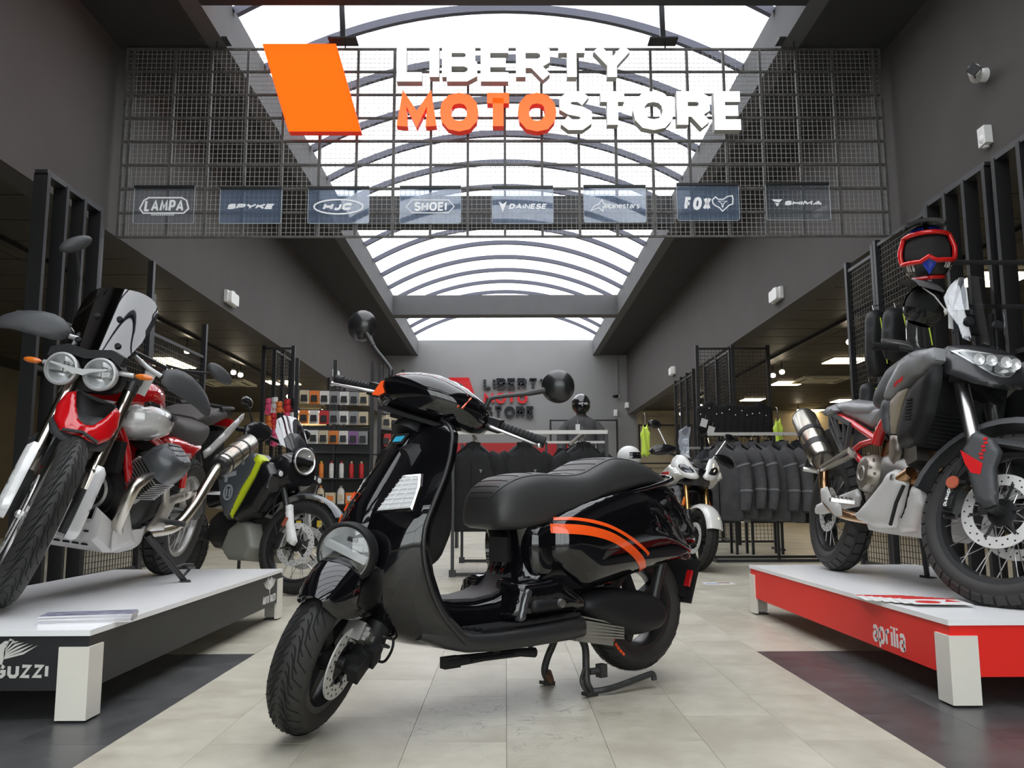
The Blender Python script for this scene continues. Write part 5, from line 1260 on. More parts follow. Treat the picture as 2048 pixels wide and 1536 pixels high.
# handlebar, guards, grips, mirrors
T3(gz, 'handlebar', M_satin, [(1.03, -.42, 1.06), (1.06, -.30, 1.09), (1.15, -.10, 1.10), (1.17, 0, 1.10), (1.15, .10, 1.10), (1.06, .30, 1.09), (1.03, .42, 1.06)], .012, 12, GS, sm=4)
for sg in (-1, 1):
    T3(gz, 'grip', M_matt, [(1.063, sg * .28, 1.088), (1.03, sg * .41, 1.06)], .0175, 14, GS)
    T3(gz, 'lever', M_alu, [(1.12, sg * .22, 1.09), (1.135, sg * .27, 1.085), (1.10, sg * .40, 1.06)], .0075, 8, GS, sm=3)
    hg = [(.195, 1.07), (.25, 1.11), (.33, 1.105), (.42, 1.06), (.47, 1.0), (.46, .965), (.40, .985), (.30, 1.0), (.22, 1.02)]
    b = MB(GS); pillow(b, smoothp(hg, 2), lambda v, z, t: Vector((1.20 - 1.1 * (v - .2) ** 2 - (z - 1.05) * .35 + t, sg * v, z)), .022, .04, .02, minT=.006); b.build('hand_guard', M_dgrey, gz, smooth=55)
    b = MB(GS); b.tube([(1.17, sg * .06, 1.09), (1.21, sg * .14, 1.06), (1.22, sg * .2, 1.05)], .011, 10); b.box((1.20, sg * .155, .995), (.05, .045, .10), (0, .2, 0)); b.build('guard_bracket', M_silver, gz, smooth=30)
    if sg < 0: p0, p1, mc = (1.09, -.21, 1.11), (1.10, -.27, 1.30), Vector((1.10, -.345, 1.43))
    else: p0, p1, mc = (1.09, .21, 1.11), (1.10, .31, 1.125), Vector((1.10, .44, 1.175))
    st = T3(gz, 'mirror_stem', M_matt, [p0, Vector(p0).lerp(Vector(p1), .5) + Vector((0, 0, .0)), p1, mc], .0065, 8, GS)
    b = MB(GS); ang = math.radians(50 if sg < 0 else -18)
    b.ball(mc, .052, 16, (.38, 1.35, .62), Euler((ang if sg > 0 else ang + 0, 0, 0)).to_matrix() @ Matrix.Identity(3)); mm = b.build('mirror_head', M_dgrey, st)
# high red front fender with grey tip, turning with the fork
fb = lambda v, z: 1.475 - (z - .70) * .55 - 4.0 * v * v
for sg in (-1, 1):
    q = [(.0, .742), (.030, .752), (.060, .80), (.082, .852), (.110, .835), (.124, .775), (.112, .72), (.075, .688), (.03, .690), (.0, .695)]
    b = MB(GS); pillow(b, [(sg * a_, c_) for a_, c_ in q][::sg], lambda v, z, t: Vector((fb(v, z) + t, v, z)), .016, .02, .012, minT=.005, back=-.012); b.build('red_fender', M_rpaint, gz, smooth=60)
vz_panel(gz, 'fender_tip', M_dgrey, mirror([(.122, .735), (.125, .70), (.10, .665), (.05, .652), (.02, .65)]), lambda v, z: fb(v, z) - .022, .014, .02, .014, GS)
vz_panel(gz, 'fender_inner', M_matt, mirror([(.0, .745), (.045, .77), (.085, .84), (.075, .86), (.02, .845)]), lambda v, z: fb(v, z) - .06, .005, .01, .02, GS)
b = MB(GS); sect_loft(b, [(1.41, .735, .018, .05), (1.36, .765, .028, .085), (1.28, .78, .028, .085), (1.2, .775, .02, .07)], 18, 3); b.build('fender_deck', M_dgrey, gz, smooth=50)
b = MB(GS); rg = []
for k in range(9):
    a = math.radians(lerp(30, 150, k / 8)); rg.append([Vector((1.525 + .375 * math.cos(a), v, .347 + .375 * math.sin(a) - abs(v) * .25)) for v in (-.07, -.05, 0, .05, .07)] + [Vector((1.525 + .37 * math.cos(a), v, .347 + .365 * math.sin(a) - abs(v) * .25)) for v in (.068, .05, 0, -.05, -.068)])
b.skin(rg[4:], True); b.build('hugger', M_dgrey, gz, smooth=60)
# tank: pearl lower shells, red top
b = MB(); sect_loft(b, [(1.10, .80, .05, .10), (1.07, .80, .075, .165), (1.0, .795, .092, .205), (.90, .795, .096, .215), (.80, .80, .088, .195), (.72, .81, .07, .16), (.66, .82, .045, .12)], 28, 2.6); tk = b.build('fuel_tank', M_wpaint, gz, smooth=35)
b = MB(); sect_loft(b, [(1.09, .875, .03, .10), (1.04, .89, .07, .14), (.95, .90, .088, .155), (.84, .90, .085, .145), (.74, .88, .06, .115), (.66, .86, .03, .08)], 24, 2.8); b.build('tank_top', M_rpaint, tk, smooth=40)
b = MB(); b.lathe([(0, .012), (.03, .012), (.035, .004), (.036, 0)], (.90, 0, .985), (0, 0, 1), 20); b.build('filler_cap', M_alud, tk)
b = MB(); wing(b, lambda u, v, t: Vector((.885 - u, .2165 + t, .825 + v)), (.0, .0015), .22); b.build('eagle_emblem', M_gcover, tk, smooth=0, kind='stuff')
for sg in (-1, 1): P(gz, 'tank_trim', M_matt, [(1.12, .875), (1.04, .885), (.95, .88), (.93, .865), (1.04, .865), (1.12, .85)], .17, .012, .01, sg=sg)
# seat
b = MB(); sect_loft(b, [(.68, .845, .035, .07), (.60, .785, .085, .118), (.48, .755, .098, .152), (.32, .76, .095, .160), (.18, .79, .085, .15), (.12, .81, .06, .14)], 24, 2.8); b.build('rider_seat', M_bseat, gz, smooth=50)
b = MB(); sect_loft(b, [(.22, .855, .025, .10), (.16, .875, .05, .13), (.05, .895, .055, .14), (-.12, .925, .045, .125), (-.25, .935, .03, .10)], 24, 3); ps = b.build('passenger_seat', M_bseat, gz, smooth=50)
b = MB(); text(b, 'MOTO GUZZI', -.13, -.01, .022, .004, lambda u, v, t: Vector((.10 - u, .128 + u * -.02 + t, .905 + v)), 0, .0015, width=.20); b.build('seat_lettering', mat('grey_seat_print', (.22, .22, .22), .5), ps, smooth=0)
for sg in (-1, 1):
    P(gz, 'tail_rail', M_silver, [(.14, .70), (.03, .745), (-.20, .86), (-.42, .965), (-.46, .975), (-.44, .93), (-.22, .80), (.02, .69), (.10, .665)], .135, .014, .012, sg=sg, minT=.004)
    P(gz, 'side_panel', M_rpaint, [(.74, .735), (.60, .75), (.20, .735), (.24, .70), (.42, .61), (.54, .535), (.62, .56), (.66, .66)], .135, .03, .04, sg=sg, minT=.004, back=-.03)
b = MB(); text(b, 'V85', -.03, 0, .026, .005, lambda u, v, t: Vector((.45 - u, .1665 + t, .655 + v)), 0, .001); b.build('side_lettering', M_silver, gz, smooth=0, kind='stuff')
b = MB(); b.box((-.22, 0, .955), (.34, .17, .02)); b.tube([(-.05, .12, .96), (-.30, .11, .985), (-.40, 0, .99), (-.30, -.11, .985), (-.05, -.12, .96)], .011, 8, smooth=3); b.build('rear_rack', M_matt, gz, smooth=30)
b = MB(); b.box((-.46, 0, .90), (.05, .14, .05)); b.build('tail_lamp', M_redl, gz, smooth=0); T3(gz, 'rear_mudguard', M_matt, [(-.30, 0, .85), (-.48, 0, .62), (-.50, 0, .55)], [.09, .06, .07], 8, flat=.35)
# frame, engine
for sg in (-1, 1):
    T3(gz, 'frame_tube', M_rpaint, [(1.10, sg * .08, .74), (1.07, sg * .11, .66), (1.00, sg * .13, .50), (.96, sg * .12, .40)], .019, 12, sm=3)
    T3(gz, 'upper_tube', M_rpaint, [(1.14, sg * .06, .84), (.80, sg * .15, .70), (.45, sg * .15, .62), (.40, sg * .15, .50)], .018, 12, sm=3)
    b = MB(); b.box((1.13, sg * .10, .62), (.06, .05, .14)); b.build('oil_cooler', M_matt, gz, smooth=0)
    # V-twin cylinder sticking out to each side
    ax = Vector((.10, sg * .70, .70)).normalized(); c0 = Vector((.94, sg * .10, .46)); b = MB()
    for k in range(9):
        p = c0 + ax * (.06 + k * .0135); R = ax.to_track_quat('Z', 'Y').to_matrix()
        b.box(p, (.165, .155, .0065), R)
    b.tube([c0, c0 + ax * .19], .062, 16); cy = b.build('cylinder_fins', M_alud, gz, smooth=30)
    x = Vector((1, 0, 0)); x = (x - ax * x.dot(ax)).normalized(); y = ax.cross(x) * (1 if sg > 0 else 1)
    b = MB(); hx = smoothp([(.09, -.06), (.095, .03), (.06, .08), (-.05, .085), (-.095, .04), (-.09, -.055), (-.03, -.085), (.04, -.085)], 3)
    pillow(b, hx, lambda u, v, t: c0 + ax * (.245 + t) + x * u + y * v, .060, .045, .016, back=-.06, minT=.0); vc = b.build('valve_cover', M_gcover, cy, smooth=45)
    b = MB()
    for (u0, v0, u1, v1) in ((-.05, -.04, .05, -.05), (-.055, -.015, .05, -.02), (-.055, .01, .045, .01), (-.03, .045, .03, .05)): b.bar(c0 + ax * .305 + x * u0 + y * v0, c0 + ax * .305 + x * u1 + y * v1, .008, .006, up=ax)
    b.build('cover_rib', M_satin, cy, smooth=0, kind='stuff')
    # header pipe
    T3(gz, 'exhaust_header', M_steel, [c0 + ax * .17 + Vector((.06, 0, -.02)), c0 + ax * .15 + Vector((.15, sg * .02, -.03)), Vector((1.16, sg * .22, .50)), Vector((1.15, sg * .19, .40)), Vector((1.08, sg * .15, .31)), Vector((.9, sg * .12, .25))], [.024, .026, .026, .026, .024], 14, sm=5)
b = MB(); sect_loft(b, [(1.08, .46, .10, .11), (.98, .44, .15, .135), (.85, .43, .16, .14), (.70, .43, .13, .13), (.50, .42, .09, .10)], 20, 4); b.lathe([(0, .05), (.09, .05), (.105, .03), (.11, 0)], (1.06, 0, .45), (1, 0, 0), 28); b.build('engine_block', M_matt, gz, smooth=40)
b = MB(); b.lathe([(.075, .05), (.082, .062), (.090, .05)], (1.06, .0, .46), (1, 0, 0), 28); b.bar((1.118, -.05, .49), (1.118, .05, .43), .02, .01, up=(1, 0, 0)); b.bar((1.118, -.05, .43), (1.118, .05, .49), .02, .01, up=(1, 0, 0)); b.build('front_cover_ring', M_skid, gz, smooth=40)
T3(gz, 'drive_shaft', M_satin, [(.5, -.12, .40), (.0, -.13, .34)], [.05, .055], 14)
# skid plate
b = MB(); rings = []
for (u, zt, zb, W) in ((1.20, .40, .33, .10), (1.19, .38, .26, .125), (1.10, .33, .205, .15), (.95, .30, .195, .155), (.80, .30, .20, .15), (.74, .31, .215, .14)):
    rings.append([Vector((u, -W, zt)), Vector((u, -W * .96, zb + .02)), Vector((u, -W * .8, zb)), Vector((u, W * .8, zb)), Vector((u, W * .96, zb + .02)), Vector((u, W, zt)), Vector((u - .012, W - .012, zt)), Vector((u - .012, W * .8, zb + .012)), Vector((u - .012, -W * .8, zb + .012)), Vector((u - .012, -W + .012, zt))])
b.skin(rings, True); sk = b.build('skid_plate', M_skid, gz, smooth=30)
b = MB()
for k in range(6): b.box((1.196 - .0, -.075 + k * .03, .315 - (k % 2) * .02), (.012, .02, .007))
for k in range(4): b.box((1.15, -.06 + k * .04, .235), (.02, .025, .006))
b.build('plate_slot', M_hole, sk, smooth=0, kind='stuff')
for sg in (-1, 1):
    P(gz, 'side_guard', M_skid, [(1.09, .42), (1.04, .43), (.90, .26), (.84, .235), (1.10, .215), (1.12, .30)], .155, .012, .02, sg=sg, minT=.003)
    P(gz, 'foot_plate', M_alu, [(.70, .52), (.655, .545), (.62, .52), (.60, .455), (.45, .475), (.10, .50), (.02, .50), (.02, .475), (.20, .455), (.50, .42), (.56, .35), (.58, .29), (.74, .29), (.80, .30), (.70, .36), (.66, .43)], .165, .012, .012, sg=sg, minT=.005)
    T3(gz, 'foot_peg', M_satin, [(.60, sg * .17, .335), (.59, sg * .27, .335)], .014, 10)
    T3(gz, 'passenger_peg', M_alu, [(.08, sg * .17, .48), (.07, sg * .25, .49)], .012, 10)
    P(gz, 'heel_plate', M_dgrey, [(.30, .44), (.05, .46), (.0, .36), (.10, .33), (.22, .36)], .15, .006, .01, sg=sg, minT=.003)
# exhaust on the left
T3(gz, 'exhaust_pipe', M_steel, [(.62, .11, .27), (.42, .16, .30), (.30, .19, .40), (.20, .205, .52), (.12, .21, .60), (.05, .212, .645)], .029, 14, sm=5)
b = MB(); A_, B_ = Vector((.07, .215, .63)), Vector((-.40, .22, .80)); b.tube([A_, A_.lerp(B_, .06), A_.lerp(B_, .95), B_], [.04, .062, .062, .05], 22); mf = b.build('muffler', M_steel, gz)
b = MB(); b.tube([A_.lerp(B_, -.02), A_.lerp(B_, .12)], [.050, .066], 20); b.tube([A_.lerp(B_, .40), A_.lerp(B_, .43)], .0645, 20); b.tube([A_.lerp(B_, .66), A_.lerp(B_, .69)], .0645, 20); b.build('muffler_band', M_satin, mf)
b = MB(); b.tube([A_.lerp(B_, 1.0), A_.lerp(B_, 1.01)], .032, 16); b.build('muffler_outlet', M_hole, mf)
T3(gz, 'shock_absorber', M_satin, [(.30, -.10, .42), (.42, -.10, .66)], .035, 12); T3(gz, 'swing_arm', M_satin, [(.52, .09, .38), (.0, .11, .34)], [.045, .035], 10, flat=.7)
# side stand down on the platform
b = MB(); b.tube([(.70, .14, .27), (.60, .19, .18), (.475, .282, .052)], [.018, .015, .014], 10); b.bar((.50, .30, .045), (.44, .275, .046), .05, .014); b.tube([(.54, .235, .11), (.44, .26, .125), (.36, .275, .12), (.36, .285, .105), (.44, .272, .108)], .006, 8); b.tube([(.49, .27, .06), (.40, .275, .10)], .007, 8)
b.tube([(.68, .16, .255), (.60, .20, .19)], .010, 8); b.build('side_stand', M_satin, gz, smooth=40)
# ------------------------------------------------------------------ grey adventure bike on the right platform
AM = bike_frame((1.862, 4.882, .287), -89.5, 8)
ap = thing('motorcycle', 'matt grey and red adventure motorcycle with clear screen on the red-sided platform', 'motorcycle', M=AM)
AS = steer((1.18, 0, 1.0), 27, 32)
M_ggrey = mat('satin_mid_grey_plastic', (.22, .225, .235), .38, coat=.2); M_tgrey = mat('dark_satin_grey_plastic', (.048, .050, .053), .45); M_lgrey = mat('pale_grey_guard', (.55, .545, .53), .42, metal=.15)
M_tan = mat('tan_graphite_panel', (.22, .19, .14), .4); M_rframe = mat('red_frame_paint', (.60, .012, .015), .22, coat=.8)
M_cast = mat('bronze_cast_case', (.30, .27, .235), .38, metal=.85); M_heat = mat('heat_tinted_pipe', (.45, .28, .15), .25, metal=1.0)
arw = wheel(ap, 'rear_wheel', I4, (0, .332), .330, .076, .232, spokes=36, rimm=M_satin, tread='block', nblk=30, hubr=.06, hubw=.06, disc=.125, discs=(-1,))
afw = wheel(ap, 'front_wheel', AS, (1.575, .340), .352, .047, .272, spokes=36, rimm=M_satin, tread='block', nblk=44, hubr=.055, hubw=.06, disc=.150, discs=(-1, 1))
for sg in (-1, 1):
    c_ = caliper(afw, AS, (1.575, .340), .175, 178, sg * .095, sg)
    fk = T3(ap, 'fork_leg', M_alu, [(1.225, sg * .108, .99), (1.50, sg * .108, .45)], .029, 18, AS)
    b = MB(AS); b.tube([(1.222, sg * .108, .995), (1.265, sg * .108, .912)], .034, 16); b.build('fork_clamp', M_satin, fk)
    b = MB(AS); b.tube([(1.497, sg * .108, .455), (1.535, sg * .108, .375), (1.555, sg * .108, .325)], [.030, .032, .034], 14); b.tube([(1.575, sg * .075, .340), (1.575, sg * .135, .340)], .024, 14); b.build('fork_foot', M_satin, fk)
    g_ = [(1.405, .545), (1.425, .62), (1.445, .635), (1.52, .605), (1.56, .56), (1.555, .49), (1.58, .42), (1.60, .345), (1.565, .325), (1.515, .35), (1.47, .43)]
    gd = P(fk, 'fork_guard', M_tgrey, g_, .139, .014, .02, back=-.015, minT=.003, sg=sg, M=AS, step=.015)
    b = MB(AS); b.add([Vector((u, sg * .1540, z)) for u, z in ((1.405, .545), (1.45, .525), (1.512, .498), (1.515, .452), (1.475, .455), (1.44, .49))], [tuple(range(6))]); b.build('red_flash', M_rframe, fk, smooth=0)
    b = MB(AS); f = lambda u, v, t: Vector((1.50 - v * .1, sg * (.1538 + t), .60)) + Vector((-.0 + u * .0 + v * -.9 * 0, 0, 0))
    for k in range(6): b.box((1.495 + (.006 if k % 2 else 0), sg * .154, .600 - k * .016), (.016, .002, .010))
    b.build('guard_lettering', M_rframe, fk, smooth=0, kind='stuff')
b = MB(AS); b.lathe([(0, .008), (.024, .008), (.027, .004), (.027, 0)], (1.405, -.142, .410), (0, -1, 0), 24); b.build('amber_reflector', mat('dull_orange_reflector', (.38, .085, .04), .35), ap)
T3(ap, 'reflector_plate', M_matt, [(1.40, -.128, .41), (1.46, -.128, .42)], .02, 8, AS, flat=.4)
b = MB(AS); text(b, 'brembo', -.03, -.006, .016, .003, lambda u, v, t: Vector((1.398 + v, -.1415 - t, .340 + u)), 0, .001); b.build('caliper_lettering', M_white, ap, smooth=0, kind='stuff')
for k in range(3): T3(ap, 'brake_hose', M_matt, [(1.38 + k * .012, -.13, .33), (1.375 + k * .012, -.135, .43), (1.40 + k * .008, -.12, .53), (1.38, -.08, .70)], .005, 8, AS, sm=4)
# mudguard
b = MB(AS); rg = []
for k in range(15):
    a = math.radians(lerp(52, 172, k / 14)); r = .392; rr = []
    for v in (-.085, -.075, -.04, 0, .04, .075, .085): rr.append(Vector((1.575 + (r - (abs(v) > .08) * .03) * math.cos(a), v, .340 + (r - (abs(v) > .08) * .03) * math.sin(a))))
    for v in (.082, .04, 0, -.04, -.082): rr.append(Vector((1.575 + (r - .008) * math.cos(a), v, .340 + (r - .008) * math.sin(a))))
    rg.append(rr)
b.skin(rg, True); b.build('front_mudguard', M_tgrey, ap, smooth=50)
b = MB(AS); rg = []
for (u, z, W) in ((1.42, .63, .12), (1.50, .625, .13), (1.62, .62, .115), (1.76, .60, .09), (1.90, .56, .05), (1.94, .54, .02)): rg.append([Vector((u, -W, z - .03)), Vector((u, -W * .8, z)), Vector((u, 0, z + .012)), Vector((u, W * .8, z)), Vector((u, W, z - .03)), Vector((u, 0, z - .012))])
b.skin(rg, True); b.build('mudguard_beak', M_tgrey, ap, smooth=50)
b = MB(AS); b.box((1.225, 0, 1.0), (.07, .28, .03)); b.box((1.29, 0, .87), (.07, .28, .04)); b.build('triple_clamp', M_satin, ap, smooth=0)
# side shrouds
shr = [(1.40, 1.01), (1.20, 1.03), (1.12, 1.00), (1.02, .90), (.97, .83), (.975, .76), (1.04, .67), (1.10, .655), (1.16, .78), (1.24, .83), (1.33, .88), (1.42, .93)]
for sg in (-1, 1):
    P(ap, 'side_shroud', M_ggrey, [(1.40, 1.005), (1.22, 1.02), (1.13, 1.00), (1.03, .91), (.985, .835), (1.03, .815), (1.13, .865), (1.22, .90), (1.30, .905), (1.42, .95)], .225, .035, .05, sg=sg, back=-.04, minT=.004, step=.018)
    P(ap, 'shroud_lower', M_tgrey, [(.985, .835), (.975, .76), (1.03, .67), (1.075, .66), (1.05, .76), (1.045, .82)], .235, .022, .03, sg=sg, back=-.04, minT=.004, step=.016)
    P(ap, 'shroud_tan', M_tan, [(1.05, .815), (1.055, .76), (1.08, .665), (1.12, .66), (1.165, .78), (1.21, .855), (1.12, .85)], .235, .012, .03, sg=sg, back=-.04, minT=.003, step=.016)
    P(ap, 'radiator_shroud', M_matt, [(1.165, .78), (1.12, .66), (1.15, .60), (1.28, .62), (1.36, .72), (1.40, .86), (1.40, .93), (1.28, .89), (1.22, .86)], .215, .03, .05, sg=sg, back=-.03, minT=.004, step=.018)
    b = MB(); f = lambda u, v, t: Vector((1.165 - u * .8, sg * (.252 + t), .885 + v - u * .25))
    text(b, 'aprilia', -.055, -.01, .026, .006, f, .008, .0095, width=.10); b.build('shroud_lettering', M_rframe, ap, smooth=0, kind='stuff')
    b = MB()
    for k in range(7): b.box((1.25 + (k % 2) * .0, sg * .246, .80 - k * .014), (.05, .006, .006))
    b.build('shroud_vent', M_hole, ap, smooth=0, kind='stuff')
    P(ap, 'tank_side', M_tgrey, [(1.20, 1.03), (1.05, 1.06), (.85, 1.02), (.74, .93), (.70, .84), (.80, .80), (.98, .83), (1.08, .95)], .13, .07, .08, sg=sg, back=-.13, minT=.01)
b = MB(); b.box((1.20, 0, .76), (.05, .36, .30), (0, .15, 0)); b.build('radiator', M_matt, ap, smooth=0)
b = MB()
for k in range(16): b.box((1.232 + (k - 8) * -.0025, 0, .625 + k * .0175), (.006, .34, .004))
b.build('radiator_fin', M_hole, ap, smooth=0, kind='stuff')
# nose and lamp
fn_ = lambda v, z: 1.46 - 2.3 * v * v - (z - .92) * .7
vz_panel(ap, 'nose_fairing', mat('satin_black_fairing', (.022, .022, .024), .38, coat=.2), mirror([(.03, .845), (.10, .86), (.175, .90), (.17, .98), (.14, 1.035), (.07, 1.045)]), fn_, .03, .04, .02, I4, sm=0)
hl = [(.145, 1.008), (.10, .960), (.035, .902), (.0, .895)]
lampo = mirror([(.0, .893), (.035, .900), (.100, .955), (.150, 1.005), (.110, 1.015), (.0, 1.0)])
b = MB(); pillow(b, lampo, lambda v, z, t: Vector((fn_(v, z) + .028 + t, v, z)), .006, .01, .015, minT=.004); lp = b.build('headlamp', mat('pale_lamp_rim', (.42, .43, .43), .25, metal=.6), ap, smooth=30)
sc_ = lambda k: [(v * k, .955 + (z - .955) * k) for v, z in lampo]
b = MB(); b.add([Vector((fn_(v, z) + .0355, v, z)) for v, z in sc_(.86)], [tuple(range(len(lampo)))]); b.build('lamp_bowl', mat('dark_lamp_bowl', (.12, .12, .12), .2, metal=.7), lp, smooth=0)
b = MB()
for v in (-.075, -.03, .03, .075): b.lathe([(0, .002), (.015, .005), (.022, .012), (.024, .014)], (fn_(v, .96) + .036, v, .965), (1, 0, 0), 14)
b.build('lamp_reflector', M_refl, lp, kind='stuff')
b = MB(); b.add([Vector((fn_(v, z) + .052 - abs(v) * .05, v, z)) for v, z in sc_(.95)], [tuple(range(len(lampo)))]); b.build('lens', M_lens, lp, smooth=0)
# clear screen
fsn = lambda v, z: 1.40 - (z - 1.05) * .48 - 2.6 * v * v
M_clr = clear('clear_screen', (.80, .82, .84), gloss=.05)
sn = vz_panel(ap, 'windscreen', M_clr, mirror([(.05, 1.045), (.095, 1.07), (.10, 1.13), (.125, 1.20), (.128, 1.27), (.10, 1.33), (.055, 1.385), (.02, 1.39)]), fsn, .003, .005, .03)
b = MB()
for sg in (-1, 1): b.lathe([(0, .014), (.02, .012), (.023, 0)], (fsn(.062, 1.15) + .003, sg * .062, 1.15), (1, 0, .4), 16)
b.build('screen_bolt', M_matt, sn, kind='stuff')
b = MB(); b.add([Vector((fsn(v, z) + .004, v, z)) for v, z in ((-.118, 1.26), (-.06, 1.375), (-.035, 1.375), (-.05, 1.21), (-.11, 1.205))], [(0, 1, 2, 3, 4)]); b.build('screen_frost', clear('frosted_edge', (.70, .71, .73), gloss=.05, haze=.22, hazecol=(.75, .76, .8)), sn, smooth=0)
b = MB()
for sg in (-1, 1): b.tube([(1.30, sg * .075, 1.05), (1.26, sg * .08, 1.22)], .012, 8)
b.box((1.23, .0, 1.17), (.02, .15, .10), (0, -.4, 0)); b.build('dash_tower', M_matt, ap, smooth=0)
T3(ap, 'handlebar', M_satin, [(1.0, -.34, .93), (1.05, -.24, .97), (1.16, -.08, 1.0), (1.16, .08, 1.0), (1.05, .24, .97), (1.0, .34, .93)], .014, 12, AS, sm=4)
for sg in (-1, 1):
    T3(ap, 'grip', M_matt, [(1.045, sg * .25, .965), (1.0, sg * .355, .925)], .018, 12, AS)
    T3(ap, 'lever', M_alu, [(1.09, sg * .2, .985), (1.09, sg * .25, .985), (1.05, sg * .36, .95)], .009, 8, AS, sm=3)
# price tag standing at the bars, a thing lying against the bike
# seat and tail
b = MB(); sect_loft(b, [(.82, .87, .03, .08), (.74, .85, .04, .12), (.60, .84, .045, .145), (.44, .86, .048, .15), (.30, .885, .05, .145), (.10, .90, .045, .125), (-.10, .91, .035, .10), (-.22, .915, .02, .07)], 22, 3); b.build('seat', M_ggrey, ap, smooth=45)
for sg in (-1, 1):
    P(ap, 'side_cover', M_ggrey, [(.20, .89), (.30, .89), (.74, .84), (.76, .81), (.62, .74), (.36, .815), (.22, .85)], .115, .022, .03, sg=sg, minT=.004, back=-.03)
    P(ap, 'wedge_panel', M_lgrey, [(.76, .80), (.655, .735), (.70, .715), (.775, .755)], .125, .012, .012, sg=sg, minT=.003)
    T3(ap, 'subframe_tube', M_rframe, [(.14, sg * .13, .855), (.40, sg * .135, .785), (.72, sg * .14, .675)], .019, 14)
    T3(ap, 'main_frame_tube', M_rframe, [(.72, sg * .14, .655), (.78, sg * .14, .74), (.95, sg * .13, .86), (1.12, sg * .07, .93)], .026, 14, sm=3)
    T3(ap, 'lower_subframe_tube', M_rframe, [(.40, sg * .135, .625), (.55, sg * .14, .665), (.72, sg * .14, .675)], .017, 12); T3(ap, 'frame_link', M_rframe, [(.44, sg * .135, .63), (.58, sg * .135, .56)], .018, 12)
    P(ap, 'heat_panel', M_tgrey, [(.40, .77), (.66, .675), (.44, .635), (.38, .65)], .12, .008, .01, sg=sg, minT=.003)
    # tail bracket with cut-outs
    b = MB()
    for a, c_, wd in (((.12, .865), (.42, .775), .022), ((.12, .865), (.38, .62), .016), ((.42, .775), (.39, .62), .022), ((.20, .835), (.30, .71), .012), ((.33, .80), (.36, .68), .012), ((.12, .865), (.14, .79), .014), ((.14, .79), (.36, .62), .014)): b.bar((a[0], sg * .155, a[1]), (c_[0], sg * .155, c_[1]), .016, wd, up=(0, 0, 1))
    b.build('tail_bracket', M_tgrey, ap, smooth=0)
    P(ap, 'bracket_head', M_ggrey, [(.08, .86), (.12, .905), (.19, .905), (.22, .87), (.18, .845), (.11, .84)], .15, .025, .02, sg=sg, minT=.004)
    # passenger peg carrier
    b = MB()
    for a, c_, wd in (((.60, .60), (.13, .525), .020), ((.52, .63), (.60, .60), .03), ((.52, .63), (.16, .545), .016)): b.bar((a[0], sg * .19, a[1]), (c_[0], sg * .20, c_[1]), .018, wd, up=(0, 0, 1))
    b.build('peg_carrier', M_alu, ap, smooth=0); T3(ap, 'passenger_peg', M_alu, [(.13, sg * .2, .53), (.10, sg * .27, .535)], .014, 8)
    # rider peg
    b = MB(); b.bar((.60, sg * .18, .36), (.58, sg * .29, .36), .05, .02)
    for k in range(5): b.box((.60, sg * (.20 + k * .02), .375), (.055, .006, .014))
    b.build('foot_peg', M_alu, ap, smooth=0)
    P(ap, 'heel_guard', M_lgrey, [(.30, .44), (.22, .43), (.24, .37), (.46, .285), (.53, .29), (.50, .345), (.36, .39)], .205, .010, .015, sg=sg, minT=.003)
    T3(ap, 'header_pipe', M_heat, [(1.10, sg * .05, .60), (1.22, sg * .07, .56), (1.22, sg * .09, .50), (1.08, sg * .13, .46), (.98, sg * .16, .43)], .020, 12, sm=4)
T3(ap, 'header_collector', M_heat, [(1.13, -.155, .50), (1.03, -.165, .46)], .028, 12)
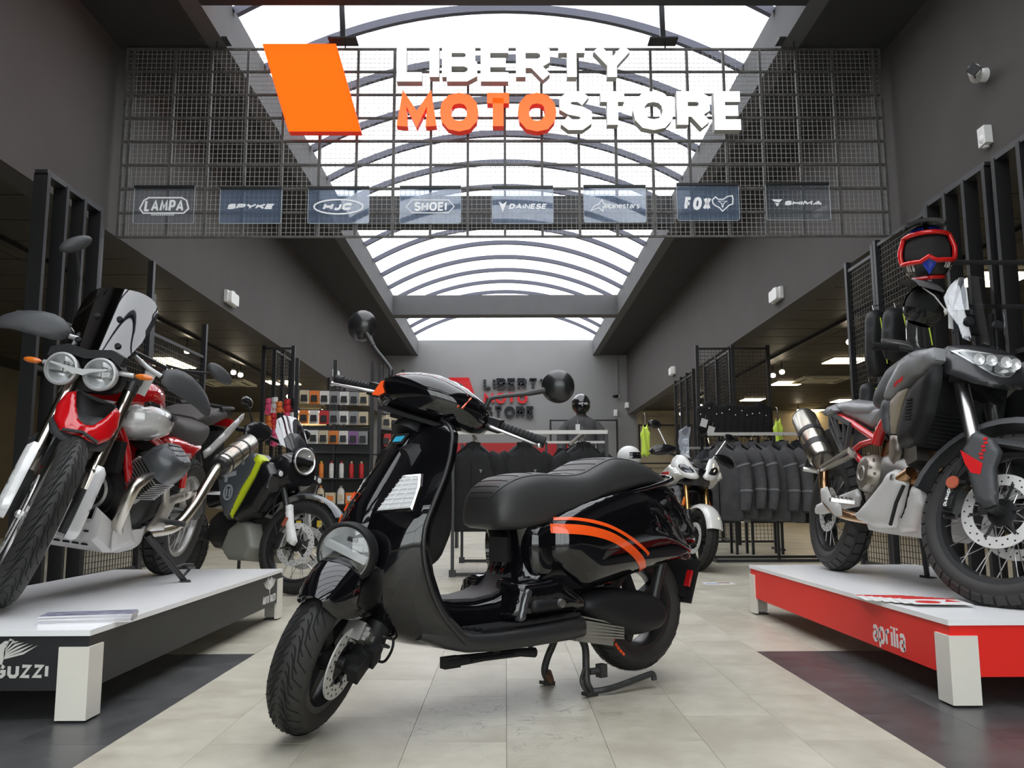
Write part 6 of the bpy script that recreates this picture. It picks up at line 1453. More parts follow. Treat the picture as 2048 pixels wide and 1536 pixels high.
# engine
b = MB(); sect_loft(b, [(1.06, .44, .09, .11), (.98, .44, .15, .15), (.85, .45, .17, .16), (.70, .45, .15, .15), (.56, .45, .10, .11)], 22, 4); b.box((1.0, 0, .63), (.16, .24, .18), (0, -.25, 0)); b.build('engine_block', M_alud, ap, smooth=40)
for sg in (-1, 1):
    b = MB(); cp = [(.085 * math.cos(2 * PI * k / 20) * (1.12 if 4 < k < 12 else 1), .098 * math.sin(2 * PI * k / 20)) for k in range(20)]; pillow(b, cp, lambda u, v, t: Vector((.74 + u, sg * (.165 + t), .50 + v)), .045, .03, .02, back=-.03); cc = b.build('clutch_cover', M_cast, ap, smooth=45)
    b = MB(); b.lathe([(.030, .046), (.034, .052), (.038, .046)], (.74, sg * .165, .50), (0, sg, 0), 24)
    for a in (20, 140, 260): b.bar((.74 + .036 * math.cos(math.radians(a)), sg * .211, .50 + .036 * math.sin(math.radians(a))), (.74 + .08 * math.cos(math.radians(a)), sg * .195, .50 + .085 * math.sin(math.radians(a))), .004, .004)
    for k in range(8): bolt(b, (.74 + .088 * math.cos(k * .785), sg * .18, .50 + .098 * math.sin(k * .785)), (0, sg, 0), .007, .008)
    b.build('cover_bolt', M_alud, cc, smooth=30, kind='stuff')
    P(ap, 'cylinder_side', M_cast, [(.93, .70), (.86, .69), (.87, .55), (.94, .53), (.97, .60)], .13, .02, .02, sg=sg, minT=.004)
    sk = P(ap, 'skid_side', M_lgrey, [(.955, .505), (1.01, .515), (1.06, .50), (1.10, .45), (1.06, .33), (1.01, .255), (.86, .245), (.64, .28), (.60, .30), (.70, .345), (.80, .40), (.90, .465)], .165, .03, .05, sg=sg, minT=.004, back=-.02)
    b = MB(); b.lathe([(0, .008), (.014, .008), (.017, 0)], (1.03, sg * .19, .475), (0, sg, 0), 16); b.build('guard_bolt', M_alud, sk)
    b = MB(); b.tube([(1.115, sg * .178, .44), (1.085, sg * .192, .36), (1.03, sg * .185, .262)], .008, 6); b.build('guard_gap', M_hole, sk)
    P(ap, 'skid_front_side', M_lgrey, [(1.12, .44), (1.20, .43), (1.22, .36), (1.17, .25), (1.05, .235), (1.03, .255), (1.09, .35)], .14, .02, .03, sg=sg, minT=.004, back=-.02)
b = MB(); rings = []
for (u, zt, zb, W) in ((1.23, .40, .33, .12), (1.20, .40, .25, .14), (1.10, .30, .225, .155), (.85, .28, .225, .155), (.66, .28, .235, .14)): rings.append([Vector((u, -W, zt)), Vector((u, -W * .85, zb)), Vector((u, W * .85, zb)), Vector((u, W, zt)), Vector((u - .012, W * .8, zb + .012)), Vector((u - .012, -W * .8, zb + .012))])
b.skin(rings, True); b.build('skid_plate', M_lgrey, ap, smooth=30)
# swing arm, exhaust
for sg in (-1, 1): P(ap, 'swing_arm', M_lgrey, [(.50, .40), (.46, .44), (.20, .40), (-.02, .365), (-.09, .35), (-.08, .30), (.02, .30), (.26, .33), (.48, .35)], .105, .018, .02, sg=sg, minT=.006)
T3(ap, 'exhaust_pipe', M_heat, [(.80, -.13, .28), (.45, -.16, .30), (.25, -.175, .36), (.19, -.18, .46), (.18, -.185, .54)], .026, 14, sm=5)
b = MB(); A_, B_ = Vector((.20, -.20, .585)), Vector((-.16, -.205, .86)); b.tube([A_, A_.lerp(B_, .05), A_.lerp(B_, .95), B_], [.055, .07, .072, .058], 18); mf = b.build('muffler', M_steel, ap, smooth=40)
b = MB(); b.tube([A_.lerp(B_, .52), A_.lerp(B_, .59)], .0745, 18); b.tube([A_.lerp(B_, .0), A_.lerp(B_, .30)], [.06, .076], 18); b.tube([A_.lerp(B_, .96), A_.lerp(B_, 1.0)], .066, 18); b.build('muffler_band', M_satin, mf, smooth=40)
b = MB(); b.tube([A_.lerp(B_, 1.0), A_.lerp(B_, 1.01)], .035, 14); b.build('muffler_outlet', M_hole, mf)
T3(ap, 'shock_absorber', M_heat, [(.48, 0, .42), (.56, 0, .70)], .035, 12); T3(ap, 'rear_mudguard', M_matt, [(.05, 0, .80), (-.25, 0, .78), (-.45, 0, .60)], [.10, .09, .07], 8, flat=.3)
b = MB(); b.box((-.34, 0, .80), (.04, .12, .04)); b.build('tail_lamp', M_redl, ap, smooth=0)
b = MB(); b.tube([(.62, .15, .28), (.54, .22, .16), (.46, .285, .045)], .014, 10); b.bar((.49, .30, .042), (.43, .28, .042), .05, .012); b.build('side_stand', M_satin, ap, smooth=40)
# white price card on the bars
# ------------------------------------------------------------------ black adventure bike with yellow stripe, behind the left platform
HM = bike_frame((-2.765, 7.262, .0), -36, 7)
hq = thing('motorcycle', 'black and grey adventure motorcycle with yellow stripe and round headlamp behind the left platform', 'motorcycle', M=HM)
HS = steer((1.16, 0, 1.0), 27, 16)
M_yel = mat('fluorescent_yellow_paint', (.68, .80, .02), .35); M_slate = mat('slate_grey_paint', (.085, .095, .105), .35, coat=.3); M_dkpaint = mat('black_semi_gloss_plastic', (.010, .010, .012), .22, coat=.4)
wheel(hq, 'rear_wheel', I4, (0, .335), .333, .072, .232, spokes=32, rimm=M_satin, tread='block', nblk=36, hubr=.06, hubw=.06)
hfw = wheel(hq, 'front_wheel', HS, (1.50, .352), .348, .048, .27, spokes=32, rimm=M_satin, tread='block', nblk=44, hubr=.05, hubw=.055, disc=.16, discs=(-1, 1))
for sg in (-1, 1):
    caliper(hfw, HS, (1.50, .352), .15, 170, sg * .09, sg)
    fk = T3(hq, 'fork_leg', M_satin, [(1.22, sg * .105, .97), (1.40, sg * .105, .58)], .024, 12, HS)
    P(fk, 'fork_guard', M_white, [(1.39, .62), (1.435, .635), (1.475, .50), (1.54, .37), (1.52, .335), (1.465, .36), (1.43, .47)], .13, .014, .015, sg=sg, M=HS, back=-.03, minT=.003)
    b = MB(HS); b.box((1.425, sg * .147, .50), (.028, .004, .07), (0, .35, 0)); b.build('reflector_strip', mat('dull_red_reflector', (.35, .09, .05), .4), fk, smooth=0)
b = MB(HS); b.box((1.225, 0, .97), (.06, .26, .03)); b.build('triple_clamp', M_satin, hq, smooth=0)
b = MB(HS); rg = []
for k in range(11):
    a = math.radians(lerp(35, 150, k / 10)); rg.append([Vector((1.50 + r * math.cos(a), v, .352 + r * math.sin(a))) for v, r in ((-.075, .37), (-.05, .39), (0, .395), (.05, .39), (.075, .37), (.04, .38), (-.04, .38))])
b.skin(rg, True); b.build('front_mudguard', M_slate, hq, smooth=50)
for sg in (-1, 1):
    P(hq, 'tank_panel', M_slate, [(1.22, .96), (1.10, 1.03), (.95, 1.03), (.78, .95), (.72, .82), (.78, .66), (.88, .52), (.96, .56), (1.06, .72), (1.16, .84)], .20, .07, .08, sg=sg, back=-.12, minT=.008)
    P(hq, 'yellow_stripe', M_yel, [(1.235, .965), (1.16, 1.015), (1.10, .95), (1.06, .84), (1.0, .70), (.93, .56), (.955, .53), (1.07, .70), (1.17, .84)], .225, .03, .04, sg=sg, back=-.06, minT=.008)
    P(hq, 'lower_tank', M_dkpaint, [(1.30, .95), (1.22, .97), (1.16, .85), (1.06, .70), (.94, .52), (1.02, .50), (1.22, .58), (1.34, .74), (1.37, .86)], .19, .07, .09, sg=sg, back=-.14, minT=.01)
    b = MB(); f = lambda u, v, t: Vector((1.05 - u * .92, sg * (.262 + t - max(0, u) * .12), .925 + v + u * .0))
    text(b, 'Husqvarna', -.02, 0, .035, .006, f, .006, .009, width=.19)
    f2 = lambda u, v, t: Vector((.92 + u, sg * (.264 + t), .74 + v))
    for q in ([(-.07, .09), (.07, .11), (.065, .145), (-.075, .125)], [(-.06, .06), (-.03, .06), (-.03, .10), (-.06, .10)]): b.prism(q, f2, .006, .009)
    rr = [(.05 * math.cos(2 * PI * k / 16), .055 * math.sin(2 * PI * k / 16) - .02) for k in range(16)]; ring(b, rr, .014, f2, .006, .009); b.prism([(-.025, -.05), (-.012, -.05), (-.012, .01), (-.025, .01)], f2, .006, .009); b.prism([(.012, -.05), (.025, -.05), (.025, .01), (.012, .01)], f2, .006, .009)
    b.build('tank_lettering', mat('pale_grey_print', (.38, .40, .42), .5), hq, smooth=0, kind='stuff')
    P(hq, 'skid_guard', mat('khaki_grey_guard', (.24, .24, .21), .45), [(1.10, .50), (.98, .53), (.86, .45), (.80, .30), (.90, .22), (1.12, .22), (1.18, .32)], .16, .03, .04, sg=sg, back=-.10, minT=.006)
    P(hq, 'side_plastics', M_dkpaint, [(.72, .84), (.20, .88), (.20, .80), (.50, .62), (.72, .66)], .12, .03, .03, sg=sg, back=-.10, minT=.006)
    b = MB(); b.lathe([(0, .012), (.022, .012), (.030, .006), (.034, 0)], (1.40, sg * .19, .865), (1, -sg * .1 * 0, .05), 18); ax_ = b.build('fog_lamp_housing', M_matt, hq); b = MB(); b.lathe([(0, .016), (.018, .014), (.022, .011)], (1.40, sg * .19, .865), (1, 0, .05), 16); b.build('fog_lamp_lens', M_refl, ax_)
b = MB(); sect_loft(b, [(1.42, .90, .10, .13), (1.34, .90, .15, .18), (1.22, .86, .16, .19)], 22, 3); b.build('nose_fairing', M_dkpaint, hq)
LA2 = Vector((1, 0, .05)).normalized(); c_ = Vector((1.42, 0, .985))
b = MB(); b.lathe([(0, -.06), (.08, -.05), (.105, -.01), (.108, .015), (.100, .022), (.095, .022), (.095, .01)], c_, LA2, 32); hl = b.build('headlamp', M_dkpaint, hq)
b = MB(); b.lathe([(0, -.04), (.05, -.03), (.08, -.012), (.094, .012)], c_, LA2, 30); b.build('reflector', M_refl, hl); b = MB(); b.lathe([(.088, .018), (.096, .026), (.102, .022)], c_, LA2, 32); b.build('ring', M_alu, hl)
b = MB(); b.bar(c_ + LA2 * .0 + Vector((0, -.09, .0)), c_ + LA2 * .0 + Vector((0, .09, .0)), .03, .035); b.build('dark_bar', M_matt, hl, smooth=0); b = MB(); b.lathe([(0, .034), (.05, .030), (.092, .020)], c_, LA2, 28); b.build('lens', M_lens, hl)
fsh = lambda v, z: 1.36 - (z - 1.05) * .50 - 2.0 * v * v
vz_panel(hq, 'windscreen', clear('grey_screen', (.42, .43, .45), gloss=.08), mirror([(.06, 1.06), (.14, 1.10), (.155, 1.20), (.13, 1.30), (.07, 1.345), (.02, 1.35)]), fsh, .003, .005, .03)
vz_panel(hq, 'screen_base', M_dkpaint, mirror([(.05, 1.05), (.10, 1.08), (.11, 1.15), (.06, 1.20), (.02, 1.21)]), lambda v, z: fsh(v, z) + .008, .004, .01, .03)
T3(hq, 'handlebar', M_satin, [(1.03, -.42, 1.12), (1.08, -.28, 1.15), (1.16, 0, 1.13), (1.08, .28, 1.15), (1.03, .42, 1.12)], .014, 10, HS, sm=3)
for sg in (-1, 1):
    T3(hq, 'grip', M_matt, [(1.07, sg * .30, 1.145), (1.03, sg * .43, 1.12)], .018, 10, HS)
    b = MB(HS); pillow(b, smoothp([(.22, 1.18), (.36, 1.20), (.46, 1.14), (.45, 1.04), (.36, 1.03), (.24, 1.10)], 2), lambda v, z, t: Vector((1.18 - 1.0 * (v - .25) ** 2 + t, sg * v, z)), .02, .03, .025, minT=.006); b.build('hand_guard', M_dkpaint, hq)
    T3(hq, 'mirror_stem', M_matt, [(1.06, sg * .27, 1.16), (1.04, sg * .36, 1.30)], .007, 8, HS); b = MB(HS); b.ball((1.04, sg * .40, 1.34), .05, 12, (.4, 1.4, .9)); b.build('mirror_head', M_dkpaint, hq)
b = MB(); sect_loft(b, [(.80, .92, .04, .10), (.60, .87, .05, .15), (.40, .87, .05, .15), (.15, .93, .045, .13), (-.2, .95, .03, .10)], 18, 3); b.build('seat', M_matt, hq)
b = MB(); sect_loft(b, [(1.10, .46, .12, .12), (.9, .45, .17, .15), (.6, .45, .15, .13), (.5, .45, .10, .10)], 18, 4); b.build('engine_block', M_satin, hq); T3(hq, 'muffler', M_steel, [(.10, -.20, .62), (-.30, -.21, .80)], .06, 14); T3(hq, 'swing_arm', M_satin, [(.5, -.1, .40), (0, -.11, .335)], .04, 10)
T3(hq, 'brake_hose', M_matt, [(1.33, -.12, .80), (1.30, -.15, .60), (1.37, -.13, .40)], .006, 8, HS, sm=3)
b = MB(); b.tube([(.62, .14, .27), (.50, .25, .06)], .014, 8); b.bar((.53, .27, .045), (.47, .25, .045), .05, .012); b.build('side_stand', M_satin, hq, smooth=40)
# ------------------------------------------------------------------ white sport-touring bike in front of the jacket rack
BM_ = bike_frame((1.66, 9.79, 0), -84, 6)
bw = thing('motorcycle', 'white sport touring motorcycle with twin slanted headlamps, right behind the black scooter tail', 'motorcycle', M=BM_)
BS = steer((1.16, 0, 1.0), 25, 8)
M_bwh = mat('gloss_white_fairing', (.74, .73, .70), .2, coat=.8); M_blue = mat('blue_accent', (.02, .12, .45), .3); M_gold = mat('gold_fork_tube', (.55, .34, .14), .22, metal=1.0)
wheel(bw, 'rear_wheel', I4, (0, .315), .313, .092, .222, rimm=M_satin, cast=5, tread='road', nblk=24, hubr=.06, hubw=.06)
bfw = wheel(bw, 'front_wheel', BS, (1.548, .302), .30, .060, .222, rimm=M_satin, cast=5, tread='road', nblk=24, hubr=.05, hubw=.055, disc=.15, discs=(-1, 1))
for sg in (-1, 1):
    fk = T3(bw, 'fork_leg', M_gold, [(1.24, sg * .105, .95), (1.43, sg * .105, .54)], .027, 14, BS); T3(fk, 'fork_foot', M_satin, [(1.42, sg * .105, .56), (1.53, sg * .105, .31)], .032, 12, BS); caliper(bfw, BS, (1.548, .302), .13, 150, sg * .09, sg)
    P(bw, 'side_fairing', M_bwh, [(1.36, .98), (1.20, 1.02), (.98, .96), (.85, .86), (.92, .80), (1.05, .84), (1.16, .80), (1.30, .86), (1.42, .90)], .20, .06, .06, sg=sg, back=-.10, minT=.006)
    P(bw, 'red_accent', M_rpaint, [(1.24, .93), (1.05, .93), (.97, .90), (1.02, .86), (1.15, .88), (1.26, .90)], .262, .006, .01, sg=sg, minT=.003)
    P(bw, 'blue_accent', M_blue, [(.98, .93), (.88, .90), (.90, .85), (.98, .87)], .25, .006, .01, sg=sg, minT=.003)
    P(bw, 'belly_panel', M_dkpaint, [(1.25, .80), (1.05, .80), (.80, .60), (.60, .40), (.70, .25), (1.05, .22), (1.22, .38), (1.30, .60)], .17, .05, .06, sg=sg, back=-.12, minT=.01)
    b = MB(); pillow(b, smoothp([(.02, .90), (.06, .87), (.16, .88), (.24, .96), (.25, 1.02), (.20, 1.10), (.12, 1.09), (.06, .98)], 2), lambda v, z, t: Vector((1.44 - 2.0 * v * v - (z - .95) * .6 + t, sg * v, z)), .04, .05, .02, minT=.008); nf = b.build('lamp_fairing', M_bwh, bw, smooth=60)
    b = MB(); pillow(b, smoothp([(.07, .93), (.15, .925), (.205, .975), (.185, 1.02), (.11, .99)], 2), lambda v, z, t: Vector((1.475 - 2.0 * v * v - (z - .95) * .6 + t, sg * v, z)), .012, .02, .02, minT=.004); b.build('headlamp', mat('smoked_headlamp', (.05, .055, .06), .06, metal=.5, coat=1), bw, smooth=60)
    T3(bw, 'hand_guard_arm', M_satin, [(1.14, sg * .1, 1.08), (1.10, sg * .34, 1.12), (1.06, sg * .44, 1.10)], .013, 10, BS, sm=3)
    b = MB(BS); pillow(b, smoothp([(.22, 1.17), (.36, 1.18), (.46, 1.12), (.45, 1.06), (.34, 1.07), (.24, 1.11)], 2), lambda v, z, t: Vector((1.20 - 1.0 * (v - .25) ** 2 + t, sg * v, z)), .02, .03, .025, minT=.006); b.build('hand_guard', M_dkpaint, bw)
    T3(bw, 'mirror_stem', M_alu, [(1.12, sg * .24, 1.12), (1.08, sg * .38, 1.34)], .011, 8, BS); b = MB(BS); b.ball((1.07, sg * .42, 1.38), .055, 12, (.4, 1.4, .8)); b.build('mirror_head', M_dkpaint, bw)
    T3(bw, 'indicator', M_amber, [(1.36, sg * .125, .68), (1.39, sg * .15, .60)], .015, 8, BS)
b = MB(); sect_loft(b, [(1.46, .93, .05, .035), (1.42, .90, .09, .10), (1.30, .90, .13, .16), (1.15, .90, .14, .18)], 20, 3); b.build('nose_beak', M_dkpaint, bw)
fsb = lambda v, z: 1.28 - (z - 1.1) * .45 - 1.6 * v * v
vz_panel(bw, 'windscreen', clear('clear_touring_screen', (.72, .74, .77), gloss=.06), mirror([(.06, 1.08), (.15, 1.12), (.17, 1.25), (.15, 1.36), (.09, 1.42), (.02, 1.43)]), fsb, .003, .005, .03)
b = MB(); b.add([Vector((fsb(v, z) + .006, v, z)) for v, z in ((-.165, 1.24), (-.148, 1.36), (-.09, 1.41), (-.03, 1.41), (-.06, 1.28), (-.07, 1.14), (-.14, 1.12))], [tuple(range(7))]); b.build('screen_reflection_side', clear('painted_screen_sheen', (.6, .62, .66), gloss=.1, haze=.4, hazecol=(.8, .82, .9)), bw, smooth=0)  # milky patch laid on the screen in place of a reflection
b = MB(BS); rg = []
for k in range(11):
    a = math.radians(lerp(20, 160, k / 10)); rg.append([Vector((1.548 + r * math.cos(a), v, .302 + r * math.sin(a))) for v, r in ((-.08, .29), (-.072, .32), (-.04, .335), (0, .34), (.04, .335), (.072, .32), (.08, .29), (.03, .325), (-.03, .325))])
b.skin(rg, True); b.build('front_mudguard', M_bwh, bw, smooth=60)
b = MB(); sect_loft(b, [(1.05, 1.0, .05, .10), (.90, .99, .09, .15), (.70, .93, .09, .14), (.60, .88, .05, .10)], 18, 3); b.build('fuel_tank', M_bwh, bw)
b = MB(); sect_loft(b, [(.66, .86, .04, .10), (.45, .84, .05, .15), (.2, .88, .05, .15), (-.2, .95, .04, .11)], 18, 3); b.build('seat', M_matt, bw)
b = MB(); sect_loft(b, [(1.10, .46, .12, .12), (.9, .45, .18, .15), (.6, .45, .15, .13), (.5, .45, .10, .10)], 18, 4); b.build('engine_block', M_satin, bw); T3(bw, 'swing_arm', M_satin, [(.5, -.1, .40), (0, -.12, .315)], .04, 10)
T3(bw, 'tail', M_dkpaint, [(.3, 0, .78), (-.1, 0, .86), (-.4, 0, .92)], [.13, .12, .05], 12, flat=.6)
b = MB(); b.tube([(.62, .14, .27), (.50, .25, .06)], .014, 8); b.bar((.53, .27, .045), (.47, .25, .045), .05, .012); b.build('side_stand', M_satin, bw, smooth=40)
# ------------------------------------------------------------------ jackets, racks, mannequin
M_jblk = mat('black_textile', (.013, .013, .014), .85, noise=.3, nscale=8, bump=.5, bscale=160); M_jgry = mat('charcoal_textile', (.075, .074, .077), .85, noise=.25, nscale=8, bump=.5, bscale=160)
M_strip = mat('grey_reflective_piping', (.20, .20, .21), .4); M_hng = mat('black_hanger', (.008, .008, .008), .4); M_hook = mat('steel_hook', (.5, .5, .5), .25, metal=1.0); M_tag = mat('white_swing_tag', (.75, .75, .74), .5)
M_rail = mat('white_painted_rail', (.62, .61, .58), .35)
def jacket(m, strip=True, zips=True, logo=True):
    t = thing('motorcycle_jacket', 'x', 'jacket'); b = MB(); rings = []
    for z, W, D, c in ((-.76, .215, .085, 0), (-.74, .225, .10, 0), (-.50, .225, .105, .004), (-.30, .235, .115, -.004), (-.16, .235, .115, 0), (-.09, .20, .10, 0), (-.045, .13, .085, .005), (-.01, .075, .065, .01), (.02, .07, .06, .015)):
        r_ = []
        for k in range(20):
            a = 2 * PI * k / 20; cx, sx = math.cos(a), math.sin(a); wob = .006 * math.sin(5 * a + z * 23) + .004 * math.sin(9 * a - z * 31)
            r_.append(Vector(((W + wob) * math.copysign(abs(cx) ** .8, cx), c + (D + wob) * math.copysign(abs(sx) ** .9, sx), z + .004 * math.sin(3 * a))))
        rings.append(r_)
    b.skin(rings, True); b.build('body', m, t, smooth=60)
    for sg in (-1, 1):
        pts = [(sg * .14, .0, -.075), (sg * .215, -.005, -.15), (sg * .262, -.015, -.32), (sg * .278, -.04, -.50), (sg * .272, -.075, -.66)]
        b = MB(); P_ = catmull([Vector(p) for p in pts], 5); R_ = [.07, .088, .078, .066, .054]
        b.tube(P_, R_, 12, up=(0, 1, 0)); sl = b.build('sleeve', m, t, smooth=60)
        if strip:
            for i, r in ((7, .0865), (14, .0715)):
                b = MB(); d = (P_[i + 1] - P_[i - 1]).normalized(); b.tube([P_[i] - d * .009, P_[i] + d * .009], r, 12, caps=False, up=(0, 1, 0)); b.build('sleeve_piping', M_strip, sl, smooth=60)
    b = MB(); b.tube([(0, -.112, -.72), (0, -.122, -.40), (0, -.118, -.15), (0, -.055, .0)], .006, 6); b.build('zip', M_hng, t)
    b = MB(); b.lathe([(.066, -.01), (.072, .02), (.066, .05), (.06, .02)], (0, .012, 0), (0, -.1, 1), 18, closed=True); b.build('collar', m, t)
    if logo:
        b = MB(); b.add([(.075, -.121, -.20), (.105, -.116, -.20), (.09, -.119, -.235)], [(0, 1, 2)]); b.build('chest_mark', M_strip, t, smooth=0)
    b = MB(); b.tube([(-.16, .0, -.07), (-.06, .0, .015), (0, 0, .03), (.06, 0, .015), (.16, 0, -.07)], .016, 8, flat=1.3); b.box((0, -.005, .045), (.05, .02, .03)); hg = b.build('hanger', M_hng, t)
    b = MB(); b.tube([(0, 0, .05), (0, 0, .085), (.02, 0, .11), (0, 0, .135), (-.018, 0, .12)], .0035, 6, smooth=4); b.build('hook', M_hook, hg)
    return t
JA = jacket(M_jblk, False); JB = jacket(M_jgry, True)
usedj = set()
def put_jacket(proto, loc, rz, lab, group, sc=1.0, thin=.6):
    if proto.name not in usedj: o = proto; usedj.add(proto.name)
    else: o = copy_tree(proto)
    o.location = loc; o.rotation_euler = (0, 0, rz); o.scale = (sc, sc * thin, sc); o['label'] = lab; o['group'] = group
    return o
def swing_tag(loc, rz, lab, s=(.05, .075), tilt=.0, m=None):
    b = MB(); b.box((0, 0, -s[1] / 2), (s[0], .002, s[1])); b.tube([(0, 0, 0), (.0, 0, .06)], .0012, 4)
    o = b.build('price_tag', m or M_tag, None, smooth=0); o.location = loc; o.rotation_euler = (0, tilt, rz); return tag(o, lab, 'tag', 'paper price tags')
# centre rack: three arms running back, each with jackets facing the hall
RY = 7.75
rk = thing('clothes_rack', 'black framed clothes rack with white top rails behind the scooter seat', 'rack', (.14, RY, 0))
xs3 = [-.30, .17, .72]
b = MB(); b.box((.08, 0, 1.29), (1.42, .035, .035)); b.build('front_rail', M_rail, rk, smooth=0)
for i, x in enumerate(xs3):
    b = MB(); b.box((x - .14, .85, 1.29), (.03, 1.68, .03)); b.build('arm_rail', M_rail, rk, smooth=0)
for x in (-.62, .78):
    b = MB(); b.box((x, 0, .645), (.03, .03, 1.29)); b.build('upright', M_blk2, rk, smooth=0)
    b = MB(); b.box((x, 1.66, .645), (.03, .03, 1.29)); b.build('upright', M_blk2, rk, smooth=0)
for y in (0, 1.66):
    b = MB(); b.box((.08, y, .02), (1.43, .03, .03)); b.build('floor_bar', M_blk2, rk, smooth=0); b = MB(); b.box((-.62, y, .03), (.06, .06, .06)); b.box((.78, y, .03), (.06, .06, .06)); b.build('floor_foot', M_blk2, rk, smooth=0, kind='stuff')
ordn = ['front', 'second', 'third', 'fourth', 'fifth']
for i, (x, nm) in enumerate(zip(xs3, ('left', 'middle', 'right'))):
    for k in range(4):
        put_jacket(JA, (x, RY + .12 + k * .24, 1.29 - .135), math.radians((-14, 4, 10)[i] + rnd.uniform(-6, 6)), 'black textile jacket, %s on the %s arm of the centre rack' % (ordn[k], nm), 'black jackets on the centre rack')
# right rack: charcoal jackets seen at an angle
RX0, RX1, RY2 = 2.42, 3.62, 9.55
r2 = thing('clothes_rack', 'long black clothes rack with white rail and charcoal jackets on the right', 'rack', ((RX0 + RX1) / 2, RY2, 0))
L2 = RX1 - RX0 + .3
b = MB(); b.box((0, 0, 1.40), (L2, .035, .035)); b.build('top_rail', M_rail, r2, smooth=0)
for x in (-L2 / 2, L2 / 2, 0):
    b = MB(); b.box((x, .28 if x else -.0, .70), (.03, .03, 1.40)); b.build('upright', M_blk2, r2, smooth=0)
b = MB(); b.box((0, -.3, .02), (L2, .03, .03)); b.box((0, .28, .02), (L2 - .002, .03, .03))
for x in (-L2 / 2, L2 / 2): b.box((x, 0, .02), (.03, .6, .03)); b.box((x, .14, 1.40), (.03, .3, .03))
b.build('floor_frame', M_blk2, r2, smooth=0, kind='stuff')
for k in range(8):
    put_jacket(JB if k not in (5, 6) else JA, (RX0 + .0 + k * .172, RY2, 1.40 - .135), math.radians(-46 + rnd.uniform(-11, 11)), '%s jacket, %s from the left end of the right rack' % ('charcoal textile' if k not in (5, 6) else 'plain black', ['first', 'second', 'third', 'fourth', 'fifth', 'sixth', 'seventh', 'eighth'][k]), 'jackets on the long right rack', 1.1 + rnd.uniform(-.05, .06))
# further racks behind
for (x0, x1, y, z, lab, n, pr) in ((.62, 1.20, 10.9, 1.40, 'rear centre rack of black jackets', 5, JA), (2.5, 3.5, 11.4, 1.35, 'rear right rack of black jackets', 6, JB)):
    t = thing('clothes_rack', 'black clothes rack, ' + lab.replace(' of black jackets', '') + ' with white rails', 'rack', ((x0 + x1) / 2, y, 0)); L = x1 - x0 + .2
    b = MB(); b.box((0, 0, z), (L, .03, .03)); b.build('top_rail', M_rail, t, smooth=0)
    for x in (-L / 2, L / 2):
        b = MB(); b.box((x, 0, z / 2), (.03, .03, z)); b.box((x, 0, .015), (.03, .5, .03)); b.build('upright', M_blk2, t, smooth=0)
    for k in range(n): put_jacket(pr, (lerp(x0 + .08, x1 - .08, k / (n - 1)), y, z - .135), math.radians(-55), 'black jacket, %s from the left on the %s' % (['first', 'second', 'third', 'fourth', 'fifth', 'sixth'][k], lab), 'jackets on the ' + lab)
# red display table with gloves
tb = thing('display_counter', 'red fronted counter with dark gloves between the jackets', 'counter', (.20, 12.2, 0))
b = MB(); b.box((0, .2, 1.18), (1.9, .04, .62)); b.build('red_back_panel', mat('matt_red_panel', (.42, .02, .022), .5), tb, smooth=0)
b = MB(); b.box((0, 0, .84), (1.9, .40, .03)); b.build('shelf_board', M_rail, tb, smooth=0)
for x in (-.9, .9): b = MB(); b.box((x, .1, .42), (.04, .3, .84)); b.build('support', M_blk2, tb, smooth=0)
gp = None
for k in range(7):
    if gp is None:
        gp = thing('glove', 'x', 'glove'); b = MB(); b.ball((0, 0, .07), .05, 10, (1, .55, 1.3)); b.tube([(0, 0, -.05), (0, 0, .04)], [.05, .042], 10); b.build('palm', M_jblk, gp)
        for i in range(4): T3(gp, 'finger', M_jblk, [(-.03 + i * .02, 0, .10), (-.04 + i * .026, -.005, .18 - abs(i - 1.5) * .012)], .0115, 7)
        T3(gp, 'thumb', M_jblk, [(.045, 0, .05), (.075, -.01, .105)], .013, 7); o = gp
    else: o = copy_tree(gp)
    o.location = (.20 - .8 + k * .26, 12.2, .906); o.rotation_euler = (0, 0, rnd.uniform(-.4, .4)); o['label'] = 'dark glove standing on the red counter, %s from its left end' % ['first', 'second', 'third', 'fourth', 'fifth', 'sixth', 'seventh'][k]; o['group'] = 'gloves on the red counter'
